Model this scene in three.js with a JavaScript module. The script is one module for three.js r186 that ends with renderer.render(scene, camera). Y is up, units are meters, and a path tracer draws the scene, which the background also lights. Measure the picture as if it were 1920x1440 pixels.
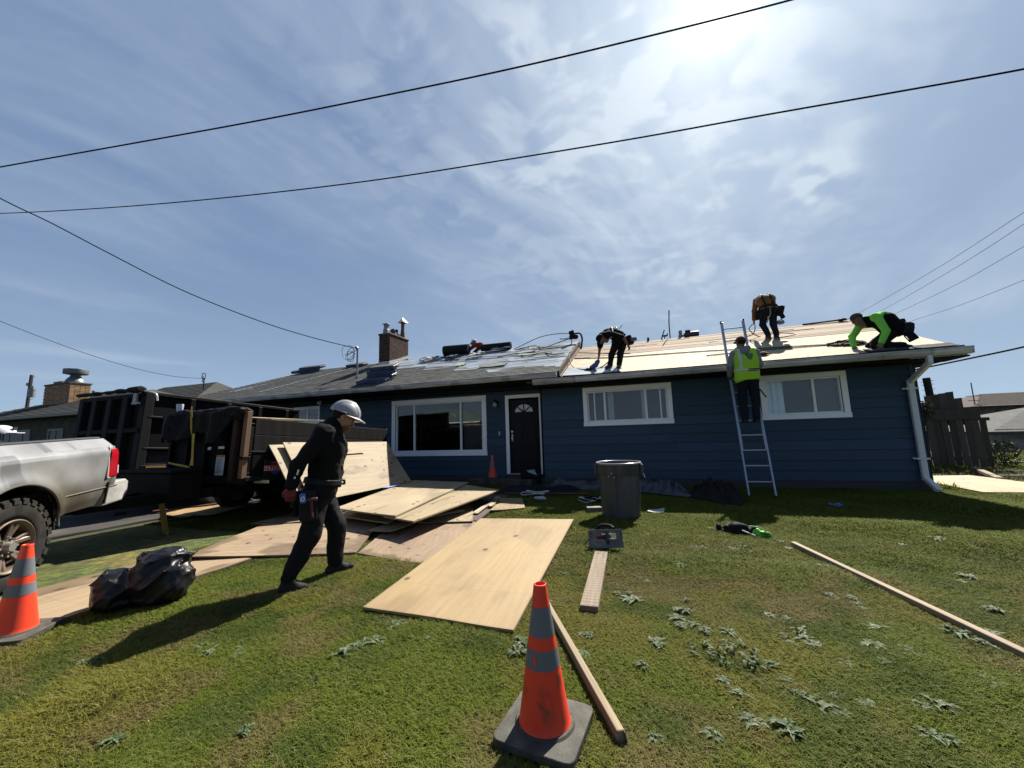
import * as THREE from 'three';
import { mergeGeometries } from 'three/addons/utils/BufferGeometryUtils.js';

// ------------------------------------------------------------------ camera, sky, sun, exposure
const scene = new THREE.Scene();
const camera = new THREE.PerspectiveCamera(89.84, 4 / 3, 0.05, 3000);
const D = Math.PI / 180;
camera.rotation.order = 'YXZ';
camera.position.set(0, 1.35, 0);
camera.rotation.set(7.3 * D, 19.5 * D, -1.75 * D);
scene.add(camera);
const EXPOSURE = 2.7;
const SUN = new THREE.Vector3(0.235, 1, -0.91).normalize();
const renderer = new THREE.WebGLRenderer({ antialias: true });
renderer.toneMapping = THREE.LinearToneMapping;
renderer.toneMappingExposure = EXPOSURE;
renderer.shadowMap.enabled = true;
renderer.shadowMap.type = THREE.PCFSoftShadowMap;
const sun = new THREE.DirectionalLight(new THREE.Color().setRGB(1, 0.94, 0.84), 5);
sun.position.copy(SUN).multiplyScalar(60).add(new THREE.Vector3(-3, 0, -7));
sun.target.position.set(-3, 0, -7);
sun.castShadow = true;
sun.shadow.mapSize.set(4096, 4096);
Object.assign(sun.shadow.camera, { left: -28, right: 28, top: 22, bottom: -22, near: 1, far: 140 });
sun.shadow.bias = -0.0004;
scene.add(sun, sun.target);

// ------------------------------------------------------------------ noise
function rng(seed) {
  let a = seed >>> 0;
  return () => { a = (a + 0x6D2B79F5) | 0; let t = Math.imul(a ^ (a >>> 15), 1 | a); t = (t + Math.imul(t ^ (t >>> 7), 61 | t)) ^ t; return ((t ^ (t >>> 14)) >>> 0) / 4294967296; };
}
const R0 = rng(77);
const rr = (a, b, r = R0) => a + (b - a) * r();
const clamp = (x, a = 0, b = 1) => Math.min(b, Math.max(a, x));
const mix = (a, b, t) => a + (b - a) * t;
const sstep = (a, b, x) => { const t = clamp((x - a) / (b - a)); return t * t * (3 - 2 * t); };
function hash(x, y, z = 0) { let h = Math.imul(x, 374761393) ^ Math.imul(y, 668265263) ^ Math.imul(z, 2147483647 - 1640531527); h = Math.imul(h ^ (h >>> 13), 1274126177); h ^= h >>> 16; return (h >>> 0) / 4294967296; }
function vn2(x, y, s = 0, px = 0, py = 0) {
  const xi = Math.floor(x), yi = Math.floor(y), fx = x - xi, fy = y - yi;
  const u = fx * fx * (3 - 2 * fx), v = fy * fy * (3 - 2 * fy);
  const w = (k, p) => (p ? ((k % p) + p) % p : k);
  const a = hash(w(xi, px), w(yi, py), s), b = hash(w(xi + 1, px), w(yi, py), s), c = hash(w(xi, px), w(yi + 1, py), s), d = hash(w(xi + 1, px), w(yi + 1, py), s);
  return mix(mix(a, b, u), mix(c, d, u), v);
}
function fbm2(x, y, oct = 4, s = 0, px = 0, py = 0) { let v = 0, a = 0.5, n = 0; for (let i = 0; i < oct; i++) { v += a * vn2(x, y, s + i * 17, px, py); n += a; a *= 0.5; x *= 2; y *= 2; px *= 2; py *= 2; } return v / n; }
function vn3(x, y, z, s = 0) {
  const xi = Math.floor(x), yi = Math.floor(y), zi = Math.floor(z), fx = x - xi, fy = y - yi, fz = z - zi;
  const u = fx * fx * (3 - 2 * fx), v = fy * fy * (3 - 2 * fy), w = fz * fz * (3 - 2 * fz);
  const h = (i, j, k) => hash(xi + i, yi + j + s * 131, zi + k);
  return mix(mix(mix(h(0, 0, 0), h(1, 0, 0), u), mix(h(0, 1, 0), h(1, 1, 0), u), v), mix(mix(h(0, 0, 1), h(1, 0, 1), u), mix(h(0, 1, 1), h(1, 1, 1), u), v), w);
}

// ------------------------------------------------------------------ sky: thin high cloud over blue, bright round the sun
{
  const W = 2048, H = 1024, data = new Float32Array(W * H * 4);
  const puff = (d, c, r) => { const q = Math.acos(clamp(d[0] * c[0] + d[1] * c[1] + d[2] * c[2], -1, 1)); return Math.exp(-(q * q) / (r * r)); };
  for (let j = 0; j < H; j++) {
    const el = ((j + 0.5) / H - 0.5) * Math.PI, y = Math.sin(el), ce = Math.cos(el);
    for (let i = 0; i < W; i++) {
      const az = ((i + 0.5) / W - 0.5) * 2 * Math.PI, x = ce * Math.cos(az), z = ce * Math.sin(az), o = (j * W + i) * 4;
      const yy = Math.max(y, 0.0), cs = clamp(x * SUN.x + y * SUN.y + z * SUN.z, -1, 1), ang = Math.acos(cs);
      // clear air
      const hz = Math.exp(-yy * 3.2), near = Math.exp(-ang / 0.36);
      let r = 0.066 + 0.36 * hz + 0.54 * near, g = 0.142 + 0.43 * hz + 0.60 * near, b = 0.345 + 0.39 * hz + 0.56 * near;
      // aureole
      const au = 0.34 * Math.exp(-ang / 0.19) + 0.9 * Math.exp(-ang * ang / (0.05 * 0.05));
      // thin cloud laid out on a high plane
      if (y > -0.02) {
        const k = 1 / (yy + 0.1), px = x * k, pz = z * k;
        const wx = px + 0.42 * (fbm2(px * 0.9 + 3, pz * 0.9 + 8, 3, 5) - 0.5), wz = pz + 0.42 * (fbm2(px * 0.9 + 31, pz * 0.9 + 2, 3, 6) - 0.5);
        const a1 = wz * 0.96 - wx * 0.28, a2 = wx * 0.96 + wz * 0.28;
        const veil = fbm2(a1 * 0.7 + 10, a2 * 1.3 + 4, 5, 11);
        const streak = fbm2(a1 * 0.9 + 2, a2 * 4.2 + 9, 5, 23);
        const fib = fbm2(a1 * 2.2 + 2, a2 * 15 + 9, 4, 29);
        let c = 0.46 * sstep(0.34, 0.78, veil) * (0.12 + 1.1 * sstep(0.36, 0.74, streak)) * (0.45 + 1.0 * fib);
        const qx = px + 0.25 * (fbm2(px * 3, pz * 3, 3, 71) - 0.5), qz = pz + 0.25 * (fbm2(px * 3 + 9, pz * 3, 3, 73) - 0.5);
        const rip = fbm2(qx * 8.5 - qz * 2.4, qz * 12 + qx * 4, 5, 41), ripa = Math.exp(-Math.pow((px - 0.02 + 0.12 * (pz + 1.5)) / 0.62, 2)) * sstep(-0.35, -0.8, pz) * sstep(-3.6, -2.0, pz);
        const wisp = fbm2(a1 * 4 + 3 * rip, a2 * 11 + 3 * rip, 5, 83); c += 0.40 * sstep(0.36, 0.72, wisp) * (0.25 + 0.9 * ripa) * sstep(0.3, 0.6, veil); c += 0.66 * sstep(0.40, 0.72, rip) * ripa * (0.45 + 0.8 * sstep(0.36, 0.6, fbm2(px * 2 + 4, pz * 2 + 1, 3, 47)));
        c += (0.26 * sstep(0.36, 0.76, streak) + 0.30 * sstep(0.35, 0.75, fib)) * ripa + 0.10 * ripa;
        c *= 0.26 + 1.02 * Math.exp(-ang * 1.15) + 0.25 * hz;
        const dd = [x, y, z], pn = fbm2(px * 9, pz * 9, 4, 61);
        c += 1.3 * puff(dd, [0.333, 0.459, -0.824], 0.040) * sstep(0.33, 0.6, pn) + 0.6 * puff(dd, [0.368, 0.512, -0.776], 0.034) * sstep(0.4, 0.65, pn) + 0.35 * puff(dd, [0.36, 0.33, -0.87], 0.075) * sstep(0.35, 0.7, pn) + 0.25 * puff(dd, [0.3, 0.40, -0.866], 0.09) * sstep(0.4, 0.7, pn);
        c = clamp(c * sstep(-0.02, 0.06, y));
        const cr = 0.43 + 0.14 * hz + 0.45 * near, cg = 0.53 + 0.14 * hz + 0.44 * near, cb = 0.67 + 0.12 * hz + 0.36 * near, t = c * 0.85;
        r = mix(r, cr, t); g = mix(g, cg, t); b = mix(b, cb, t);
      }
      r += au; g += au * 0.99; b += au * 0.95;
      data[o] = r / EXPOSURE; data[o + 1] = g / EXPOSURE; data[o + 2] = b / EXPOSURE; data[o + 3] = 1;
    }
  }
  const sky = new THREE.DataTexture(data, W, H, THREE.RGBAFormat, THREE.FloatType);
  sky.mapping = THREE.EquirectangularReflectionMapping;
  sky.magFilter = sky.minFilter = THREE.LinearFilter;
  sky.wrapS = THREE.RepeatWrapping;
  sky.needsUpdate = true;
  scene.background = sky; scene.environment = sky;
}

// ------------------------------------------------------------------ materials and textures
const LIN = (r, g, b) => new THREE.Color().setRGB(r, g, b);
function mat(rgb, rough = 0.8, o = {}) { const m = Math.max(...rgb), spec = o.metalness ? 1 : m < 0.03 ? 0.12 : m < 0.07 ? 0.3 : m < 0.15 ? 0.55 : 0.9; return new THREE.MeshPhysicalMaterial({ color: LIN(...rgb), roughness: rough, side: THREE.DoubleSide, specularIntensity: spec, ...o }); }
function pmat(rgb, rough = 0.5, o = {}) { return new THREE.MeshPhysicalMaterial({ color: LIN(...rgb), roughness: rough, side: THREE.DoubleSide, ...o }); }
function tex(w, h, fn, color = true) { // fn(u, v) gives [r, g, b] 0..1 (as displayed for colour maps) or a grey
  const d = new Uint8Array(w * h * 4);
  for (let j = 0; j < h; j++) for (let i = 0; i < w; i++) { const c = fn((i + 0.5) / w, (j + 0.5) / h), o = (j * w + i) * 4; for (let k = 0; k < 3; k++) d[o + k] = 255 * clamp(c.length ? c[k] : c); d[o + 3] = 255; }
  const t = new THREE.DataTexture(d, w, h, THREE.RGBAFormat);
  t.magFilter = THREE.LinearFilter; t.minFilter = THREE.LinearMipmapLinearFilter; t.generateMipmaps = true;
  t.wrapS = t.wrapT = THREE.RepeatWrapping; if (color) t.colorSpace = THREE.SRGBColorSpace; t.needsUpdate = true; return t;
}
// plywood face veneer: u across the sheet (1.22 m), v along the grain (2.44 m); near-white so that the colour tints it
function plyTex(seed, knots, wear, soft = 1) {
  const r = rng(seed), K = []; for (let i = 0; i < knots; i++) K.push([r(), r(), 0.010 + 0.016 * r(), 0.6 + 0.4 * r()]);
  return tex(512, 1024, (u, v) => {
    let w = u * 9 + 2.2 * fbm2(u * 2, v * 2, 3, seed, 2, 2) ;
    for (const k of K) { const dx = u - k[0], dy = (v - k[1]) * 0.7, q = dx * dx + dy * dy; w += 0.5 * Math.exp(-q / (k[2] * k[2] * 14)) * Math.sign(dx); }
    const ring = 0.5 + 0.5 * Math.sin(w * 6.283 * 1.6), fine = fbm2(u * 90, v * 5, 3, seed + 3, 90, 5), blot = fbm2(u * 3, v * 3, 4, seed + 9, 3, 3);
    let t = 0.90 + 0.05 * soft * (ring - 0.5) + 0.12 * soft * (fine - 0.5) + 0.17 * (blot - 0.5); if (Math.min(u, 1 - u) < 0.012 || Math.min(v, 1 - v) < 0.006) t *= 0.93; for (const gl of [0.17, 0.83, 0.5]) { if (Math.abs(v - gl - 0.004 * Math.sin(u * 9)) < 0.0016) t *= 0.93; if (soft < 1 && Math.abs(u - gl + 0.003 * Math.sin(v * 9)) < 0.0022) t *= 0.95; }
    let c = [t, t * (0.985 + 0.03 * (blot - 0.5)), t * (0.96 + 0.05 * (ring - 0.5))];
    const gr = fbm2(u * 5, v * 4, 5, seed + 30, 5, 4), st = sstep(0.56, 0.75, gr) * wear;
    c = [c[0] * (1 - 0.28 * st), c[1] * (1 - 0.31 * st), c[2] * (1 - 0.34 * st)];
    if (vn2(u * 150, v * 12, seed + 4, 150, 12) > 0.93) { c = c.map((x) => x * (1 - 0.13 * (0.4 + wear))); }
    for (const k of K) { const dx = (u - k[0]) / k[2], dy = (v - k[1]) * 1.5 / k[2], q = Math.sqrt(dx * dx + dy * dy); if (q < 1.6) { const m = (1 - sstep(0.55, 1.0, q)) * k[3], h = (1 - sstep(1.0, 1.6, q)) * 0.25; c = [c[0] * (1 - 0.5 * m - h * 0.4), c[1] * (1 - 0.62 * m - h * 0.5), c[2] * (1 - 0.7 * m - h * 0.55)]; } }
    return c;
  });
}
const T = {};
T.plyA = plyTex(5, 9, 0.45); T.plyB = plyTex(21, 16, 1.0); T.plyC = plyTex(40, 22, 0.7); T.plyD = plyTex(61, 3, 0.30, 0.45);
T.grain = tex(256, 512, (u, v) => { const f = fbm2(u * 24, v * 3, 4, 3, 24, 3), r = 0.5 + 0.5 * Math.sin((u * 6 + 1.6 * fbm2(u * 2, v * 2, 3, 8, 2, 2)) * 6.283); const t = 0.78 + 0.24 * (f - 0.5) + 0.10 * (r - 0.5); return [t * 1.02, t, t * 0.96]; });
T.saw = tex(256, 512, (u, v) => { const b = 0.5 + 0.5 * Math.sin(6.283 * (v * 26 + 0.35 * fbm2(u * 2, v * 8, 3, 6, 2, 8))); const f = fbm2(u * 20, v * 6, 3, 14, 20, 6), t = 0.80 + 0.15 * (b - 0.5) + 0.22 * (f - 0.5); return [t, t * 0.99, t * 0.97]; });
T.osb = tex(512, 512, (() => { const r = rng(9), g = new Float32Array(512 * 512).fill(0.75); for (let n = 0; n < 2600; n++) { const x = r() * 512, y = r() * 512, a = r() * 3.14, L = 14 + 22 * r(), wd = 4 + 5 * r(), s = 0.6 + 0.38 * r(); for (let p = -L; p < L; p += 0.8) for (let q = -wd; q < wd; q += 0.8) { const X = (Math.round(x + p * Math.cos(a) - q * Math.sin(a)) + 512) & 511, Y = (Math.round(y + p * Math.sin(a) + q * Math.cos(a)) + 512) & 511; g[Y * 512 + X] = s; } } return (u, v) => { const t = g[Math.floor(v * 512) * 512 + Math.floor(u * 512)]; return [t, t * 0.97, t * 0.9]; }; })());
T.gran = tex(256, 256, (u, v) => { const t = 0.68 + 0.5 * (hash(Math.floor(u * 256), Math.floor(v * 256), 3) - 0.5) + 0.25 * (fbm2(u * 8, v * 8, 3, 4, 8, 8) - 0.5); return [t, t, t]; });
T.conc = tex(512, 512, (u, v) => { const t = 0.72 + 0.5 * (fbm2(u * 6, v * 6, 6, 70, 6, 6) - 0.5) + 0.12 * (hash(Math.floor(u * 512), Math.floor(v * 512), 8) - 0.5); return [t, t * 0.985, t * 0.95]; });
T.grime = tex(512, 512, (u, v) => { const t = 0.80 + 0.5 * (fbm2(u * 5, v * 5, 6, 90, 5, 5) - 0.5), s = sstep(0.6, 0.8, fbm2(u * 18, v * 2, 4, 95, 18, 2)); const q = t * (1 - 0.22 * s); return [q, q, q]; });
T.bumpFine = tex(256, 256, (u, v) => fbm2(u * 32, v * 32, 4, 33, 32, 32), false);
T.lawn = tex(1024, 1024, (u, v) => {
  const a = fbm2(u * 5, v * 5, 5, 101, 5, 5), b = fbm2(u * 40, v * 40, 4, 111, 40, 40), f = fbm2(u * 170, v * 170, 2, 121, 170, 170);
  const dry = sstep(0.48, 0.70, a), br = sstep(0.62, 0.8, fbm2(u * 9 + 2, v * 9, 4, 131, 9, 9)), k = 0.45 + 0.75 * b * (0.5 + f);
  return [mix(mix(0.34, 0.46, dry), 0.36, br) * k, mix(mix(0.40, 0.44, dry), 0.30, br) * k, mix(mix(0.13, 0.20, dry), 0.17, br) * k];
});
const clone = (t, rx, ry) => { const c = t.clone(); c.repeat.set(rx, ry); c.needsUpdate = true; return c; };

// ------------------------------------------------------------------ object helpers
const names = new Map();
function numbered(n) { const k = names.get(n) ?? 0; names.set(n, k + 1); return k ? `${n}_${String(k).padStart(3, '0')}` : n; }
const V = (x, y, z) => new THREE.Vector3(x, y, z);
function strip(g) { let q = g.index ? g.toNonIndexed() : g.clone(); if (!q.attributes.normal) q.computeVertexNormals(); if (!q.attributes.uv) boxUV(q); for (const k of Object.keys(q.attributes)) if (!['position', 'normal', 'uv'].includes(k) && !(k === 'color')) q.deleteAttribute(k); q.morphAttributes = {}; return q; }
function join(gs) {
  gs = (Array.isArray(gs) ? gs.flat(Infinity) : [gs]).filter(Boolean);
  if (gs.length === 1) return gs[0];
  gs = gs.map(strip); const anyC = gs.some((g) => g.attributes.color);
  if (anyC) for (const g of gs) if (!g.attributes.color) g.setAttribute('color', new THREE.BufferAttribute(new Float32Array(g.attributes.position.count * 3).fill(1), 3));
  return mergeGeometries(gs);
}
function shadow(m) { m.castShadow = m.receiveShadow = true; return m; }
function part(name, gs, m, parent, label) { const o = shadow(new THREE.Mesh(join(gs), m)); o.name = name; parent.add(o); if (label) o.userData.label = label; return o; }
function thing(name, label, category, pos = [0, 0, 0], turn = 0, group) { const o = new THREE.Group(); o.name = numbered(name); o.position.set(...pos); o.rotation.y = turn; scene.add(o); o.userData = { label, category }; if (group) o.userData.group = group; return o; }
function solo(name, gs, m, label, category, group, kind) { const o = shadow(new THREE.Mesh(join(gs), m)); o.name = numbered(name); scene.add(o); o.userData = { label }; if (category) o.userData.category = category; if (group) o.userData.group = group; if (kind) o.userData.kind = kind; return o; }
function struct(name, gs, m, label) { const o = shadow(new THREE.Mesh(join(gs), m)); o.name = name; scene.add(o); o.userData = { kind: 'structure', label }; return o; }
function boxUV(g, s = 1) {
  if (!g.attributes.normal) g.computeVertexNormals();
  const p = g.attributes.position, n = g.attributes.normal, uv = new Float32Array(p.count * 2);
  for (let i = 0; i < p.count; i++) { const a = Math.abs(n.getX(i)), b = Math.abs(n.getY(i)), c = Math.abs(n.getZ(i)); let u, v; if (b >= a && b >= c) { u = p.getX(i); v = p.getZ(i); } else if (a >= c) { u = p.getZ(i); v = p.getY(i); } else { u = p.getX(i); v = p.getY(i); } uv[i * 2] = u * s; uv[i * 2 + 1] = v * s; }
  g.setAttribute('uv', new THREE.BufferAttribute(uv, 2)); return g;
}
function soup(tris) { const g = new THREE.BufferGeometry(); g.setAttribute('position', new THREE.BufferAttribute(new Float32Array(tris.flat(2)), 3)); g.computeVertexNormals(); return boxUV(g); }
// chamfered box, 44 triangles
function cb(w, h, d, x = 0, y = 0, z = 0, c = 0.004) {
  c = Math.min(c, w * 0.45, h * 0.45, d * 0.45); const H = [w / 2, h / 2, d / 2], polys = [];
  const P = (sx, sy, sz, ax) => [sx * (H[0] - (ax === 0 ? 0 : c)), sy * (H[1] - (ax === 1 ? 0 : c)), sz * (H[2] - (ax === 2 ? 0 : c))];
  for (let ax = 0; ax < 3; ax++) for (const s of [-1, 1]) { const f = (a, b) => { const q = [0, 0, 0]; q[ax] = s; q[(ax + 1) % 3] = a; q[(ax + 2) % 3] = b; return P(...q, ax); }; polys.push([f(-1, -1), f(1, -1), f(1, 1), f(-1, 1)]); }
  for (let ax = 0; ax < 3; ax++) for (const s of [-1, 1]) for (const t of [-1, 1]) { const f = (e, k) => { const q = [0, 0, 0]; q[ax] = e; q[(ax + 1) % 3] = s; q[(ax + 2) % 3] = t; return P(...q, k); }; polys.push([f(-1, (ax + 1) % 3), f(1, (ax + 1) % 3), f(1, (ax + 2) % 3), f(-1, (ax + 2) % 3)]); }
  for (const a of [-1, 1]) for (const b of [-1, 1]) for (const e of [-1, 1]) polys.push([P(a, b, e, 0), P(a, b, e, 1), P(a, b, e, 2)]);
  const T3 = [];
  for (let q of polys) {
    const [A, B, C] = q, u = B.map((v, i) => v - A[i]), v = C.map((t, i) => t - A[i]), n = [u[1] * v[2] - u[2] * v[1], u[2] * v[0] - u[0] * v[2], u[0] * v[1] - u[1] * v[0]], m = q.reduce((s, p) => s.map((t, i) => t + p[i]), [0, 0, 0]);
    if (n[0] * m[0] + n[1] * m[1] + n[2] * m[2] < 0) q = q.slice().reverse();
    for (let i = 1; i < q.length - 1; i++) T3.push([q[0], q[i], q[i + 1]]);
  }
  return soup(T3).translate(x, y, z);
}
function xf(g, { p = [0, 0, 0], r = [0, 0, 0], s = [1, 1, 1] } = {}) { return g.applyMatrix4(new THREE.Matrix4().compose(V(...p), new THREE.Quaternion().setFromEuler(new THREE.Euler(...r, 'YXZ')), V(...s))); }
// a bar of section w x h from a to b (w lies across, h upward)
function beam(a, b, w, h, c = 0.003, up = [0, 1, 0]) {
  const A = V(...a), B = V(...b), L = A.distanceTo(B), z = B.clone().sub(A).normalize(); let x = V(...up).cross(z); if (x.lengthSq() < 1e-6) x = V(1, 0, 0); x.normalize(); const y = z.clone().cross(x);
  return cb(w, h, L, 0, 0, 0, c).applyMatrix4(new THREE.Matrix4().makeBasis(x, y, z).setPosition(A.add(B).multiplyScalar(0.5)));
}
function tube(pts, r, n = 40, rad = 6, closed = false) { return new THREE.TubeGeometry(new THREE.CatmullRomCurve3(pts.map((p) => V(...p)), closed, 'centripetal'), n, r, rad, closed); }
function cyl(r1, r2, h, seg = 16, x = 0, y = 0, z = 0, open = false) { return new THREE.CylinderGeometry(r1, r2, h, seg, 1, open).translate(x, y, z); }
function lathe(pts, seg = 32) { return new THREE.LatheGeometry(pts.map(([a, b]) => new THREE.Vector2(a, b)), seg); }
function extr(pts, depth, bevel = 0, holes = []) { const s = new THREE.Shape(pts.map(([a, b]) => new THREE.Vector2(a, b))); for (const h of holes) s.holes.push(new THREE.Path(h.map(([a, b]) => new THREE.Vector2(a, b)))); return new THREE.ExtrudeGeometry(s, { depth, bevelEnabled: bevel > 0, bevelSize: bevel, bevelThickness: bevel, bevelSegments: 2, curveSegments: 8 }); }
// a thin slab over four top corners (in order round), warped a little; uv 0..1 across (0-1) and along (0-3)
function slab(q, th, warp = 0.004, seed = 1, nu = 6, nv = 10, flip = false) {
  const P = q.map((p) => V(...p)), n = P[1].clone().sub(P[0]).cross(P[3].clone().sub(P[0])).normalize(); if (n.y < 0) n.negate();
  const at = (u, v) => { const a = P[0].clone().lerp(P[1], u), b = P[3].clone().lerp(P[2], u), p = a.lerp(b, v); p.addScaledVector(n, warp * ((vn2(u * 2.2 + seed, v * 2.7, seed) - 0.5) * 2 + 0.6 * (Math.pow(2 * u - 1, 2) + Math.pow(2 * v - 1, 2) - 0.7))); return p; };
  const pos = [], uv = [], quad = (a, b, c, d, ua, ub, uc, ud) => { for (const [p, t] of [[a, ua], [b, ub], [c, uc], [a, ua], [c, uc], [d, ud]]) { pos.push(p.x, p.y, p.z); uv.push(...(flip ? [t[1], t[0]] : t)); } };
  const low = (p) => p.clone().addScaledVector(n, -th);
  for (let i = 0; i < nu; i++) for (let j = 0; j < nv; j++) { const u0 = i / nu, u1 = (i + 1) / nu, v0 = j / nv, v1 = (j + 1) / nv, a = at(u0, v0), b = at(u1, v0), c = at(u1, v1), d = at(u0, v1); quad(a, b, c, d, [u0, v0], [u1, v0], [u1, v1], [u0, v1]); quad(low(d), low(c), low(b), low(a), [u0, v1], [u1, v1], [u1, v0], [u0, v0]); }
  const side = (f, m) => { for (let i = 0; i < m; i++) { const a = f(i / m), b = f((i + 1) / m); quad(low(a), low(b), b, a, [0.02, i / m], [0.02, (i + 1) / m], [0.03, (i + 1) / m], [0.03, i / m]); } };
  side((t) => at(t, 0), nu); side((t) => at(1, t), nv); side((t) => at(1 - t, 1), nu); side((t) => at(0, 1 - t), nv);
  const g = new THREE.BufferGeometry(); g.setAttribute('position', new THREE.BufferAttribute(new Float32Array(pos), 3)); g.setAttribute('uv', new THREE.BufferAttribute(new Float32Array(uv), 2)); g.computeVertexNormals(); return g;
}
function tint(g, fn) { const p = g.attributes.position, c = new Float32Array(p.count * 3); for (let i = 0; i < p.count; i++) { const q = fn(p.getX(i), p.getY(i), p.getZ(i)); c[i * 3] = q[0]; c[i * 3 + 1] = q[1]; c[i * 3 + 2] = q[2]; } g.setAttribute('color', new THREE.BufferAttribute(c, 3)); return g; }
// meshing of signed distance fields (surface nets)
function nets(lo, hi, cell, f) {
  const n = [0, 1, 2].map((k) => Math.ceil((hi[k] - lo[k]) / cell) + 2), [nx, ny, nz] = n, F = new Float32Array(nx * ny * nz), id = (i, j, k) => i + nx * (j + ny * k);
  for (let k = 0; k < nz; k++) for (let j = 0; j < ny; j++) for (let i = 0; i < nx; i++) F[id(i, j, k)] = f(lo[0] + i * cell, lo[1] + j * cell, lo[2] + k * cell);
  const vi = new Int32Array(nx * ny * nz).fill(-1), pos = [], idx = [];
  for (let k = 0; k < nz - 1; k++) for (let j = 0; j < ny - 1; j++) for (let i = 0; i < nx - 1; i++) {
    let s = 0; const c = []; for (let q = 0; q < 8; q++) { const v = F[id(i + (q & 1), j + ((q >> 1) & 1), k + (q >> 2))]; c.push(v); if (v < 0) s |= 1 << q; }
    if (s === 0 || s === 255) continue;
    let X = 0, Y = 0, Z = 0, m = 0;
    for (let a = 0; a < 8; a++) for (let ax = 0; ax < 3; ax++) { const b = a | (1 << ax); if (b === a || ((s >> a) & 1) === ((s >> b) & 1)) continue; const t = c[a] / (c[a] - c[b]); X += (a & 1) + (ax === 0 ? t : 0); Y += ((a >> 1) & 1) + (ax === 1 ? t : 0); Z += (a >> 2) + (ax === 2 ? t : 0); m++; }
    vi[id(i, j, k)] = pos.length / 3; pos.push(lo[0] + (i + X / m) * cell, lo[1] + (j + Y / m) * cell, lo[2] + (k + Z / m) * cell);
  }
  const st = [1, nx, nx * ny];
  for (let k = 1; k < nz - 1; k++) for (let j = 1; j < ny - 1; j++) for (let i = 1; i < nx - 1; i++) {
    const o = id(i, j, k), a = F[o] < 0;
    for (let ax = 0; ax < 3; ax++) { if (a === F[o + st[ax]] < 0) continue; const u = st[(ax + 1) % 3], v = st[(ax + 2) % 3], A = vi[o], B = vi[o - u], C = vi[o - u - v], E = vi[o - v]; if (A < 0 || B < 0 || C < 0 || E < 0) continue; if (a) idx.push(A, B, C, A, C, E); else idx.push(A, C, B, A, E, C); }
  }
  const g = new THREE.BufferGeometry(); g.setAttribute('position', new THREE.BufferAttribute(new Float32Array(pos), 3)); g.setIndex(idx); g.computeVertexNormals(); return boxUV(g);
}

// ------------------------------------------------------------------ ground
const dip = (x, z) => -2.1 * sstep(10, 20, x) * sstep(-15, -27, z);
const M = {
  navy: mat([0.026, 0.053, 0.084], 0.5, { specularIntensity: 0.45, bumpMap: clone(T.bumpFine, 1.2, 6), bumpScale: 0.0015 }),
  navyDark: mat([0.004, 0.005, 0.007], 0.7),
  soffit: mat([0.012, 0.012, 0.013], 0.8),
  white: mat([0.82, 0.82, 0.82], 0.45), vinyl: mat([0.8, 0.8, 0.81], 0.35),
  gutter: mat([0.66, 0.65, 0.63], 0.4, { map: clone(T.grime, 0.3, 2) }),
  spout: mat([0.52, 0.53, 0.54], 0.4),
  shingle: mat([0.125, 0.133, 0.133], 0.95, { map: clone(T.gran, 2.5, 2.5), vertexColors: true }),
  deck: mat([0.112, 0.077, 0.049], 0.9, { map: clone(T.grain, 1, 1) }),
  wrap: mat([0.38, 0.43, 0.49], 0.38, { map: clone(T.grime, 0.25, 1.5) }),
  rakeWood: mat([0.06375, 0.04125, 0.0285], 0.9, { map: clone(T.grain, 5, 0.7) }),
  black: mat([0.012, 0.012, 0.013], 0.6), blackGloss: mat([0.01, 0.01, 0.011], 0.25), rubber: mat([0.022, 0.022, 0.023], 0.85, { bumpMap: clone(T.bumpFine, 4, 4), bumpScale: 0.001 }),
  steel: mat([0.45, 0.46, 0.48], 0.4, { metalness: 0.85 }), galv: mat([0.336, 0.344, 0.352], 0.5, { metalness: 0.6, map: clone(T.grime, 2, 2) }),
  conc: mat([0.1716, 0.1683, 0.1617], 0.95, { map: clone(T.conc, 0.5, 0.5), bumpMap: clone(T.bumpFine, 2, 2), bumpScale: 0.003 }),
  glass: pmat([1, 1, 1], 0.0, { transmission: 1, thickness: 0, ior: 1.5 }),
  curtain: mat([0.30, 0.35, 0.37], 0.9), blind: mat([0.03, 0.03, 0.03], 0.9), room: mat([0.018, 0.017, 0.016], 0.95),
};
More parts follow.
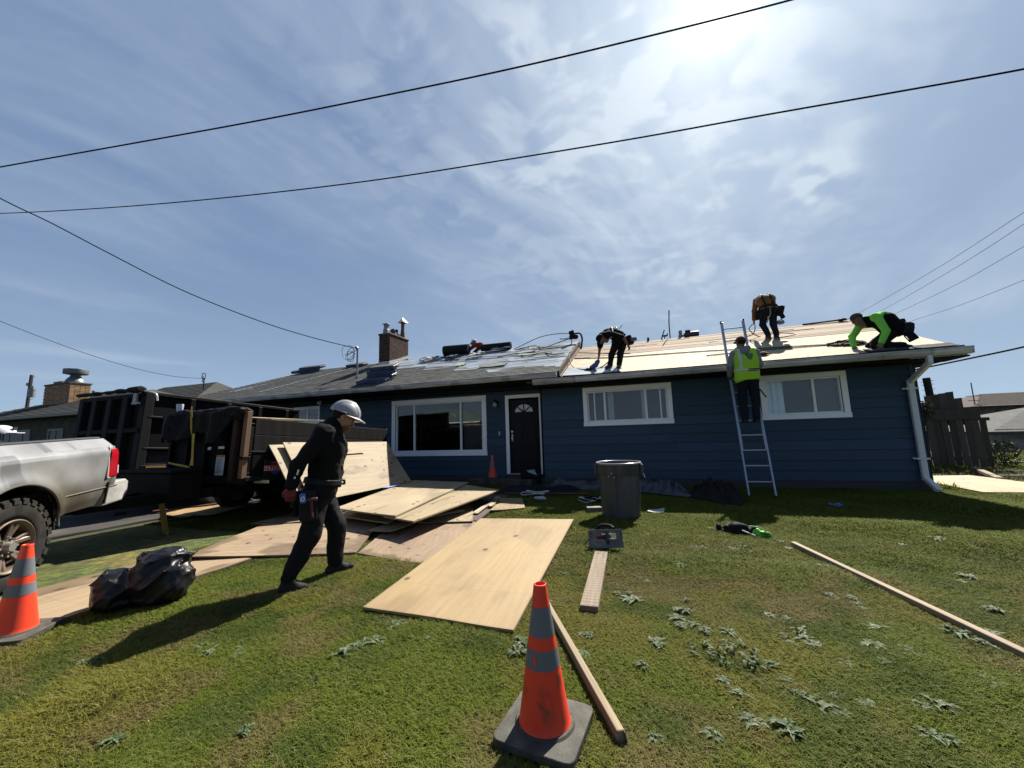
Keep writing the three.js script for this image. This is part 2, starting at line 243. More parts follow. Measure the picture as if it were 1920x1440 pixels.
{
  // one sheet to the horizon, falling away to the right behind the house
  const g = new THREE.PlaneGeometry(900, 900, 220, 220).rotateX(-Math.PI / 2).translate(0, -0.03, 0), gp = g.attributes.position; for (let i = 0; i < gp.count; i++) gp.setY(i, -0.03 + dip(gp.getX(i), gp.getZ(i))); g.computeVertexNormals(); boxUV(g, 0.3);
  struct('ground', g, mat([0.30, 0.28, 0.22], 1, { map: T.lawn }), 'flat open ground running out to the horizon');
  const L = new THREE.PlaneGeometry(24, 32, 120, 160).rotateX(-Math.PI / 2).translate(3.8, 0, -3.9);
  const p = L.attributes.position; for (let i = 0; i < p.count; i++) p.setY(i, 0.010 * (fbm2(p.getX(i) * 1.3, p.getZ(i) * 1.3, 3, 7) - 0.5)); L.computeVertexNormals(); boxUV(L, 0.34);
  struct('lawn', L, mat([0.62, 0.58, 0.50], 1, { map: T.lawn, bumpMap: clone(T.bumpFine, 1.5, 1.5), bumpScale: 0.02 }), 'mown front lawn of mixed green and dry yellow grass');
  struct('driveway', [cb(9.4, 0.1, 40, -13.3, -0.036, -2.5, 0.01)], mat([0.085, 0.083, 0.08], 0.95, { map: clone(T.conc, 0.35, 0.35) }), 'grey concrete driveway under the trailers at the left');
  // bare dirt beside the house
  const s = new THREE.Shape([[4.9, 11.0], [6.0, 10.8], [7.5, 10.9], [10.5, 10.2], [14, 10.6], [14, 13.2], [10.5, 14.2], [7.2, 13.6], [5.0, 13.8]].map(([a, b]) => new THREE.Vector2(a, b)));
  const d = new THREE.ShapeGeometry(s).rotateX(-Math.PI / 2).translate(0, 0.012, 0); boxUV(d, 0.8);
  struct('dirt_patch', d, mat([0.13, 0.105, 0.09], 1, { map: T.conc, bumpMap: clone(T.bumpFine, 3, 3), bumpScale: 0.06 }), 'patch of bare brown soil right of the blue house');
}

// ------------------------------------------------------------------ the blue house
const house = thing('house', 'long single-storey dark blue house with its front roof half stripped', 'house');
const SL = { L: { t: Math.atan(0.43), y: 2.86, z: -9.42 }, R: { t: Math.atan(0.41), y: 2.70, z: -9.42 } };
const onRoof = (k, x, s, h = 0) => { const a = SL[k]; return [x, a.y + s * Math.sin(a.t) + h * Math.cos(a.t), a.z - s * Math.cos(a.t) + h * Math.sin(a.t)]; };
const upRoof = (k, z) => (SL[k].z - z) / Math.cos(SL[k].t);
function wallHoles(x0, x1, y0, y1, z, th, holes) {
  const out = []; let x = x0;
  for (const [a, b, c, d] of holes.slice().sort((p, q) => p[0] - q[0])) { out.push([x, a, y0, y1], [a, b, y0, c], [a, b, d, y1]); x = b; }
  out.push([x, x1, y0, y1]);
  return out.filter(([a, b, c, d]) => b - a > 0.01 && d - c > 0.01).map(([a, b, c, d]) => cb(b - a, d - c, th, (a + b) / 2, (c + d) / 2, z - th / 2, 0.001));
}
const NAVY = [0.9, 1, 1.1].map((k) => { const m = M.navy.clone(); m.color.multiplyScalar(k); return m; });
function siding(parent, x0, x1, y0, y1, z, ex, holes, seed) {
  const r = rng(seed);
  for (let y = y0; y < y1 - 0.02; y += ex) {
    const ya = y, yb = Math.min(y + ex, y1); let spans = [[x0, x1, ya, yb]];
    for (const [a, b, c, d] of holes) { const nx = []; for (const [p, q, u, v] of spans) { if (q <= a || p >= b || v <= c || u >= d) { nx.push([p, q, u, v]); continue; } if (p < a) nx.push([p, a, u, v]); if (q > b) nx.push([b, q, u, v]); if (u < c - 0.01) nx.push([Math.max(p, a), Math.min(q, b), u, c]); if (v > d + 0.01) nx.push([Math.max(p, a), Math.min(q, b), d, v]); } spans = nx; }
    for (const [p, q, u, v] of spans) {
      const cuts = [p]; if (q - p > 4.2) cuts.push(p + (q - p) * (0.3 + 0.4 * r())); cuts.push(q);
      for (let i = 0; i < cuts.length - 1; i++) {
        const f = (yy) => 0.006 + 0.024 * (1 - (yy - ya) / ex), j = 0.0012 * r();
        const g = extr([[0, u], [f(u) + j, u], [f(u) + j, u + 0.006], [f(v) + j, v + 0.004], [0, v + 0.004]], cuts[i + 1] - cuts[i] - 0.002).rotateY(Math.PI / 2).translate(cuts[i] + 0.001, 0, 0);
        const m = new THREE.Matrix4().makeScale(1, 1, -1); g.applyMatrix4(m); g.translate(0, 0, z); const ix = g.attributes.position; g.computeVertexNormals();
        part('siding_board', boxUV(g), NAVY[Math.floor(r() * 3)], parent);
      }
    }
  }
}
const H1 = [-1.60, 0.53, 1.47, 2.46], H2 = [2.36, 3.96, 1.47, 2.46], HP = [-7.80, -4.50, 0.74, 2.49], HD = [-3.90, -2.90, 0.22, 2.46], HG = [-12.0, -10.8, 1.90, 2.50];
{
  part('wall', [wallHoles(-2.75, 5.05, 0, 2.62, -10.0, 0.14, [H1, H2]), wallHoles(-17.2, -2.75, 0, 2.75, -10.4, 0.14, [HP, HD, HG]), cb(0.14, 2.6, 5.8, 4.98, 1.3, -13.05, 0.001), cb(0.14, 2.6, 5.4, -17.13, 1.3, -13.25, 0.001), cb(22.2, 2.6, 0.14, -6.07, 1.3, -16.02, 0.001), cb(0.10, 2.55, 0.26, -2.70, 1.275, -10.27, 0.001), extr([[-16.0, 2.6], [-10.1, 2.6], [-13.05, 3.85]], 0.12).rotateY(-Math.PI / 2).applyMatrix4(new THREE.Matrix4().makeScale(1, 1, 1)).translate(5.05, 0, 0)], M.navyDark, house);
  part('foundation', [cb(7.86, 0.17, 0.2, 1.15, 0.085, -10.08, 0.004), cb(14.4, 0.17, 0.2, -9.98, 0.085, -10.48, 0.004), cb(0.2, 0.17, 5.8, 4.99, 0.085, -13.1, 0.004)], mat([0.05, 0.05, 0.05], 0.95), house);
  siding(house, -2.70, 5.05, 0.17, 2.53, -10.0, 0.212, [H1, H2], 5);
  siding(house, -17.2, -2.75, 0.17, 2.66, -10.4, 0.212, [HP, HD, HG], 6);
  for (let y = 0.17; y < 2.5; y += 0.212) part('siding_board', boxUV(extr([[0, y], [0.02, y], [0.008, y + 0.214], [0, y + 0.214]], 5.9).translate(5.05, 0, -15.98)), M.navy, house);
  part('corner_board', [cb(0.10, 2.38, 0.03, 5.045, 1.36, -9.975, 0.004), cb(0.03, 2.38, 0.10, 5.085, 1.36, -10.01, 0.004)], M.navy, house);
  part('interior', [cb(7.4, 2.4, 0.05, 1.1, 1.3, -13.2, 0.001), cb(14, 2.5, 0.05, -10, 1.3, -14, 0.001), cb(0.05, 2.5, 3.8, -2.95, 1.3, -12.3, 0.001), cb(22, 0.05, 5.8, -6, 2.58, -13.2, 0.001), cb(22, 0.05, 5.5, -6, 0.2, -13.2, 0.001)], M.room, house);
  part('soffit', [cb(8.45, 0.03, 0.66, 1.37, 2.515, -9.69, 0.003), cb(15.4, 0.03, 1.02, -9.8, 2.675, -9.90, 0.003), cb(0.5, 0.03, 6.6, 5.3, 2.515, -13.1, 0.003)], M.soffit, house);
  part('fascia', [cb(8.3, 0.15, 0.02, 1.40, 2.605, -9.345, 0.002), cb(15.3, 0.16, 0.02, -9.8, 2.765, -9.345, 0.002)], M.navyDark, house);
}
function win(parent, [x0, x1, y0, y1], z, bars, cw, o = {}) { // bars: x of the mullions
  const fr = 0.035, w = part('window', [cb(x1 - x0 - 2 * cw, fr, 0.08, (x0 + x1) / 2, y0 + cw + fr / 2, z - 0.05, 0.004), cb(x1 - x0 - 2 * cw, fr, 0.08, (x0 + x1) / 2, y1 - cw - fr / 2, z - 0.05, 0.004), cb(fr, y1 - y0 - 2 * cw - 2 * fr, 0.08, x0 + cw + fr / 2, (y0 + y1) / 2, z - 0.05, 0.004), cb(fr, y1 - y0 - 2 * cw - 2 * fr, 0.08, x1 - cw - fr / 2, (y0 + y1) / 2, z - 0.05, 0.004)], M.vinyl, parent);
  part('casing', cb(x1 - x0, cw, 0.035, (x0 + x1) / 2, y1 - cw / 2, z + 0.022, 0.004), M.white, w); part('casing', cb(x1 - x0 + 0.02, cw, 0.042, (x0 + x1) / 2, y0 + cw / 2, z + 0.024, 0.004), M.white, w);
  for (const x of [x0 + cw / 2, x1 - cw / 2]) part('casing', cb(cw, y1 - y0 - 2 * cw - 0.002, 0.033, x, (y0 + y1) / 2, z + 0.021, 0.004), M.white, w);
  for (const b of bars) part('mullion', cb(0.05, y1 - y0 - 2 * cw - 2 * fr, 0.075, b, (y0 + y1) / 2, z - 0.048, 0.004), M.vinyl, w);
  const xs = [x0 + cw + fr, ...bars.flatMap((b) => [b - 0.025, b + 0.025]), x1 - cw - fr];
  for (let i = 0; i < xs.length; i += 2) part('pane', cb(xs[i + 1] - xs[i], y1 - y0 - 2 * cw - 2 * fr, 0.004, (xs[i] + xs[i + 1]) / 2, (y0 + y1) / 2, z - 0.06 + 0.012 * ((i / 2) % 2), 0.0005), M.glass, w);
  return w;
}
{
  const fold = (x0, x1, y0, y1, z, a, n) => { const g = new THREE.PlaneGeometry(x1 - x0, y1 - y0, 80, 6), p = g.attributes.position; for (let i = 0; i < p.count; i++) p.setZ(i, a * Math.sin(p.getX(i) * n + 0.4 * Math.sin(p.getY(i) * 2))); g.computeVertexNormals(); return g.translate((x0 + x1) / 2, (y0 + y1) / 2, z); };
  let w = win(house, H1, -10.0, [-1.06, -0.07], 0.105);
  for (const x of [-1.33, 0.27]) part('sash', cb(0.03, 0.74, 0.03, x, 1.96, -10.14, 0.003), M.vinyl, w); part('curtain', [fold(-1.0, -0.86, 1.6, 2.36, -10.25, 0.015, 60), fold(-0.18, -0.05, 1.6, 2.36, -10.25, 0.015, 60)], M.curtain, w);
  w = win(house, H2, -10.0, [3.37], 0.105); part('curtain', fold(2.40, 2.86, 1.55, 2.42, -10.2, 0.014, 55), mat([0.55, 0.70, 0.80], 0.9), w); part('blind', cb(0.46, 0.74, 0.01, 3.6, 1.97, -10.22, 0.002), mat([0.05, 0.052, 0.05], 0.9), w);
  w = win(house, HP, -10.4, [-6.99, -5.36], 0.13); part('blind', cb(0.75, 1.45, 0.01, -4.98, 1.62, -10.62, 0.002), mat([0.05, 0.05, 0.05], 0.9), w);
  win(house, HG, -10.4, [-11.4], 0.06);
  // door
  const d = part('door', cb(0.86, 2.06, 0.05, -3.36, 1.27, -10.46, 0.004), mat([0.014, 0.014, 0.016], 0.35), house);
  part('casing', [cb(0.10, 2.22, 0.04, -3.85, 1.33, -10.38, 0.004), cb(0.07, 2.22, 0.04, -2.865, 1.33, -10.38, 0.004), cb(0.90, 0.10, 0.04, -3.352, 2.39, -10.38, 0.004)], M.white, d); part('threshold', cb(0.9, 0.035, 0.16, -3.36, 0.225, -10.40, 0.006), M.steel, d);
  for (let k = 0; k < 4; k++) { const a0 = (k * 45 + 4) * D, a1 = ((k + 1) * 45 - 4) * D, pts = [[0.055 * Math.cos((a0 + a1) / 2), 0.055 * Math.sin((a0 + a1) / 2)]]; for (let i = 0; i <= 6; i++) { const a = mix(a0, a1, i / 6); pts.push([0.27 * Math.cos(a), 0.23 * Math.sin(a)]); } part('pane', extr(pts, 0.012).translate(-3.36, 1.93, -10.44), pmat([0.50, 0.52, 0.55], 0.2), d); }
  for (const [px, py, w2, h2] of [[-3.56, 1.35, 0.26, 0.75], [-3.16, 1.35, 0.26, 0.75], [-3.56, 0.6, 0.26, 0.5], [-3.16, 0.6, 0.26, 0.5]]) part('panel', cb(w2, h2, 0.016, px, py, -10.432, 0.008), mat([0.016, 0.016, 0.018], 0.35), d);
  part('handle', [cb(0.05, 0.20, 0.012, -3.73, 1.23, -10.43, 0.004), tube([[-3.73, 1.15, -10.425], [-3.73, 1.17, -10.37], [-3.73, 1.26, -10.36], [-3.73, 1.30, -10.425]], 0.009, 16, 6)], M.steel, d); part('deadbolt', cyl(0.03, 0.03, 0.03, 14).rotateX(Math.PI / 2).translate(-3.73, 1.40, -10.425), M.steel, d);
  const pl = part('porch_light', [cyl(0.05, 0.05, 0.02, 14).rotateX(Math.PI / 2).translate(-4.16, 2.25, -10.37), tube([[-4.16, 2.25, -10.37], [-4.16, 2.31, -10.31], [-4.16, 2.33, -10.24], [-4.16, 2.28, -10.23]], 0.009, 14, 6), cyl(0.02, 0.055, 0.05, 14, -4.16, 2.27, -10.23)], M.black, house); part('lamp_shade', lathe([[0.03, 0], [0.055, -0.05], [0.06, -0.10], [0.035, -0.14], [0.0, -0.145]], 14).translate(-4.16, 2.25, -10.23), pmat([0.6, 0.6, 0.58], 0.15, { transmission: 0.5, thickness: 0 }), pl);
  part('doorbell', cb(0.045, 0.12, 0.02, -4.10, 1.36, -10.37, 0.006), mat([0.4, 0.4, 0.4], 0.4), house); part('floodlight', [cyl(0.04, 0.06, 0.09, 14).rotateX(1.2).translate(-10.66, 2.58, -10.2), cyl(0.045, 0.045, 0.03, 12, -10.66, 2.655, -10.25)], M.white, house);
  part('porch_step', [cb(1.75, 0.16, 0.85, -3.80, 0.09, -9.95, 0.012)], mat([0.12, 0.115, 0.11], 0.95, { map: T.conc }), house);
  // gutters and downspout
  const kp = (o) => [[0, 0], [0.085, 0], [0.10, 0.02], [0.125, 0.06], [0.125, 0.10], [0.135, 0.112], [0.135, 0.13], [0.118, 0.13], [0.118, 0.115], [0.112, 0.104], [0.112, 0.062], [0.09, 0.012], [0.008, 0.012], [0.008, 0.13], [0, 0.13]];
  const gut = (x0, x1, y, z) => [extr(kp(), x1 - x0).rotateY(-Math.PI / 2).translate(x1, y, z).applyMatrix4(new THREE.Matrix4()), ...[x0 + 0.003, x1 - 0.003].map((x) => cb(0.006, 0.12, 0.12, x, y + 0.062, z + 0.062, 0.001))];
  const flip = (gs) => gs.map((g) => g);
  part('gutter', gut(-2.72, 5.58, 2.54, -9.335).map((g, i) => boxUV(g)), M.gutter, house);
  part('gutter', gut(-17.5, -2.10, 2.70, -9.335).map((g) => boxUV(g)), M.gutter, house);
  const dsp = part('downspout', [beam([4.97, 2.56, -9.28], [4.97, 2.40, -9.28], 0.075, 0.10, 0.012), beam([4.97, 2.43, -9.27], [4.95, 2.13, -9.90], 0.075, 0.10, 0.012, [0, 1, 0.2]), beam([4.95, 2.17, -9.90], [4.95, 0.20, -9.90], 0.10, 0.075, 0.012, [0, 0, 1]), beam([4.95, 0.25, -9.905], [4.97, 0.05, -9.60], 0.10, 0.075, 0.012)], M.spout, house);
  for (const y of [2.0, 0.62]) part('strap', [cb(0.20, 0.035, 0.006, 4.95, y, -9.855, 0.001), cb(0.05, 0.04, 0.05, 4.86, y, -9.95, 0.004)], M.spout, dsp);
  // roofs
  const RL = part('roof', [slab([onRoof('L', -17.5, 0), onRoof('L', -2.1, 0), onRoof('L', -2.1, 3.9), onRoof('L', -14.0, 3.9)], 0.10, 0, 1, 8, 4), slab([[-2.1, 2.86, -16.58], [-17.5, 2.86, -16.58], [-14.0, 4.40, -13.0], [-2.1, 4.40, -13.0]], 0.10, 0), slab([[-17.5, 2.86, -16.58], [-17.5, 2.86, -9.42], [-14.0, 4.40, -12.99], [-14.0, 4.40, -13.01]], 0.10, 0)], M.deck, house);
  part('rake_board', [beam([-2.075, 2.76, -9.40], [-2.075, 4.30, -13.0], 0.035, 0.24, 0.004)], M.rakeWood, RL); part('rake_trim', [beam([-2.04, 2.70, -9.40], [-2.04, 4.25, -13.0], 0.03, 0.09, 0.004)], mat([0.20, 0.13, 0.085], 0.9, { map: T.grain }), RL);
  const r = rng(31), tabs = [], edge = (x) => (x > -2.7 ? 0.55 : x > -5.9 ? mix(0.6, 1.62, (-2.7 - x) / 3.2) : x > -7.6 ? mix(1.62, 2.3, (-5.9 - x) / 1.7) : x > -9.2 ? mix(2.3, 3.9, (-7.6 - x) / 1.6) : 3.9);
  const tab = (k, x0, x1, s, ex) => { const tn = 0.62 + 0.7 * r() * r() + 0.25 * (fbm2(x0 * 0.7, s, 3, 4) - 0.4), h0 = 0.014 + 0.005 * r(), a = onRoof(k, x0, s, h0), b = onRoof(k, x1, s, h0), c = onRoof(k, x1, s + ex, 0.006), d = onRoof(k, x0, s + ex, 0.006), a0 = onRoof(k, x0, s, 0.0), b0 = onRoof(k, x1, s, 0.0); const g = soup([[a, b, c], [a, c, d], [a0, b0, b], [a0, b, a], [b0, c, b], [a0, a, d]]); return tint(g, () => [tn, tn, tn * (0.96 + 0.08 * r())]); };
  for (let i = 0; i < 28; i++) { const s = -0.02 + i * 0.14; let x = -17.48 + 3.5 * Math.max(0, s) / 3.9 + 0.05 + 0.3 * r(); while (x < -2.12) { const w = 0.16 + 0.26 * r(), x1 = Math.min(x + w, -2.11); if (s < edge(x) + 0.10 * (r() - 0.5) + 0.18 * (vn2(x * 1.7, 3, 9) - 0.5)) tabs.push(tab('L', x + 0.004, x1, s, 0.142)); x = x1; } }
  const hip = []; for (let i = 0; i < 28; i++) { const t = i / 28, t1 = (i + 1) / 28, y = mix(2.86, 4.4, t), y1 = mix(2.86, 4.4, t1), xx = mix(-17.5, -14, t), x1 = mix(-17.5, -14, t1), zz = 3.58 * (1 - t), z1 = 3.58 * (1 - t1), n = 0.02; hip.push(tint(soup([[[xx - n, y + n, -13 - zz], [xx - n, y + n, -13 + zz], [x1 - 0.005, y1 + 0.005, -13 + z1]], [[xx - n, y + n, -13 - zz], [x1 - 0.005, y1 + 0.005, -13 + z1], [x1 - 0.005, y1 + 0.005, -13 - z1]]]), () => [0.8, 0.8, 0.8])); }
  const sh = part('shingle', [tabs, hip], M.shingle, RL); sh.userData.kind = 'stuff'; sh.userData.label = 'remaining grey asphalt shingles on the lower and left roof';
  // white underlayment left bare above the torn shingle edge
  for (let i = 0; i < 6; i++) { const s0 = 0.5 + i * 0.58, s1 = Math.min(s0 + 0.66, 3.88), xl = [-4.2, -5.6, -7.0, -8.6, -9.2, -9.6][i]; const g = slab([onRoof('L', xl, s0, 0.008 + 0.002 * i), onRoof('L', -2.12 - 0.05 * r(), s0, 0.008 + 0.002 * i), onRoof('L', -2.12 - 0.06 * r(), s1, 0.010 + 0.002 * i), onRoof('L', xl - 0.4 * r(), s1, 0.010 + 0.002 * i)], 0.003, 0.010, i + 3, 30, 6); part('underlayment_sheet', boxUV(g), M.wrap, RL); }
  const strips = []; for (let i = 0; i < 40; i++) { const x0 = rr(-8.5, -3.2, r), s = rr(0.8, 3.7, r); if (s < edge(x0) - 0.1) continue; const L = rr(0.6, 2.6, r), ds = rr(-0.05, 0.05, r), x1 = Math.min(x0 + L, -2.2); strips.push([slab([onRoof('L', x0, s, 0.035), onRoof('L', x1, s + ds, 0.035), onRoof('L', x1, s + ds + rr(0.012, 0.04, r), 0.035), onRoof('L', x0, s + 0.03, 0.04)], 0.004, 0.012, i, 6, 1), r()]); }
  const mdk = mat([0.035, 0.065, 0.16], 0.7), mgy = mat([0.20, 0.215, 0.22], 0.9, { map: T.gran }), mtn = mat([0.32, 0.26, 0.17], 0.85, { map: T.grain });
  for (const [g, q] of strips) part('torn_strip', g, q < 0.62 ? mdk : q < 0.85 ? mgy : mtn, RL);
  for (const [x, s, w, h, m] of [[-8.3, 3.55, 1.5, 0.30, mat([0.02, 0.09, 0.30], 0.55)], [-5.92, 1.75, 0.42, 0.30, mat([0.22, 0.25, 0.17], 0.9)], [-3.9, 2.3, 1.2, 0.16, mat([0.25, 0.27, 0.15], 0.9)], [-4.8, 1.15, 0.9, 0.5, mgy], [-7.0, 2.9, 0.8, 0.2, mgy]]) part('torn_strip', slab([onRoof('L', x, s, 0.045), onRoof('L', x + w, s - 0.05, 0.045), onRoof('L', x + w * 0.95, s + h, 0.045), onRoof('L', x + 0.1, s + h * 1.1, 0.05)], 0.006, 0.02, 7, 8, 4), m, RL);
  for (const [a, b] of [[[-15.31, upRoof('L', -10.32)], [-14.3, upRoof('L', -11.07)]], [[-15.0, upRoof('L', -10.30)], [-14.55, upRoof('L', -10.70)]], [[-13.13, upRoof('L', -9.91)], [-11.25, upRoof('L', -12.6)]]]) { const dx = b[0] - a[0], ds = b[1] - a[1], l = Math.hypot(dx, ds), nx = -ds / l * 0.045, ns = dx / l * 0.045, q = []; for (let i = 0; i <= 12; i++) { const t = i / 12, j = 0.03 * (r() - 0.5); q.push([a[0] + dx * t + nx * j * 10, a[1] + ds * t + ns * j * 10]); } part('white_ribbon', q.slice(1).map((p, i) => slab([onRoof('L', q[i][0] - nx, q[i][1] - ns, 0.03), onRoof('L', p[0] - nx, p[1] - ns, 0.03), onRoof('L', p[0] + nx, p[1] + ns, 0.03), onRoof('L', q[i][0] + nx, q[i][1] + ns, 0.03)], 0.004, 0, 1, 1, 1)), M.wrap, RL); }
  // right roof: new sheathing below, old planks above
  const RR = part('roof', [slab([onRoof('R', -2.95, 0), onRoof('R', 5.5, 0), onRoof('R', 5.5, 3.87), onRoof('R', -2.95, 3.87)], 0.10, 0, 1, 8, 4), slab([[5.5, 2.70, -16.58], [-2.95, 2.70, -16.58], [-2.95, 4.165, -13.0], [5.5, 4.165, -13.0]], 0.10, 0)], M.deck, house);
  part('drip_edge', cb(7.55, 0.02, 0.10, 1.75, 2.70, -9.37, 0.002), M.black, RR);
  const pm = [[0.56, 0.50, 0.365], [0.59, 0.535, 0.41], [0.53, 0.465, 0.32], [0.60, 0.555, 0.44]].map((c) => mat(c, 0.85, { map: clone(T.osb, 1, 2) }));
  const seams = [[0.03, 1.265, [-2.03, -0.9, 1.54, 3.98, 5.48]], [1.27, 2.11, [-2.03, 0.32, 2.76, 5.2, 5.48]]]; let n = 0;
  for (const [s0, s1, xs] of seams) for (let i = 0; i < xs.length - 1; i++) part('sheathing_panel', slab([onRoof('R', xs[i] + 0.003, s0, 0.014), onRoof('R', xs[i + 1] - 0.003, s0, 0.014), onRoof('R', xs[i + 1] - 0.003, s1, 0.014), onRoof('R', xs[i] + 0.003, s1, 0.014)], 0.013, 0.0015, n, 4, 4), pm[n++ % 4], RR);
  const om = [[0.27, 0.19, 0.11], [0.31, 0.22, 0.135], [0.22, 0.145, 0.08], [0.35, 0.26, 0.17]].map((c) => mat(c, 0.9, { map: clone(T.grain, 1.4, 1) }));
  for (let i = 0; i < 9; i++) { const s0 = 2.125 + i * 0.193; let x = -2.03; while (x < 5.44) { let x1 = Math.min(5.47, x + 1.6 + 2.6 * r()); if (5.47 - x1 < 0.6) x1 = 5.47; const j = 0.006 * r(), e = r() < 0.25 ? 0.012 : 0; part('roof_plank', slab([onRoof('R', x + 0.002, s0, 0.02 + j), onRoof('R', x1 - 0.002, s0, 0.02 + j + e), onRoof('R', x1 - 0.002, s0 + 0.185, 0.02 + j), onRoof('R', x + 0.002, s0 + 0.185, 0.02 + j)], 0.02, 0.001, i, 2, 1, true), om[Math.floor(r() * 4)], RR); x = x1; } }
  part('underlayment_sheet', slab([onRoof('R', -2.0, 0.02, 0.025), onRoof('R', -0.55, 0.02, 0.025), onRoof('R', -0.75, 0.72, 0.025), onRoof('R', -2.0, 0.85, 0.025)], 0.003, 0.012, 4, 14, 6), M.wrap, RR);
  part('starter_strip', slab([onRoof('R', 4.15, -0.01, 0.03), onRoof('R', 5.5, -0.01, 0.03), onRoof('R', 5.5, 0.24, 0.03), onRoof('R', 4.15, 0.24, 0.03)], 0.005, 0.004, 4, 8, 2), mat([0.07, 0.06, 0.065], 0.95, { map: T.gran }), RR);
  // chimney
  const ch = part('chimney', cb(0.50, 2.1, 1.26, -9.83, 4.40, -13.18, 0.004), mat([0.16, 0.14, 0.125], 0.95), house), bk = [];
  for (let c = 0; c < 24; c++) { const y = 3.36 + 0.0875 * c + 0.04; const run = (n, L, f) => { for (let i = 0; i < n; i++) { const o = (c % 2) * 0.5, a = Math.max(-L / 2, -L / 2 + (i - o) * L / (n - 0.5)), b = Math.min(L / 2, -L / 2 + (i + 1 - o) * L / (n - 0.5)); if (b - a > 0.03) bk.push(tint(f((a + b) / 2, b - a - 0.012), (() => { const t = 0.6 + 0.75 * r(), q = 0.9 + 0.2 * r(); return () => [t, t * q, t * q]; })())); } }; run(3, 0.50, (m, w) => cb(w, 0.072, 0.016, -9.83 + m, y, -12.545, 0.003)); run(7, 1.26, (m, w) => cb(0.016, 0.072, w, -9.575, y, -13.18 + m, 0.003)); run(7, 1.26, (m, w) => cb(0.016, 0.072, w, -10.085, y, -13.18 + m, 0.003)); }
  const bkp = part('brick', bk, mat([0.115, 0.058, 0.042], 0.92, { vertexColors: true, map: clone(T.gran, 3, 3) }), ch); bkp.userData.kind = 'stuff';
  part('crown', [cb(0.58, 0.07, 1.34, -9.83, 5.47, -13.18, 0.02)], M.conc, ch); part('flashing', [slab([[-9.555, 4.19, -12.5], [-9.555, 4.66, -13.8], [-9.545, 4.80, -13.8], [-9.545, 4.33, -12.5]], 0.004, 0.006, 3), cb(0.54, 0.16, 0.01, -9.83, 4.26, -12.535, 0.002)], mat([0.42, 0.41, 0.38], 0.45, { metalness: 0.3 }), ch);
  part('flue_cap', [cb(0.20, 0.20, 0.20, -9.86, 5.60, -12.72, 0.01), cb(0.16, 0.22, 0.16, -9.86, 5.80, -12.72, 0.004), cb(0.24, 0.03, 0.24, -9.86, 5.92, -12.72, 0.006)], M.galv, ch); part('flue_pipe', [cyl(0.10, 0.10, 0.30, 14).rotateZ(0.5).translate(-9.80, 5.64, -13.1), cb(0.24, 0.12, 0.22, -9.75, 5.58, -13.25, 0.02), cyl(0.06, 0.06, 0.22, 12, -9.80, 5.72, -13.3)], mat([0.05, 0.045, 0.045], 0.7), ch);
  part('flue_pipe', [cyl(0.075, 0.12, 0.45, 14, -9.72, 5.70, -13.62), cyl(0.075, 0.075, 0.35, 14, -9.72, 6.02, -13.62)], mat([0.09, 0.07, 0.06], 0.7), ch); part('rain_cap', new THREE.ConeGeometry(0.22, 0.24, 4).rotateY(0.5).translate(-9.72, 6.32, -13.62), M.galv, ch);
  // service mast
  part('service_mast', [tube([[-9.52, 3.2, -10.71], [-9.52, 4.0, -10.71], [-9.52, 4.46, -10.71]], 0.032, 8, 10), cyl(0.05, 0.05, 0.10, 12).rotateZ(0.7).translate(-9.55, 4.50, -10.71), cyl(0.06, 0.06, 0.05, 12, -9.52, 3.44, -10.71)], M.galv, house);
  part('plumbing_vent', [cyl(0.05, 0.05, 0.30, 12, 1.1, 4.28, -13.1)], M.galv, RR);
}

// ------------------------------------------------------------------ neighbouring houses
function hipRoof(x0, x1, z0, z1, ye, yr, inset, over, m, parent, seed) { // z0 front, z1 back
  const a = x0 - over, b = x1 + over, f = z0 + over, k = z1 - over, zm = (f + k) / 2, r = part('roof', [slab([[a, ye, f], [b, ye, f], [b - inset, yr, zm], [a + inset, yr, zm]], 0.12, 0.0, 1, 4, 4), slab([[b, ye, k], [a, ye, k], [a + inset, yr, zm], [b - inset, yr, zm]], 0.12, 0), slab([[b, ye, f], [b, ye, k], [b - inset, yr, zm - 0.01], [b - inset, yr, zm + 0.01]], 0.12, 0), slab([[a, ye, k], [a, ye, f], [a + inset, yr, zm + 0.01], [a + inset, yr, zm - 0.01]], 0.12, 0)].map((g) => boxUV(g)), m, parent);
  const rows = []; for (let i = 1; i < (z0 > 3.9 && seed !== 1 ? 14 : 2); i++) { const t = i / 14; rows.push(beam([mix(a, a + inset, t), mix(ye, yr, t) + 0.01, mix(f, zm, t)], [mix(b, b - inset, t), mix(ye, yr, t) + 0.01, mix(f, zm, t)], 0.05, 0.02, 0.002)); }
  const s = part('shingle', rows, m, r); s.userData.kind = 'stuff'; return r;
}
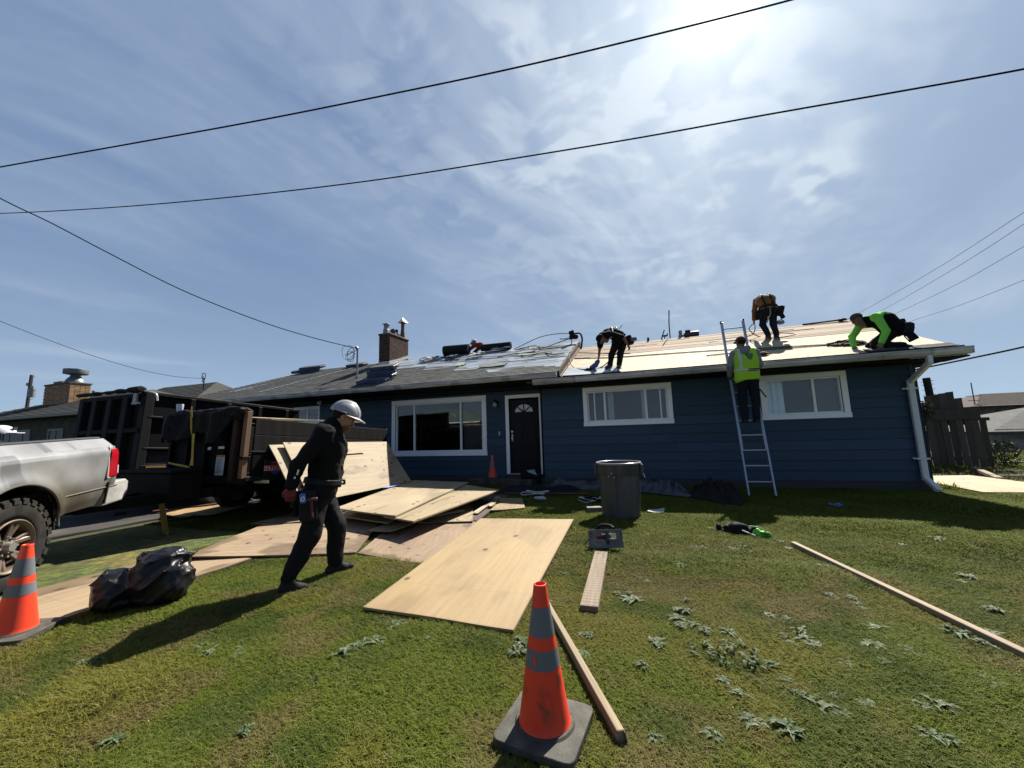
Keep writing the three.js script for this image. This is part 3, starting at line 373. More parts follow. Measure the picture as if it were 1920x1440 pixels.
function farWin(parent, x0, x1, y0, y1, z, bars, s = 1, dir = 0, frame = M.vinyl) { // dir 0 faces +z, 1 faces +x (x then means z)
  const T2 = (g) => (dir ? g.rotateY(Math.PI / 2) : g), P = (x, y, q, w, h, d) => (dir ? cb(d, h, w, z + q, y, -x, 0.004) : cb(w, h, d, x, y, z + q, 0.004)), c = 0.07 * s, xm = (x0 + x1) / 2, ym = (y0 + y1) / 2;
  const w = part('window', [P(xm, y1 - c / 2, 0.02, x1 - x0, c, 0.05), P(xm, y0 + c / 2, 0.02, x1 - x0, c, 0.06), P(x0 + c / 2, ym, 0.019, c, y1 - y0 - 2 * c, 0.05), P(x1 - c / 2, ym, 0.019, c, y1 - y0 - 2 * c, 0.05)], frame, parent);
  const xs = [x0 + c, ...bars, x1 - c]; for (const b of bars) part('mullion', P(b, ym, 0.012, 0.05, y1 - y0 - 2 * c, 0.04), frame, w);
  for (let i = 0; i < xs.length - 1; i++) part('pane', P((xs[i] + xs[i + 1]) / 2, ym, 0.004, xs[i + 1] - xs[i] - 0.004, y1 - y0 - 2 * c, 0.01), mat([0.015, 0.017, 0.02], 0.1), w);
  return w;
}
{
  const roofG = mat([0.075, 0.076, 0.075], 0.95, { map: clone(T.gran, 0.6, 0.6) }), roofB = mat([0.085, 0.062, 0.055], 0.95, { map: clone(T.gran, 0.6, 0.6) });
  let h = thing('neighbour_house', 'low grey-green house with a tan brick chimney behind the pickup truck', 'house', [-33, 0, -15]);
  part('wall', cb(15, 2.9, 8, 0, 1.45, 0, 0.01), mat([0.07, 0.075, 0.06], 0.8, { map: T.grime }), h);
  hipRoof(-7.5, 7.5, 4, -4, 2.95, 4.75, 4.2, 0.6, roofG, h);
  part('gutter', cb(16.1, 0.12, 0.1, 0, 2.93, 4.65, 0.01), mat([0.14, 0.14, 0.13], 0.5), h);
  farWin(h, -1.6, 1.4, 1.0, 2.35, 4.01, [-0.8, 0.6], 1.4, 0, mat([0.22, 0.22, 0.20], 0.6)); farWin(h, 3.2, 4.6, 1.0, 2.3, 4.01, [3.9], 1.2, 0, mat([0.22, 0.22, 0.20], 0.6)); farWin(h, -6.0, -4.2, 1.0, 2.3, 4.01, [-5.1], 1.2, 0, mat([0.22, 0.22, 0.20], 0.6));
  const c = part('chimney', cb(2.9, 2.6, 1.0, -2.75, 4.05, 1.2, 0.01), mat([0.19, 0.14, 0.10], 0.95), h), b = [], r = rng(8);
  for (let k = 0; k < 22; k++) for (let i = 0; i < 13; i++) { const x = -4.2 + (i + (k % 2) * 0.5) * 0.255; if (x > -1.55) continue; const t = 0.7 + 0.6 * r(); b.push(tint(cb(0.235, 0.085, 0.02, x + 0.12, 3.0 + k * 0.105, 1.71, 0.004), () => [t, t * (0.9 + 0.15 * r()), t])); if (i < 4) b.push(tint(cb(0.02, 0.085, 0.22, -1.29, 3.0 + k * 0.105, 0.85 + i * 0.24, 0.004), () => [t, t, t])); }
  part('brick', b, mat([0.27, 0.165, 0.085], 0.9, { vertexColors: true }), c).userData.kind = 'stuff';
  part('crown', cb(3.0, 0.08, 1.1, -2.75, 5.38, 1.2, 0.01), M.conc, c); part('flue', cb(1.0, 0.22, 0.5, -3.4, 5.52, 1.2, 0.01), mat([0.17, 0.10, 0.07], 0.9), c);
  part('vent_hood', [lathe([[0.0, 0], [0.50, 0.0], [0.50, 0.08], [0.42, 0.26], [0.25, 0.48], [0.24, 0.56], [0.56, 0.62], [0.60, 0.64], [0.60, 0.92], [0.57, 0.94], [0, 0.94]], 10).translate(-2.0, 5.40, 1.2)], mat([0.10, 0.11, 0.12], 0.5, { metalness: 0.3 }), c);
  part('plumbing_vent', cyl(0.1, 0.1, 0.5, 10, -2.6, 4.85, 0), M.galv, h);

  h = thing('neighbour_house', 'dark-roofed house behind the trailers with a wire coil on its roof mast', 'house', [-44, 0, -25.7]);
  part('wall', cb(14.8, 4.4, 8.4, 0, 2.2, 0, 0.01), mat([0.08, 0.08, 0.08], 0.9, { map: T.grime }), h); hipRoof(-7.4, 7.4, 4.2, -4.2, 4.5, 7.27, 4.0, 0.6, roofG, h); farWin(h, -2, 0, 2.2, 3.6, 4.21, [-1], 1);
  part('service_mast', [tube([[4.70, 4.60, 1.6], [4.70, 6.10, 1.6], [4.70, 7.40, 1.6]], 0.05, 6, 8), tube([[4.70, 7.30, 1.6], [4.40, 7.45, 1.6], [4.45, 7.85, 1.6], [4.80, 7.80, 1.6], [4.80, 7.30, 1.6], [4.50, 7.05, 1.6], [4.55, 7.60, 1.6]], 0.035, 40, 6)], mat([0.02, 0.02, 0.02], 0.7), h);

  // right side
  h = thing('neighbour_house', 'pale grey-roofed house with white walls beyond the wooden fence', 'house', [22.5, -1.0, -30]);
  part('wall', cb(13, 3.0, 8, 0, 0.2, 0, 0.01), mat([0.42, 0.42, 0.42], 0.8, { map: clone(T.grime, 0.3, 1) }), h); hipRoof(-6.5, 6.5, 4, -4, 1.72, 2.95, 4.5, 0.5, mat([0.12, 0.12, 0.115], 0.95, { map: clone(T.gran, 0.6, 0.6) }), h, 1);
  part('fascia', cb(13.9, 0.14, 0.05, 0, 1.64, 4.5, 0.01), mat([0.06, 0.06, 0.06], 0.7), h);
  for (const [a, b, c, d] of [[-5.0, -3.9, 0.85, 1.35], [-4.7, -3.5, -0.02, 0.42], [1, 2.4, 0.8, 1.35]]) farWin(h, a, b, c, d, 4.01, [(a + b) / 2], 0.8, 0, mat([0.08, 0.08, 0.08], 0.6));
  h = thing('neighbour_house', 'brown-roofed two-storey house on the rise behind the pale house', 'house', [34, -1.0, -50]);
  part('wall', cb(13.5, 3.4, 9, 0, 1.9, 0, 0.01), mat([0.15, 0.14, 0.135], 0.9, { map: T.grime }), h); hipRoof(-6.75, 6.75, 4.5, -4.5, 3.45, 4.75, 3.4, 0.6, roofB, h); part('dormer', [cb(2.2, 1.6, 3, 3.2, 4.0, 2.4, 0.01), slab([[1.9, 4.7, 4.2], [3.2, 5.3, 4.2], [3.2, 5.3, 0.5], [1.9, 4.7, 0.5]], 0.1, 0), slab([[3.2, 5.3, 4.2], [4.5, 4.7, 4.2], [4.5, 4.7, 0.5], [3.2, 5.3, 0.5]], 0.1, 0)], roofB, h);
  for (const [a, b, c, d] of [[-5, -3.4, 1.8, 2.9], [-1.2, 0.6, 1.8, 2.9], [2.6, 3.8, 3.5, 4.4]]) farWin(h, a, b, c, d, a === 2.6 ? 3.91 : 4.51, [(a + b) / 2], 1);
  // across the street, seen only as a reflection in the windows
  h = thing('neighbour_house', 'green-roofed house across the street, seen only reflected in the picture window', 'house', [-23, 0, 21]);
  part('wall', cb(11, 2.7, 8, 0, 1.35, 0, 0.01), mat([0.35, 0.38, 0.36], 0.8), h); hipRoof(-5.5, 5.5, 4, -4, 2.7, 4.5, 4.2, 0.6, mat([0.10, 0.14, 0.13], 0.95), h);
  const w = part('window', [cb(2.4, 1.4, 0.05, 2.5, 1.6, -4.02, 0.01)], M.white, h); part('pane', cb(2.2, 1.2, 0.02, 2.5, 1.6, -4.05, 0.004), mat([0.05, 0.06, 0.07], 0.1), w); part('gutter', cb(12.2, 0.12, 0.1, 0, 2.68, -4.66, 0.01), M.white, h); part('garage_door', cb(3.2, 2.1, 0.06, -3, 1.06, -4.02, 0.01), M.white, h);
}

// ------------------------------------------------------------------ fence, posts, poles
{
  const f = thing('wooden_fence', 'weathered leaning board fence with a taller panel behind, right of the blue house', 'fence', [7.45, 0, -14.6]), r = rng(14);
  const wm = [[0.105, 0.094, 0.084], [0.125, 0.113, 0.10], [0.088, 0.078, 0.071], [0.14, 0.126, 0.113]].map((c) => mat(c, 0.95, { map: clone(T.grain, 4, 0.6) }));
  for (let i = 0; i < 10; i++) { const x = -0.35 + i * 0.165, h = 1.66 - 0.01 * i - 0.03 * r() - (i === 9 ? 0.28 : 0); const g = extr([[-0.072, 0], [0.072, 0], [0.072, h - 0.02], [0.055, h], [-0.055, h], [-0.072, h - 0.02]], 0.02, 0.002); part('board', boxUV(xf(g, { p: [x, 0.02, 0.008 * (i % 2)], r: [0.02 * (r() - 0.5), 0, 0.015 + 0.02 * (r() - 0.5)] })), wm[i % 4], f); }
  for (const y of [0.28, 1.35]) part('rail', cb(1.8, 0.09, 0.04, 0.55, y, -0.04, 0.004), wm[2], f);
  part('upper_rail', cb(1.75, 0.30, 0.03, 0.35, 1.50, 0.045, 0.004), wm[0], f);
  for (let i = 0; i < 9; i++) { const x = -0.42 + i * 0.165, h = (i < 4 ? 1.95 - 0.01 * i : 2.06 + 0.03 * (i - 4)) - (i === 8 ? 0.22 : 0); part('board', boxUV(extr([[-0.081, 1.2], [0.081, 1.2], [0.081, h + 0.015], [-0.081, h]], 0.02, 0.001).translate(x + (i > 3 ? 0.03 : 0), 0, -0.16)), wm[(i + 1) % 4], f); }
  part('post', [cb(0.1, 1.35, 0.1, 1.34, 0.67, -0.10, 0.006)], wm[2], f); part('post', cb(0.1, 1.9, 0.1, -0.3, 0.95, -0.10, 0.006), wm[0], f);
  // leafy plants along the fence
  const shrub = (name, label, x, z, R, H, n, seed, dark, stems, y0 = 0) => { const q = rng(seed), s = thing(name, label, 'shrub', [x, dip(x, z), z]), L = []; for (let i = 0; i < n; i++) { const a = q() * 6.283, t = q(), rad = R * Math.sqrt(q()) * (0.5 + 0.6 * Math.sin(t * 3.0)), px = rad * Math.cos(a), py = y0 + H * t, pz = rad * 0.6 * Math.sin(a), l = 0.035 + 0.04 * q(), g = soup([[[-l * 0.4, 0, 0], [l * 0.4, 0, 0.01], [0, 0, l]], [[l * 0.4, 0, 0.01], [l * 0.25, 0.01, l * 1.2], [0, 0, l]]]); const t2 = 0.55 + 0.9 * q() * (0.4 + 0.6 * t); L.push(tint(xf(g, { p: [px, py, pz], r: [q() * 6, q() * 6, q() * 6] }), () => [t2, t2, t2])); } part('foliage', L, mat(dark, 0.7, { vertexColors: true }), s); const st = []; for (let i = 0; i < stems; i++) { const a = q() * 6.283, w = R * (0.4 + q()); st.push(tube([[0, y0 * 0.3, 0], [w * 0.3 * Math.cos(a), y0 + H * 0.5, w * 0.2 * Math.sin(a)], [w * Math.cos(a), y0 + H * (0.7 + 0.55 * q()), w * 0.5 * Math.sin(a)]], 0.006, 10, 4)); } part('stem', st, mat([0.06, 0.045, 0.035], 0.9), s).userData.kind = 'stuff'; return s; };
  shrub('bramble', 'tangled bramble growing through the fence below the bare post', 7.42, -14.45, 0.26, 0.42, 420, 3, [0.07, 0.08, 0.045], 12, 1.45);
  shrub('weedy_bush', 'scrubby low bush at the right foot of the wooden fence', 9.2, -14.9, 0.35, 0.7, 500, 4, [0.06, 0.07, 0.035], 10);
  shrub('garden_bush', 'dark round bush in front of the pale house at the right edge', 16.6, -24.2, 1.5, 1.2, 1800, 5, [0.045, 0.055, 0.03], 8);
  shrub('garden_bush', 'small pale-tipped bush left of the dark bush before the pale house', 13.2, -21.5, 0.7, 0.55, 700, 6, [0.10, 0.11, 0.07], 6);
  const p = solo('wooden_post', [beam([7.95, 0, -14.95], [7.84, 2.62, -14.9], 0.13, 0.13, 0.01), ...[2.1, 2.25, 2.4, 2.5].map((y) => beam([7.72, y, -14.93], [8.02, y + 0.03, -14.93], 0.012, 0.012, 0.002))], mat([0.04, 0.034, 0.03], 0.95, { map: T.grain }), 'bare dark wooden post standing up behind the fence', 'post');
  solo('antenna_mast', [cyl(0.04, 0.04, 3.2, 6, 27.2, 3.0, -46), beam([26.7, 3.4, -46], [27.7, 3.4, -46], 0.05, 0.05), beam([26.8, 3.0, -46], [27.6, 3.0, -46], 0.05, 0.05)], mat([0.10, 0.10, 0.10], 0.8), 'thin antenna mast left of the brown-roofed house', 'antenna');
  // far utility pole at the left
  const u = thing('utility_pole', 'leaning grey utility pole with a transformer, left of the brick chimney', 'utility pole', [-62, 0, -21]);
  part('pole', beam([0, 0, 0], [0.35, 9.1, 0], 0.26, 0.26, 0.06), mat([0.10, 0.095, 0.09], 0.9, { map: T.grain }), u); part('transformer', [cyl(0.28, 0.28, 0.9, 12, 0.85, 7.1, 0), cyl(0.1, 0.1, 0.3, 8, 0.85, 7.7, 0)], M.galv, u); part('bracket', [beam([0.3, 7.2, 0], [0.8, 7.2, 0], 0.08, 0.08), beam([0.3, 6.5, 0], [1.2, 6.4, 0], 0.04, 0.04)], M.galv, u); part('insulator', [beam([0.3, 9.0, 0], [1.9, 8.7, 0.3], 0.05, 0.05), cyl(0.12, 0.12, 0.3, 8, -0.25, 8.1, 0), beam([0.3, 8.0, 0], [-0.25, 8.0, 0], 0.05, 0.05)], M.galv, u);
}

// ------------------------------------------------------------------ overhead wires
{
  const wm = mat([0.010, 0.010, 0.012], 0.9), wire = (label, pts, r, name = 'overhead_cable', m = wm) => solo(name, tube(pts, r, 120, 6), m, label, 'cable');
  wire('upper of the two long black cables crossing the sky', [[-22, 7.7, -2.1], [-16.26, 7.50, -3.03], [-13.01, 7.47, -3.58], [-9.47, 7.42, -4.18], [-6.54, 7.39, -4.68], [-3.96, 7.40, -5.11], [-1.77, 7.45, -5.49], [0.44, 7.55, -5.86], [2.42, 7.69, -6.20], [4.27, 7.87, -6.51], [8, 8.3, -7.1]], 0.0135);
  wire('lower of the two long black cables crossing the sky', [[-28.98, 11.15, -5.52], [-20.80, 9.49, -5.88], [-13.93, 8.28, -6.18], [-8.97, 7.53, -6.39], [-5.20, 7.06, -6.56], [-2.22, 6.78, -6.69], [0.19, 6.58, -6.80], [2.19, 6.44, -6.88], [3.87, 6.32, -6.96], [5.31, 6.22, -7.02], [8, 6.1, -7.1]], 0.0135);
  wire('twisted service cable dropping from the upper left to the roof mast', [[-15.4, 8.7, -1.2], [-14.37, 7.92, -2.57], [-13.45, 6.98, -3.70], [-12.9, 6.57, -4.40], [-12.4, 6.14, -5.10], [-11.55, 5.42, -6.40], [-10.6, 4.84, -8.0], [-10.1, 4.62, -9.3], [-9.56, 4.48, -10.71]].map((p, i, a) => (i ? p : p)), 0.013, 'service_cable');
  wire('thin cable running from the left edge to the mast on the dark-roofed house', [[-40.72, 10.74, -9.97], [-40.54, 9.85, -12.10], [-40.36, 9.04, -14.29], [-40.14, 8.22, -16.83], [-39.92, 7.60, -19.44], [-39.67, 7.30, -22.0], [-39.35, 7.35, -24.05]], 0.018);
  const order = ['topmost', 'second', 'third', 'lowest']; [[[23.20, 13.71, -54.66], [24.11, 14.33, -41.31], [24.58, 15.01, -34.47], [25.2, 15.9, -26]], [[24.95, 13.53, -55.31], [24.87, 13.95, -40.95], [24.84, 14.40, -35.00], [24.8, 15.4, -26]], [[26.70, 13.35, -55.95], [25.63, 12.91, -42.54], [25.08, 13.05, -35.66], [24.4, 13.3, -26]], [[28.40, 12.55, -56.66], [26.57, 11.42, -44.56], [25.36, 10.92, -36.56], [24.0, 10.6, -26]]].forEach((p, i) => wire(`${order[i]} of the four thin power lines rising behind the kneeling roofer`, [[p[0][0] - 0.8, p[0][1] - 0.3, p[0][2] - 12], ...p], 0.018, 'power_line', mat([0.05, 0.05, 0.06], 0.9)));
  wire('black cable running right from behind the downspout corner', [[5.2, 2.55, -15.9], [7.64, 2.89, -14.80], [8.08, 2.95, -13.52], [8.43, 3.01, -12.49], [8.80, 3.12, -11.43], [9.6, 3.3, -9.3]], 0.022, 'service_cable');
  const c = []; for (const [r, dx, dy, s] of [[0.27, -0.22, -0.02, 0], [0.20, -0.12, -0.16, 1.1], [0.24, -0.14, -0.10, 2.3], [0.13, -0.12, -0.12, 3.2]]) { const q = []; for (let i = 0; i < 16; i++) { const a = i / 16 * 6.283; q.push([-9.62 + dx + r * Math.cos(a), 4.36 + dy + r * 0.95 * Math.sin(a) + 0.03 * Math.sin(3 * a + s), -10.62 + 0.08 * Math.sin(a + s)]); } c.push(tube(q, 0.008, 70, 5, true)); }
  solo('cable_coil', [...c, tube([[-9.52, 4.48, -10.71], [-9.6, 4.38, -10.66], [-9.75, 4.30, -10.6], [-9.95, 4.26, -10.6]], 0.012, 20, 5)], mat([0.05, 0.05, 0.055], 0.6), 'loose loops of grey cable hanging at the roof service mast', 'cable coil');
}

// ------------------------------------------------------------------ pickup truck (local x runs to the tail, z out of the near side)
const paintDirt = (x, y, z) => { const n = fbm2(x * 3 + 5, y * 3, 5, 7), low = sstep(1.05, 0.62, y + 0.22 * (n - 0.5)), splash = 0.55 * sstep(0.75, 0.35, Math.hypot(x - 0.35, (y - 0.55))) ; const t = clamp(low * 0.75 + splash + 0.5 * (n - 0.45)) ; return [mix(1, 0.42, t), mix(1, 0.36, t), mix(1, 0.26, t)]; };
{
  const t = thing('pickup_truck', 'dirty silver pickup truck bed with a large muddy tyre at the left edge', 'pickup truck', [-5.80, -0.02, -1.98], 125.4 * D);
  const tilt = new THREE.Matrix4().makeRotationZ(0.05), paint = mat([0.34, 0.345, 0.35], 0.32, { metalness: 0.25, vertexColors: true, map: clone(T.grime, 0.4, 0.4) }), TL = (gs) => [gs].flat(3).map((g) => g.applyMatrix4(tilt));
  const zf = (y) => 0.02 - 0.15 * clamp((y - 1.255) / 0.145) ** 1.15 - 0.012 * sstep(1.22, 1.255, y) + 0.035 * sstep(0.62, 0.95, y) - 0.035 * (1 - sstep(0.56, 0.72, y)) - 0.03;
  const surf = (x, y) => { const k = x > 1.33 ? 0.085 * Math.pow((x - 1.33) / 0.09, 2.2) : 0, fl = 0.045 * Math.exp(-Math.pow((Math.hypot(x, y - 0.46) - 0.56) / 0.09, 2)) * (y > 0.5 ? 1 : 0.5); return [x, y, zf(y) - k + fl]; };
  const grid = (x0, x1, nx, ny, yb, yt, off) => { const tr = []; for (let i = 0; i < nx; i++) for (let j = 0; j < ny; j++) { const q = (a, b) => { const x = mix(x0, x1, a / nx), y = mix(yb(x), yt(x), b / ny), p = surf(x, y); p[2] += off; return p; }; const A = q(i, j), B = q(i + 1, j), C = q(i + 1, j + 1), E = q(i, j + 1); tr.push([A, B, C], [A, C, E]); } return tr; };
  const arch = (x) => { const h = 0.56 * 0.56 - x * x; return h > 0 ? Math.max(0.60, 0.46 + Math.sqrt(h)) : 0.60; };
  const sm = (tr) => { const g = soup(tr); const key = new Map(), n = g.attributes.normal, p = g.attributes.position, acc = []; for (let i = 0; i < p.count; i++) { const k = `${p.getX(i).toFixed(4)},${p.getY(i).toFixed(4)},${p.getZ(i).toFixed(4)}`; if (!key.has(k)) { key.set(k, acc.length); acc.push(V(0, 0, 0)); } acc[key.get(k)].add(V(n.getX(i), n.getY(i), n.getZ(i))); } for (let i = 0; i < p.count; i++) { const k = `${p.getX(i).toFixed(4)},${p.getY(i).toFixed(4)},${p.getZ(i).toFixed(4)}`, v = acc[key.get(k)].clone().normalize(); n.setXYZ(i, v.x, v.y, v.z); } return g; };
  const skin = sm(grid(-1.15, 1.42, 128, 40, arch, () => 1.40, 0));
  const body = part('bed_side', TL([tint(skin, paintDirt), tint(sm(grid(-1.15, 1.40, 64, 4, arch, () => 1.40, -0.06)), () => [0.2, 0.2, 0.2])]), paint, t);
  const lip = []; for (let i = 0; i <= 24; i++) { const a = mix(0.06, Math.PI - 0.06, i / 24); lip.push([0.56 * Math.cos(a), 0.46 + 0.56 * Math.sin(a), zf(0.46 + 0.56 * Math.sin(a)) + 0.035]); } part('arch_lip', TL(tube(lip, 0.014, 50, 6)), mat([0.07, 0.065, 0.06], 0.7), body);
  part('bed_rail', TL([cb(2.46, 0.03, 0.12, 0.08, 1.408, -0.20, 0.012)]), mat([0.03, 0.03, 0.032], 0.6), t);
  part('crease', TL([cb(0.82, 0.012, 0.012, 0.98, 0.80, zf(0.8) + 0.004, 0.003)]), mat([0.10, 0.09, 0.075], 0.7), body);
  part('wheel_well', TL([extr((() => { const q = []; for (let i = 0; i <= 20; i++) { const a = Math.PI * i / 20; q.push([0.60 * Math.cos(a), 0.46 + 0.60 * Math.sin(a)]); } for (let i = 20; i >= 0; i--) { const a = Math.PI * i / 20; q.push([0.58 * Math.cos(a), 0.46 + 0.58 * Math.sin(a)]); } return q; })(), 0.5).translate(0, 0, -0.56), cb(1.2, 0.7, 0.03, 0, 0.8, -0.5, 0.004)]), M.black, t);
  part('bed_floor', TL([cb(2.5, 0.06, 1.8, 0.12, 0.86, -1.0, 0.01), cb(0.04, 0.54, 1.75, -1.13, 1.12, -1.0, 0.01), cb(2.5, 0.52, 0.06, 0.12, 1.12, -1.93, 0.01), cb(2.5, 0.035, 0.14, 0.12, 1.412, -1.90, 0.012)]), M.black, t);
  part('tailgate', TL([cb(0.07, 0.56, 1.70, 1.37, 1.10, -1.0, 0.02)]), mat([0.46, 0.47, 0.48], 0.32, { metalness: 0.25, map: T.grime }), t);
  const tl = (x0, x1, y0, y1, off) => sm(grid(x0, x1, 10, 10, (x) => y0, () => y1, off));
  const lens = part('taillight', TL(grid ? sm((() => { const tr = []; for (let i = 0; i < 8; i++) for (let j = 0; j < 12; j++) { const q = (a, b) => { const y = mix(0.93, 1.27, b / 12), xl = mix(1.17, 1.235, b / 12), p = surf(mix(xl, 1.425, a / 8), y); p[2] += 0.014; return p; }; const A = q(i, j), B = q(i + 1, j), C = q(i + 1, j + 1), E = q(i, j + 1); tr.push([A, B, C], [A, C, E]); } return tr; })()) : 0), pmat([0.26, 0.006, 0.012], 0.12, { clearcoat: 1 }), t, 'red tail light with a pale surround');
  part('lamp_surround', TL([beam([1.162, 0.915, surf(1.16, 0.92)[2] + 0.014], [1.232, 1.285, surf(1.23, 1.28)[2] + 0.014], 0.022, 0.022, 0.008), beam([1.23, 1.287, surf(1.23, 1.28)[2] + 0.014], [1.42, 1.287, surf(1.41, 1.28)[2] + 0.012], 0.02, 0.02, 0.008), beam([1.16, 0.913, surf(1.16, 0.92)[2] + 0.014], [1.42, 0.913, surf(1.41, 0.92)[2] + 0.012], 0.02, 0.02, 0.008)]), mat([0.30, 0.27, 0.23], 0.4), lens);
  part('reversing_lens', TL(sm((() => { const tr = []; for (let i = 0; i < 4; i++) for (let j = 0; j < 4; j++) { const q = (a, b) => { const p = surf(mix(1.33, 1.425, a / 4), mix(0.955, 1.055, b / 4)); p[2] += 0.018; return p; }; const A = q(i, j), B = q(i + 1, j), C = q(i + 1, j + 1), E = q(i, j + 1); tr.push([A, B, C], [A, C, E]); } return tr; })())), pmat([0.55, 0.45, 0.45], 0.15), lens);
  part('bumper', TL([extr([[-0.02, -0.11], [0.30, -0.10], [0.37, -0.02], [0.38, 0.10], [0.34, 0.13], [0.02, 0.13]], 1.96, 0.02).translate(1.22, 0.70, -1.97).applyMatrix4(new THREE.Matrix4())]).map((g) => boxUV(g)), mat([0.62, 0.61, 0.58], 0.22, { metalness: 0.2, map: clone(T.grime, 1, 1) }), t); part('bumper_gap', TL([beam([1.17, 0.60, 0.015], [1.215, 0.86, 0.025], 0.03, 0.02, 0.004)]), mat([0.03, 0.025, 0.02], 0.9), t); part('bumper_step', TL([cb(0.22, 0.012, 1.5, 1.42, 0.842, -1.0, 0.004)]), M.black, t);
  // cab and hood, out of the frame to the left
  part('cab', TL([extr([[-1.2, 0.62], [-1.2, 1.42], [-1.32, 2.02], [-2.7, 2.06], [-3.45, 1.45], [-4.9, 1.32], [-5.05, 0.75], [-4.9, 0.62]], 1.86, 0.04).translate(0, 0, -1.92)]).map((g) => boxUV(g)), mat([0.46, 0.47, 0.48], 0.32, { metalness: 0.25 }), t);
  part('frame', TL([cb(6.0, 0.16, 0.12, -1.6, 0.58, -0.45, 0.01), cb(6.0, 0.16, 0.12, -1.6, 0.58, -1.5, 0.01)]).concat([cyl(0.07, 0.07, 1.7, 10).rotateX(Math.PI / 2).translate(0, 0.44, -1.0), cb(0.5, 0.12, 0.14, 1.5, 0.52, -1.0, 0.01)]), M.black, t);
  const rubberMud = mat([0.035, 0.033, 0.030], 0.95, { bumpMap: clone(T.bumpFine, 6, 6), bumpScale: 0.002, map: clone(T.grime, 2, 2) });
  const wheel = (x, z, sgn) => {
    const R1 = 0.445, w = part('wheel', lathe([[0.235, -0.13], [0.30, -0.155], [0.37, -0.155], [0.415, -0.145], [0.428, -0.12], [0.43, 0], [0.428, 0.12], [0.415, 0.145], [0.37, 0.155], [0.30, 0.155], [0.235, 0.13], [0.235, -0.13]], 56).rotateX(Math.PI / 2).translate(x, R1, z), rubberMud, t);
    const lugs = []; for (let i = 0; i < 26; i++) { const a = i / 26 * 6.283; for (const [o, ww, ll, da] of [[0.122, 0.065, 0.072, 0], [-0.122, 0.065, 0.072, 0.12], [0.042, 0.06, 0.06, 0.12], [-0.042, 0.06, 0.06, 0]]) lugs.push(cb(ll, 0.022, ww, 0, 0.436, o, 0.004).rotateZ(a + da).translate(x, R1, z)); lugs.push(cb(0.06, 0.045, 0.012, 0, 0.41, 0.155, 0.003).rotateZ(a).translate(x, R1, z), cb(0.06, 0.045, 0.012, 0, 0.41, -0.155, 0.003).rotateZ(a).translate(x, R1, z)); } part('tread', lugs, rubberMud, w).userData.kind = 'stuff';
    const zo = z + sgn * 0.10, rim = [lathe([[0.215, 0], [0.24, 0.035], [0.25, 0.06], [0.235, 0.07], [0.21, 0.03], [0.20, -0.15], [0.215, -0.15], [0.215, 0]], 44).rotateX(sgn > 0 ? Math.PI / 2 : -Math.PI / 2).translate(x, R1, zo), cyl(0.055, 0.065, 0.05, 20).rotateX(Math.PI / 2).translate(x, R1, zo)]; for (let i = 0; i < 6; i++) { const a = i / 6 * 6.283 + 0.3; rim.push(beam([x + 0.05 * Math.cos(a), R1 + 0.05 * Math.sin(a), zo - sgn * 0.01], [x + 0.22 * Math.cos(a - 0.12), R1 + 0.22 * Math.sin(a - 0.12), zo + sgn * 0.035], 0.045, 0.03, 0.008, [0, 0, 1]), beam([x + 0.05 * Math.cos(a), R1 + 0.05 * Math.sin(a), zo - sgn * 0.01], [x + 0.22 * Math.cos(a + 0.16), R1 + 0.22 * Math.sin(a + 0.16), zo + sgn * 0.035], 0.035, 0.026, 0.008, [0, 0, 1])); } part('rim', rim, mat([0.13, 0.10, 0.075], 0.5, { metalness: 0.5 }), w); part('brake_drum', cyl(0.17, 0.17, 0.06, 24).rotateX(Math.PI / 2).translate(x, R1, zo - sgn * 0.12), M.black, w); const nut = []; for (let i = 0; i < 8; i++) { const a = i / 8 * 6.283; nut.push(cyl(0.011, 0.011, 0.03, 6).rotateX(Math.PI / 2).translate(x + 0.085 * Math.cos(a), R1 + 0.085 * Math.sin(a), zo + sgn * 0.03)); } part('hub_cap', [...nut, cyl(0.04, 0.05, 0.06, 18).rotateX(Math.PI / 2).translate(x, R1, zo + sgn * 0.04)], mat([0.3, 0.29, 0.27], 0.4, { metalness: 0.7 }), w);
  };
  wheel(0, -0.15, 1); wheel(0, -1.85, -1); wheel(-3.75, -0.15, 1); wheel(-3.75, -1.85, -1);
  // things lying in and on the bed
  const toW = (x, y, z) => { const v = V(x, y, z).applyMatrix4(tilt).applyAxisAngle(V(0, 1, 0), 125.4 * D).add(t.position); return [v.x, v.y, v.z]; };
  const q = thing('baseball_cap', 'black and white cap lying on the tool bag in the truck bed', 'cap', toW(0.66, 1.50, -0.62), 2.5); part('crown', new THREE.SphereGeometry(0.10, 18, 10, 0, 6.283, 0, Math.PI / 2).scale(1, 0.95, 1.1), mat([0.42, 0.42, 0.45], 0.9), q); part('visor', [extr([[-0.09, 0], [-0.08, 0.07], [0, 0.10], [0.08, 0.07], [0.09, 0]], 0.006, 0.002).rotateX(Math.PI / 2).translate(0, 0.01, 0.07)], mat([0.4, 0.4, 0.42], 0.9), q); part('front_patch', cb(0.09, 0.035, 0.01, 0, 0.055, 0.095, 0.003), mat([0.02, 0.02, 0.02], 0.8), q);
  const b = nets([-0.6, -0.25, -0.35], [0.6, 0.25, 0.35], 0.03, (x, y, z) => Math.hypot(x / 1.35, y / 0.50, z / 0.8) - 0.36 + 0.05 * (vn3(x * 5, y * 5, z * 5) - 0.5)); solo('tool_bag', b.applyMatrix4(new THREE.Matrix4().makeTranslation(...toW(0.45, 1.27, -0.65))), M.black, 'black tool bag lying in the truck bed under the cap', 'bag');
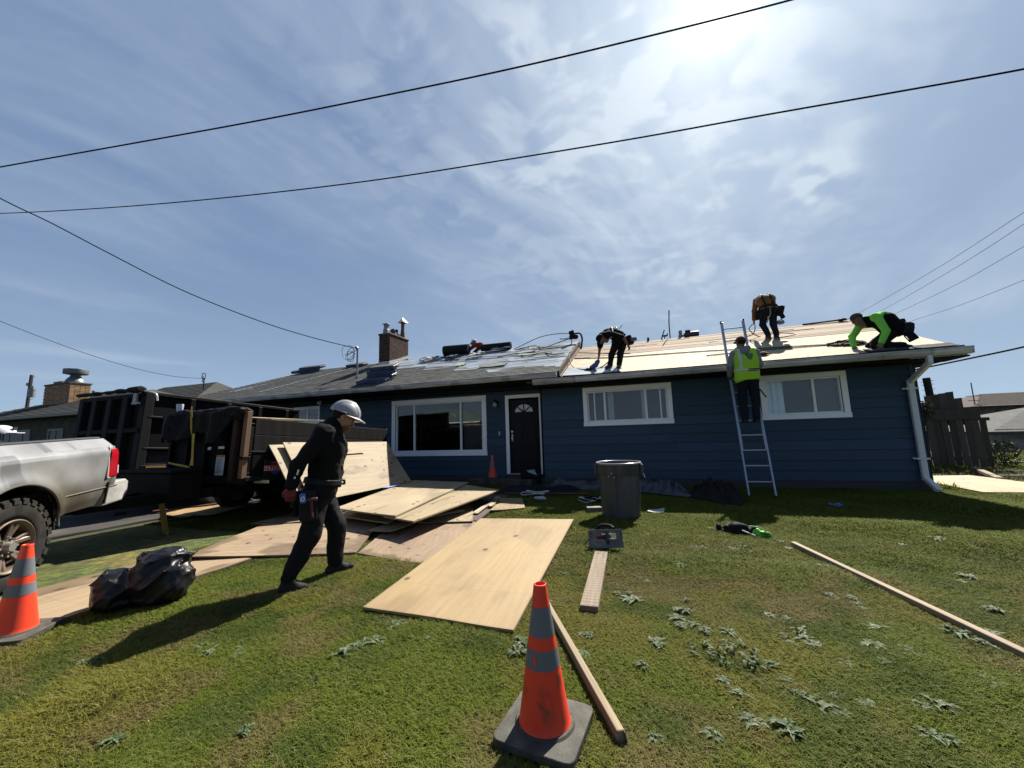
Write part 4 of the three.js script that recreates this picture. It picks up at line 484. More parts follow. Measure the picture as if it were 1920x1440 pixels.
  solo('board_offcut', beam(toW(0.55, 0.9, -1.6), toW(0.68, 1.80, -1.72), 0.14, 0.02, 0.003), mat([0.38, 0.39, 0.38], 0.8), 'pale upright board end sticking up out of the truck bed', 'board');
  solo('ratchet_strap', tube([toW(-0.15, 1.45, -0.35), toW(0.05, 1.46, -0.38), toW(0.15, 1.44, -0.3), toW(0.22, 1.46, -0.4)], 0.018, 24, 6), mat([0.25, 0.25, 0.24], 0.7), 'crumpled grey strap lying along the near bed rail', 'strap');
  const ch = []; for (let i = 0; i < 15; i++) { const a = i / 14, x = mix(1.55, 1.95, a), y = 0.50 - 0.26 * Math.sin(a * Math.PI), p = toW(x, y, -0.75 - 0.2 * a); ch.push(new THREE.TorusGeometry(0.028, 0.007, 5, 10).scale(1, 1.4, 1).rotateZ(1.2).rotateY(i % 2 ? 1.4 : 0).translate(...p)); } const c = solo('tow_chain', ch, mat([0.03, 0.03, 0.03], 0.5, { metalness: 0.6 }), 'dark safety chain sagging below the truck bumper', 'chain');
}

// ------------------------------------------------------------------ trailers
function canvasTex(w, h, draw) { const c = document.createElement('canvas'); c.width = w; c.height = h; draw(c.getContext('2d'), w, h); const t = new THREE.CanvasTexture(c); t.colorSpace = THREE.SRGBColorSpace; return t; }
const steelBlk = mat([0.007, 0.007, 0.008], 0.6, { map: clone(T.grime, 0.5, 0.5) }), steelBlk2 = mat([0.014, 0.014, 0.016], 0.6, { map: clone(T.grime, 0.5, 0.5) });
{
  const rot = -0.055, t = thing('dump_trailer', 'black dump trailer with a timber corner post, parked nearest behind the truck', 'trailer', [-7.03, 0, -4.42]);
  const Rx = new THREE.Matrix4().makeTranslation(0, 0.9, 0).multiply(new THREE.Matrix4().makeRotationX(-rot * -1)).multiply(new THREE.Matrix4().makeTranslation(0, -0.9, 0)), TT = (gs) => [gs].flat(3).map((g) => g.applyMatrix4(Rx));
  const L = 3.5, W2 = 0.93;
  part('front_panel', TT([cb(1.80, 1.00, 0.05, -0.02, 1.26, -0.03, 0.006)]), steelBlk, t); for (const x of [-0.88, -0.45, 0.0, 0.45, 0.72]) part('rib', TT(cb(0.07, 1.02, 0.06, x, 1.25, 0.03, 0.006)), steelBlk, t); part('top_rail', TT(cb(1.84, 0.07, 0.08, -0.01, 1.765, 0.0, 0.01)), steelBlk, t); part('bottom_rail', TT(cb(1.86, 0.12, 0.10, 0, 0.74, 0.0, 0.01)), steelBlk2, t);
  const plank = mat([0.021, 0.021, 0.022], 0.75, { map: clone(T.grain, 0.8, 0.4) });
  for (const s of [-1, 1]) { for (let i = 0; i < 3; i++) part('side_board', TT(boxUV(cb(0.04, i === 0 ? 0.40 : 0.265, L - 0.12, s * (W2 - 0.02), [0.98, 1.325, 1.598][i], -L / 2 - 0.05, 0.006))), i ? plank : steelBlk, t); part('side_rail', TT([cb(0.07, 0.08, L, s * W2, 0.76, -L / 2, 0.01), cb(0.012, 0.02, L - 0.1, s * (W2 + 0.006), 1.19, -L / 2, 0.004)]), steelBlk2, t); for (const z of [-1.2, -2.3, -3.35]) part('stake', TT(cb(0.05, 0.42, 0.07, s * (W2 + 0.02), 0.99, z, 0.006)), steelBlk, t); }
  part('corner_post', TT([cb(0.085, 1.06, 0.085, W2 - 0.02, 1.30, 0.02, 0.006)]), mat([0.17, 0.095, 0.05], 0.85, { map: clone(T.grain, 4, 0.5) }), t, 'brown timber post at the near front corner'); part('post_plate', TT(cb(0.12, 0.05, 0.14, W2 - 0.015, 1.09, 0.02, 0.004)), steelBlk, t); part('corner_post', TT(cb(0.09, 1.10, 0.09, W2 - 0.20, 1.28, 0.05, 0.006)), mat([0.045, 0.032, 0.026], 0.9, { map: T.grain }), t);
  part('tail_gate', TT(cb(1.8, 1.0, 0.06, 0, 1.25, -L, 0.006)), steelBlk, t); part('bed_floor', TT(cb(1.8, 0.06, L, 0, 0.76, -L / 2, 0.004)), steelBlk, t);
  part('frame', [cb(0.1, 0.16, L + 0.3, -0.5, 0.58, -L / 2, 0.01), cb(0.1, 0.16, L + 0.3, 0.5, 0.58, -L / 2, 0.01), beam([-0.5, 0.58, -0.2], [-0.05, 0.56, 1.55], 0.1, 0.14), beam([0.5, 0.58, -0.2], [0.05, 0.56, 1.55], 0.1, 0.14), cb(0.16, 0.16, 0.3, -0.2, 0.56, 1.62, 0.02)], steelBlk, t);
  part('tool_box', [cb(1.25, 0.42, 0.42, -0.12, 0.72, 0.55, 0.02), cb(1.29, 0.05, 0.46, -0.12, 0.945, 0.55, 0.012)], steelBlk, t); part('jack', [cyl(0.04, 0.04, 0.35, 10, 0.1, 0.66, 1.1), cyl(0.06, 0.07, 0.03, 12, 0.1, 0.42, 1.1)], M.black, t);
  const fd = part('fender', [extr((() => { const q = []; const P = [[-1.05, 0.50], [-0.95, 0.78], [-0.55, 0.97], [0.55, 0.97], [0.95, 0.78], [1.05, 0.50]]; for (const p of P) q.push(p); for (const [a, b] of P.slice().reverse()) q.push([a * 0.97, b - 0.03]); return q; })(), 0.28, 0.008).rotateY(Math.PI / 2).translate(0.95, 0.06, -1.75)], M.blackGloss, t);
  for (const s of [-1, 1]) for (const z of [-1.30, -2.15]) { const w = part('wheel', lathe([[0.20, -0.09], [0.28, -0.105], [0.36, -0.10], [0.375, -0.06], [0.375, 0.06], [0.36, 0.10], [0.28, 0.105], [0.20, 0.09]], 36).rotateZ(Math.PI / 2).translate(s * 1.10, 0.375, z), M.rubber, t); part('rim', cyl(0.2, 0.2, 0.12, 24).rotateZ(Math.PI / 2).translate(s * 1.10, 0.375, z), mat([0.10, 0.10, 0.10], 0.5), w); }
  const em = canvasTex(256, 160, (c, w, h) => { c.fillStyle = '#0b0b0d'; c.fillRect(0, 0, w, h); c.fillStyle = '#2a3f9a'; c.beginPath(); c.arc(128, 92, 56, 0, Math.PI); c.fill(); c.fillStyle = '#7a1420'; c.fillRect(72, 18, 112, 40); c.fillStyle = '#93949a'; for (let i = 0; i < 5; i++) c.fillRect(84 + i * 19, 28, 12, 7); c.fillStyle = '#a5182a'; c.fillRect(10, 62, 236, 46); c.strokeStyle = '#c9c4c8'; c.lineWidth = 4; c.strokeRect(12, 64, 232, 42); c.fillStyle = '#c9c4c8'; for (let i = 0; i < 7; i++) { c.fillRect(26 + i * 30, 74, 8, 24); c.fillRect(26 + i * 30, 74 + (i % 3) * 9, 19, 6); } });
  part('emblem', TT(new THREE.PlaneGeometry(0.46, 0.27).rotateY(Math.PI / 2).translate(W2 + 0.034, 0.925, -0.52)), mat([0.9, 0.9, 0.9], 0.5, { map: em }), t, 'red, white and blue maker emblem on the side');
  const st = canvasTex(96, 160, (c, w, h) => { c.fillStyle = '#b9c3c4'; c.fillRect(0, 0, w, h); c.fillStyle = '#a4774a'; c.fillRect(0, 0, w, 18); c.fillStyle = '#5d686a'; for (let i = 0; i < 13; i++) c.fillRect(8, 28 + i * 9, 46 + 30 * hash(i, 2), 4); });
  part('sticker', TT(new THREE.PlaneGeometry(0.20, 0.32).translate(0.46, 0.98, 0.075)), mat([0.55, 0.55, 0.55], 0.6, { map: st }), t); part('reflector', TT([cb(0.14, 0.04, 0.01, 0.45, 1.26, 0.075, 0.002), cb(0.08, 0.05, 0.01, 0.17, 1.25, 0.075, 0.002)]), mat([0.35, 0.36, 0.38], 0.3), t); part('marker_plate', cb(0.32, 0.05, 0.03, 0.95, 0.69, -0.28, 0.006), mat([0.40, 0.38, 0.30], 0.6), t);
  const tarp = nets([-1.05, -0.75, -0.30], [1.0, 0.30, 0.34], 0.020, (x, y, z) => { const rg = (q) => 1 - Math.abs(2 * q - 1), a = Math.hypot(y * 1.3 - 0.08 * (vn3(x * 4, 0, 1) - 0.5), z * 0.9) - 0.06 - 0.11 * (rg(vn3(x * 5, y * 8, z * 8, 3)) - 0.35) * (0.5 + 0.7 * sstep(0.0, 0.8, x)) - 0.04 * (rg(vn3(x * 13, y * 12, z * 12, 5)) - 0.5); const hang = Math.max(Math.abs(z - 0.11 - 0.04 * Math.sin(x * 6 + y * 2) - 0.03 * Math.sin(x * 17 - y * 4) - 0.05 * (vn3(x * 4, y * 5, 2, 8) - 0.5)) - 0.016, y - 0.02, -0.62 + 0.42 * vn3(x * 2.6, 0, 0, 9) + 0.10 * vn3(x * 11, 0, 0, 10) + 0.25 * sstep(0.3, 0.9, x) - y); return Math.max(Math.min(a, hang), Math.abs(x) - 0.93 + 0.05 * vn3(0, y * 8, z * 8, 4)); });
  solo('tarp', tarp.translate(-7.05, 1.82, -4.40), mat([0.008, 0.008, 0.0085], 0.55), 'crumpled black mesh tarp bunched over the front of the nearer trailer', 'tarp');
  const ym = mat([0.30, 0.22, 0.015], 0.6); solo('ratchet_strap', [slab([[-7.11, 1.50, -4.24], [-7.04, 1.50, -4.24], [-6.99, 0.99, -4.22], [-7.07, 0.99, -4.22]], 0.004, 0.01, 2, 2, 8), slab([[-7.05, 0.98, -4.2], [-7.0, 0.95, -4.18], [-7.55, 1.02, -4.18], [-7.58, 1.05, -4.2]], 0.004, 0.01, 3, 2, 8), slab([[-7.12, 1.95, -4.2], [-7.10, 1.95, -4.2], [-7.09, 1.50, -4.22], [-7.11, 1.50, -4.22]], 0.004, 0.01, 2, 2, 8)], ym, 'yellow ratchet strap hanging down the front of the nearer trailer', 'strap'); solo('strap_end', slab([[-7.02, 0.52, -3.80], [-6.90, 0.52, -3.80], [-6.90, 0.0, -3.9], [-7.02, 0.0, -3.9]], 0.006, 0.01, 2, 2, 6), mat([0.22, 0.15, 0.02], 0.7), 'loose yellow strap end hanging to the ground below the trailer', 'strap');
  solo('plywood_sheet', slab([[-7.05, 1.80, -5.0], [-6.25, 1.74, -4.95], [-6.25, 1.72, -7.2], [-7.05, 1.78, -7.2]], 0.03, 0.005, 3), mat([0.36, 0.29, 0.18], 0.8, { map: T.plyA }), 'pale plywood sheets loaded in the nearer trailer, showing above its side', 'plywood');
  solo('paper_cup', lathe([[0, 0], [0.045, 0], [0.055, 0.15], [0.05, 0.15], [0.04, 0.01], [0, 0.01]], 16).translate(-7.93, 1.90, -4.5), mat([0.4, 0.43, 0.5], 0.5), 'pale cup standing at the left end of the trailer tarp', 'cup');

  const u = thing('dump_trailer', 'taller black ribbed dump trailer standing behind the truck bed', 'trailer', [-10.15, 0, -4.55]);
  const rx = new THREE.Matrix4().makeTranslation(0, 0.9, 0).multiply(new THREE.Matrix4().makeRotationX(rot)).multiply(new THREE.Matrix4().makeTranslation(0, -0.9, 0)), UU = (gs) => [gs].flat(3).map((g) => g.applyMatrix4(rx)), l2 = 3.4, hw = 1.05;
  part('front_panel', UU(cb(2.1, 1.72, 0.05, 0, 1.46, -0.03, 0.006)), steelBlk2, u); for (const x of [-0.98, -0.52, 0, 0.52]) part('rib', UU(cb(0.16, 1.70, 0.11, x, 1.46, 0.05, 0.012)), M.black, u); for (const y of [0.62, 1.62, 2.29]) part('cross_rail', UU(cb(2.14, 0.09, 0.09, 0, y, 0.055, 0.012)), steelBlk, u); part('corner_post', UU(cb(0.16, 1.85, 0.16, hw - 0.02, 1.45, 0.0, 0.015)), M.black, u);
  for (const s of [-1, 1]) { part('side_panel', UU(cb(0.05, 1.72, l2, s * (hw - 0.03), 1.46, -l2 / 2, 0.006)), steelBlk, u); for (const y of [0.95, 1.28, 1.88]) part('side_rail', UU(cb(0.07, 0.045, l2, s * (hw + 0.03), y, -l2 / 2, 0.012)), steelBlk2, u); part('top_rail', UU(cb(0.09, 0.07, l2, s * hw, 2.33, -l2 / 2, 0.012)), steelBlk2, u); for (let i = 1; i < 5; i++) part('rib', UU(cb(0.09, 1.7, 0.10, s * (hw + 0.02), 1.46, -i * 0.75, 0.012)), steelBlk, u); }
  part('tail_gate', UU(cb(2.1, 1.7, 0.06, 0, 1.46, -l2, 0.006)), steelBlk, u); part('bed_floor', UU(cb(2.1, 0.08, l2, 0, 0.62, -l2 / 2, 0.006)), steelBlk, u); part('frame', [cb(0.12, 0.18, l2 + 0.3, -0.5, 0.46, -l2 / 2, 0.01), cb(0.12, 0.18, l2 + 0.3, 0.5, 0.46, -l2 / 2, 0.01), beam([-0.5, 0.46, 0], [-0.05, 0.46, 1.3], 0.1, 0.14), beam([0.5, 0.46, 0], [0.05, 0.46, 1.3], 0.1, 0.14), cb(0.5, 0.5, 0.4, 0.1, 0.7, 0.4, 0.02)], M.black, u);
  for (const s of [-1, 1]) for (const z of [-1.3, -2.15]) { const w = part('wheel', lathe([[0.20, -0.09], [0.28, -0.105], [0.36, -0.10], [0.375, -0.06], [0.375, 0.06], [0.36, 0.10], [0.28, 0.105], [0.20, 0.09]], 36).rotateZ(Math.PI / 2).translate(s * 1.22, 0.375, z), M.rubber, u); part('rim', cyl(0.2, 0.2, 0.12, 24).rotateZ(Math.PI / 2).translate(s * 1.22, 0.375, z), steelBlk2, w); }
  const warn = canvasTex(128, 96, (c, w, h) => { c.fillStyle = '#5b5c5d'; c.fillRect(0, 0, w, h); c.fillStyle = '#a07a2c'; c.fillRect(0, 0, w, 18); c.fillStyle = '#26272a'; for (let i = 0; i < 4; i++) c.fillRect(0, 34 + i * 18, w, 5); }), crown = canvasTex(128, 96, (c, w, h) => { c.fillStyle = '#101013'; c.fillRect(0, 0, w, h); c.fillStyle = '#2b2b30'; c.beginPath(); c.moveTo(14, 80); c.lineTo(8, 36); c.lineTo(36, 56); c.lineTo(48, 22); c.lineTo(64, 44); c.lineTo(80, 22); c.lineTo(92, 56); c.lineTo(120, 36); c.lineTo(114, 80); c.fill(); });
  part('warning_label', UU(new THREE.PlaneGeometry(0.55, 0.34).rotateY(Math.PI / 2).translate(hw + 0.074, 0.78, -0.36)), mat([0.5, 0.5, 0.5], 0.6, { map: warn }), u); part('emblem', UU(new THREE.PlaneGeometry(0.50, 0.24).rotateY(Math.PI / 2).translate(hw + 0.006, 1.11, -0.36)), mat([0.8, 0.8, 0.8], 0.6, { map: crown }), u, 'faint crown emblem'); part('reflector', UU(cb(0.01, 0.07, 0.2, hw + 0.08, 0.52, -0.2, 0.002)), mat([0.42, 0.43, 0.44], 0.3), u); part('bracket', UU([cb(0.10, 0.22, 0.05, hw - 0.14, 2.22, 0.13, 0.01), cb(0.2, 0.05, 0.06, hw - 0.10, 2.13, 0.13, 0.01)]), mat([0.22, 0.22, 0.22], 0.4, { metalness: 0.4 }), u); part('crank', UU(tube([[hw + 0.05, 2.36, 0.10], [hw + 0.25, 2.33, 0.10], [hw + 0.38, 2.28, 0.08], [hw + 0.40, 2.16, 0.06]], 0.016, 20, 8)), mat([0.6, 0.6, 0.58], 0.3, { metalness: 0.5 }), u);
  const tr = nets([-1.1, -0.2, -0.2], [1.1, 0.25, 0.25], 0.02, (x, y, z) => Math.max(Math.hypot(y * 1.5, z) - 0.055 - 0.06 * (vn3(x * 5, y * 7, z * 7, 13) - 0.45) - 0.03 * sstep(0.2, 1, x), Math.abs(x) - 1.06)); solo('tarp', tr.translate(-10.15, 2.40, -4.50), mat([0.016, 0.016, 0.017], 0.65), 'rolled black tarp along the top of the taller trailer', 'tarp');
}

// ------------------------------------------------------------------ plywood on the lawn
const plyMat = (c, t, r = 0.72) => mat(c, r, { map: t, bumpMap: clone(T.bumpFine, 3, 6), bumpScale: 0.0006 });
const PLY = { yellow: plyMat([0.275, 0.2, 0.098], T.plyD), tan: plyMat([0.25, 0.185, 0.118], T.plyB), pink: plyMat([0.215, 0.15, 0.098], T.plyB), cream: plyMat([0.30, 0.245, 0.155], T.plyA), grey: plyMat([0.2, 0.155, 0.095], T.plyC), knot: plyMat([0.275, 0.215, 0.13], T.plyC) };
const KEEP = []; // outlines where no grass grows up
function ply(label, q, m, th, warp, seed, opt = {}) { const o = solo('plywood_sheet', slab(q, th, warp, seed, 8, 14, opt.flip), m, label, 'plywood'); if (!opt.high) KEEP.push(q.map((p) => [p[0], p[2]])); return o; }
ply('large clean yellow plywood sheet lying alone nearest the middle cone', [[-2.19, 0.055, -2.58], [-0.96, 0.045, -2.59], [-1.16, 0.075, -5.80], [-2.54, 0.075, -5.55]], PLY.yellow, 0.018, 0.006, 2);
ply('long tan plywood sheet under the walking man, behind the garbage bag', [[-5.05, 0.075, -3.02], [-3.30, 0.045, -3.76], [-4.21, 0.06, -5.44], [-5.85, 0.075, -4.72]], PLY.tan, 0.016, 0.010, 3, { flip: true });
ply('sandy plywood strip on the grass running under the black garbage bag', [[-5.60, 0.035, -0.7], [-4.42, 0.035, -0.75], [-4.33, 0.04, -3.28], [-5.48, 0.04, -3.3]], plyMat([0.275, 0.207, 0.132], T.plyB), 0.016, 0.005, 4);
ply('pinkish worn plywood sheet left of the large yellow sheet', [[-3.25, 0.045, -3.73], [-2.05, 0.035, -3.60], [-2.53, 0.05, -5.42], [-3.85, 0.055, -5.21]], PLY.pink, 0.016, 0.008, 5);
ply('pale plywood sheet sticking out behind the pinkish sheet', [[-3.75, 0.085, -5.0], [-2.56, 0.08, -5.32], [-3.43, 0.10, -7.17], [-4.5, 0.10, -6.9]], plyMat([0.27, 0.21, 0.13], T.plyB), 0.016, 0.006, 6);
ply('top cream plywood sheet of the stepped pile before the leaning panel', [[-4.62, 0.30, -4.80], [-3.33, 0.29, -4.53], [-3.87, 0.31, -7.86], [-5.45, 0.31, -8.1]], PLY.cream, 0.020, 0.008, 7, { high: true });
ply('knotty plywood sheet on the pile, right of the cream one, in half shade', [[-3.60, 0.262, -4.62], [-2.94, 0.275, -4.37], [-2.81, 0.285, -7.03], [-3.95, 0.275, -7.80]], PLY.knot, 0.020, 0.006, 8, { high: true });
ply('narrow plywood offcut jutting from under the front of the pile', [[-4.75, 0.16, -4.95], [-3.60, 0.15, -4.72], [-3.75, 0.17, -5.6], [-4.9, 0.17, -5.8]], PLY.cream, 0.018, 0.004, 9, { high: true });
ply('small plywood scrap wedged between the tan and pinkish sheets', [[-3.70, 0.105, -4.45], [-3.38, 0.10, -4.52], [-3.30, 0.11, -5.25], [-3.72, 0.11, -5.15]], PLY.cream, 0.016, 0.004, 10, { high: true });
for (const [k, y, dx] of [[0, 0.20, 0.25], [1, 0.24, -0.1], [2, 0.12, 0.12]]) ply(['lower sheet of the plywood pile, showing as a dark edge', 'middle sheet of the plywood pile, hidden but for its edge', 'lowest sheet of the plywood pile, lying on the grass'][k], [[-4.55 + dx, y, -5.2], [-3.35 + dx * 0.6, y, -5.0], [-3.75 + dx, y, -7.6], [-5.3 + dx, y, -7.9]], PLY.grey, 0.03, 0.004, 11 + k, { high: k < 2 });
ply('front plywood panel leaning against the trailer side, half in shade', [[-5.28, 0.33, -4.98], [-5.24, 0.325, -7.70], [-5.98, 1.24, -7.78], [-6.03, 1.315, -5.02]], PLY.knot, 0.018, 0.006, 15, { high: true, flip: true });
ply('rear plywood panel leaning on the trailer, showing left of the front one', [[-5.36, 0.33, -4.80], [-5.33, 0.325, -7.3], [-6.08, 1.25, -7.35], [-6.12, 1.30, -4.82]], PLY.cream, 0.018, 0.006, 16, { high: true, flip: true });
ply('pale plywood sheet on the ground right of the house corner', [[5.50, 0.055, -9.48], [7.25, 0.05, -9.75], [6.85, 0.07, -12.1], [5.42, 0.07, -11.9]], PLY.yellow, 0.018, 0.008, 17);
ply('plywood offcut lying under the front of the nearer trailer', [[-8.65, 0.05, -4.75], [-7.9, 0.045, -4.75], [-8.35, 0.06, -5.9], [-9.3, 0.06, -6.1]], PLY.yellow, 0.016, 0.01, 18);
ply('plywood strip under the trailer nose beside the yellow strap end', [[-7.85, 0.06, -4.82], [-7.55, 0.06, -5.0], [-8.0, 0.06, -6.0], [-8.4, 0.06, -5.9]], PLY.cream, 0.016, 0.01, 19);
ply('dark plywood corner just left of the walking man at the long tan sheet', [[-5.9, 0.09, -4.42], [-5.1, 0.09, -4.75], [-5.2, 0.10, -5.6], [-6.0, 0.09, -5.3]], plyMat([0.2, 0.13, 0.09], T.plyB), 0.016, 0.008, 20);
{
  const o = solo('chipboard_offcut', slab([[-2.66, 0.07, -6.18], [-2.16, 0.06, -6.59], [-2.50, 0.07, -7.44], [-2.98, 0.08, -7.38]], 0.018, 0.005, 3), mat([0.28, 0.21, 0.119], 0.8, { map: T.osb }), 'speckled chipboard offcut on the grass at the right end of the pile', 'chipboard');
  KEEP.push([[-2.66, -6.18], [-2.16, -6.59], [-2.50, -7.44], [-2.98, -7.38]]);
  const old = [0.10, 0.075, 0.075]; const bd = (label, a, b, w, h, c, t = T.grain, name = 'board') => { const A = V(...a), B = V(...b), dir = B.clone().sub(A).normalize(), n = V(-dir.z, 0, dir.x).multiplyScalar(w / 2 + 0.01); KEEP.push([[a[0] + n.x, a[2] + n.z], [b[0] + n.x, b[2] + n.z], [b[0] - n.x, b[2] - n.z], [a[0] - n.x, a[2] - n.z]]); const g = beam(a, b, w, h, 0.003); const p = g.attributes.position, L = A.distanceTo(B); const uv = g.attributes.uv; for (let i = 0; i < p.count; i++) { const q = V(p.getX(i), p.getY(i), p.getZ(i)).sub(A), s = q.dot(dir); uv.setXY(i, (q.dot(n) / n.length() + q.y) * 4, s * 0.7); } return solo(name, g, mat(c, 0.85, { map: t }), label, 'board'); };
  bd('dark weathered board right of the pile, with torn pale splinters on it', [-2.68, 0.05, -5.45], [-3.02, 0.06, -7.75], 0.26, 0.03, old); bd('second weathered board beside the torn one, nearer the pile', [-2.98, 0.04, -5.6], [-3.22, 0.05, -7.75], 0.20, 0.03, [0.12, 0.09, 0.085]);
  for (let i = 0; i < 3; i++) solo('splinter', slab([[-2.85 + 0.05 * i, 0.085 + 0.01 * i, -5.35 - 0.5 * i], [-2.76 + 0.05 * i, 0.085 + 0.01 * i, -5.32 - 0.5 * i], [-2.78 - 0.06 * i, 0.09 + 0.01 * i, -6.4 - 0.45 * i], [-2.88 - 0.06 * i, 0.09 + 0.01 * i, -6.5 - 0.4 * i]], 0.006, 0.012, i + 2, 3, 8), PLY.cream, ['nearest pale splinter torn along the dark weathered board', 'middle pale splinter torn along the dark weathered board', 'farthest pale splinter torn along the dark weathered board'][i], 'splinter');
  bd('narrow pale batten lying across the sheet behind the pinkish sheet', [-3.47, 0.12, -5.02], [-2.98, 0.125, -5.85], 0.05, 0.035, [0.238, 0.182, 0.112]);
  bd('short rough-sawn board lying in front of the upright saw', [-0.60, 0.035, -4.42], [-0.53, 0.035, -3.06], 0.135, 0.042, [0.231, 0.1785, 0.1295], T.saw);
  const batten = bd('long batten with a grey side, running behind the nearest cone', [-0.86, 0.035, -3.06], [-0.215, 0.035, -1.875], 0.036, 0.062, [0.322, 0.259, 0.1785]);
  part('weathered_face', slab([[-0.838, 0.064, -3.055], [-0.194, 0.064, -1.87], [-0.188, 0.004, -1.873], [-0.832, 0.004, -3.058]], 0.003, 0.0005, 3, 20, 1), mat([0.13, 0.11, 0.125], 0.95, { map: T.saw }), batten, 'weathered grey side of the batten');
  bd('long pale batten crossing the lawn to the right edge', [1.40, 0.04, -5.27], [2.12, 0.04, -2.1], 0.052, 0.036, [0.329, 0.266, 0.189]);
  bd('pale timber on the dirt right of the house, pointing at the camera', [7.75, 0.10, -13.5], [6.98, 0.06, -11.5], 0.11, 0.07, [0.28, 0.224, 0.154]); bd('thin pale batten on the dirt at the right edge, nearer', [7.4, 0.05, -12.2], [9.4, 0.05, -12.3], 0.07, 0.04, [0.28, 0.238, 0.182]); bd('far thin pale batten on the grass right of the fence', [9.6, 0.06, -15.8], [11.5, 0.06, -15.6], 0.08, 0.05, [0.252, 0.231, 0.196]); bd('short broken batten on the dirt by the right edge', [6.9, 0.04, -10.75], [7.8, 0.04, -10.6], 0.05, 0.03, [0.252, 0.21, 0.161]);
  bd('reddish board lying along the shade edge before the doorstep', [-3.1, 0.06, -8.05], [-1.3, 0.05, -8.35], 0.07, 0.025, [0.17, 0.07, 0.055]); bd('reddish-brown board lying under the nose of the trailer', [-9.2, 0.06, -4.9], [-8.4, 0.07, -6.3], 0.10, 0.03, [0.14, 0.05, 0.03]); bd('black plank lying at the edge of the lawn under the trailer', [-8.0, 0.03, -4.45], [-7.6, 0.03, -6.0], 0.12, 0.03, [0.03, 0.028, 0.026]);
  solo('blue_scrap', slab([[-5.50, 0.335, -6.75], [-5.15, 0.33, -6.6], [-5.05, 0.33, -7.05], [-5.45, 0.335, -7.2]], 0.004, 0.012, 5), mat([0.16, 0.21, 0.50], 0.6), 'blue plastic scrap on the cream sheet at the foot of the leaning panel', 'scrap'); solo('blue_scrap', slab([[2.66, 0.03, -7.78], [2.84, 0.03, -7.80], [2.82, 0.05, -7.92], [2.68, 0.04, -7.95]], 0.006, 0.015, 6), mat([0.08, 0.10, 0.42], 0.6), 'blue plastic scrap in the shade before the right window', 'scrap'); solo('blue_scrap', slab([[-8.5, 0.08, -5.7], [-8.2, 0.08, -5.8], [-8.4, 0.09, -6.3], [-8.7, 0.08, -6.2]], 0.006, 0.015, 6), mat([0.10, 0.16, 0.48], 0.6), 'blue plastic scrap among the boards under the trailer', 'scrap');
}

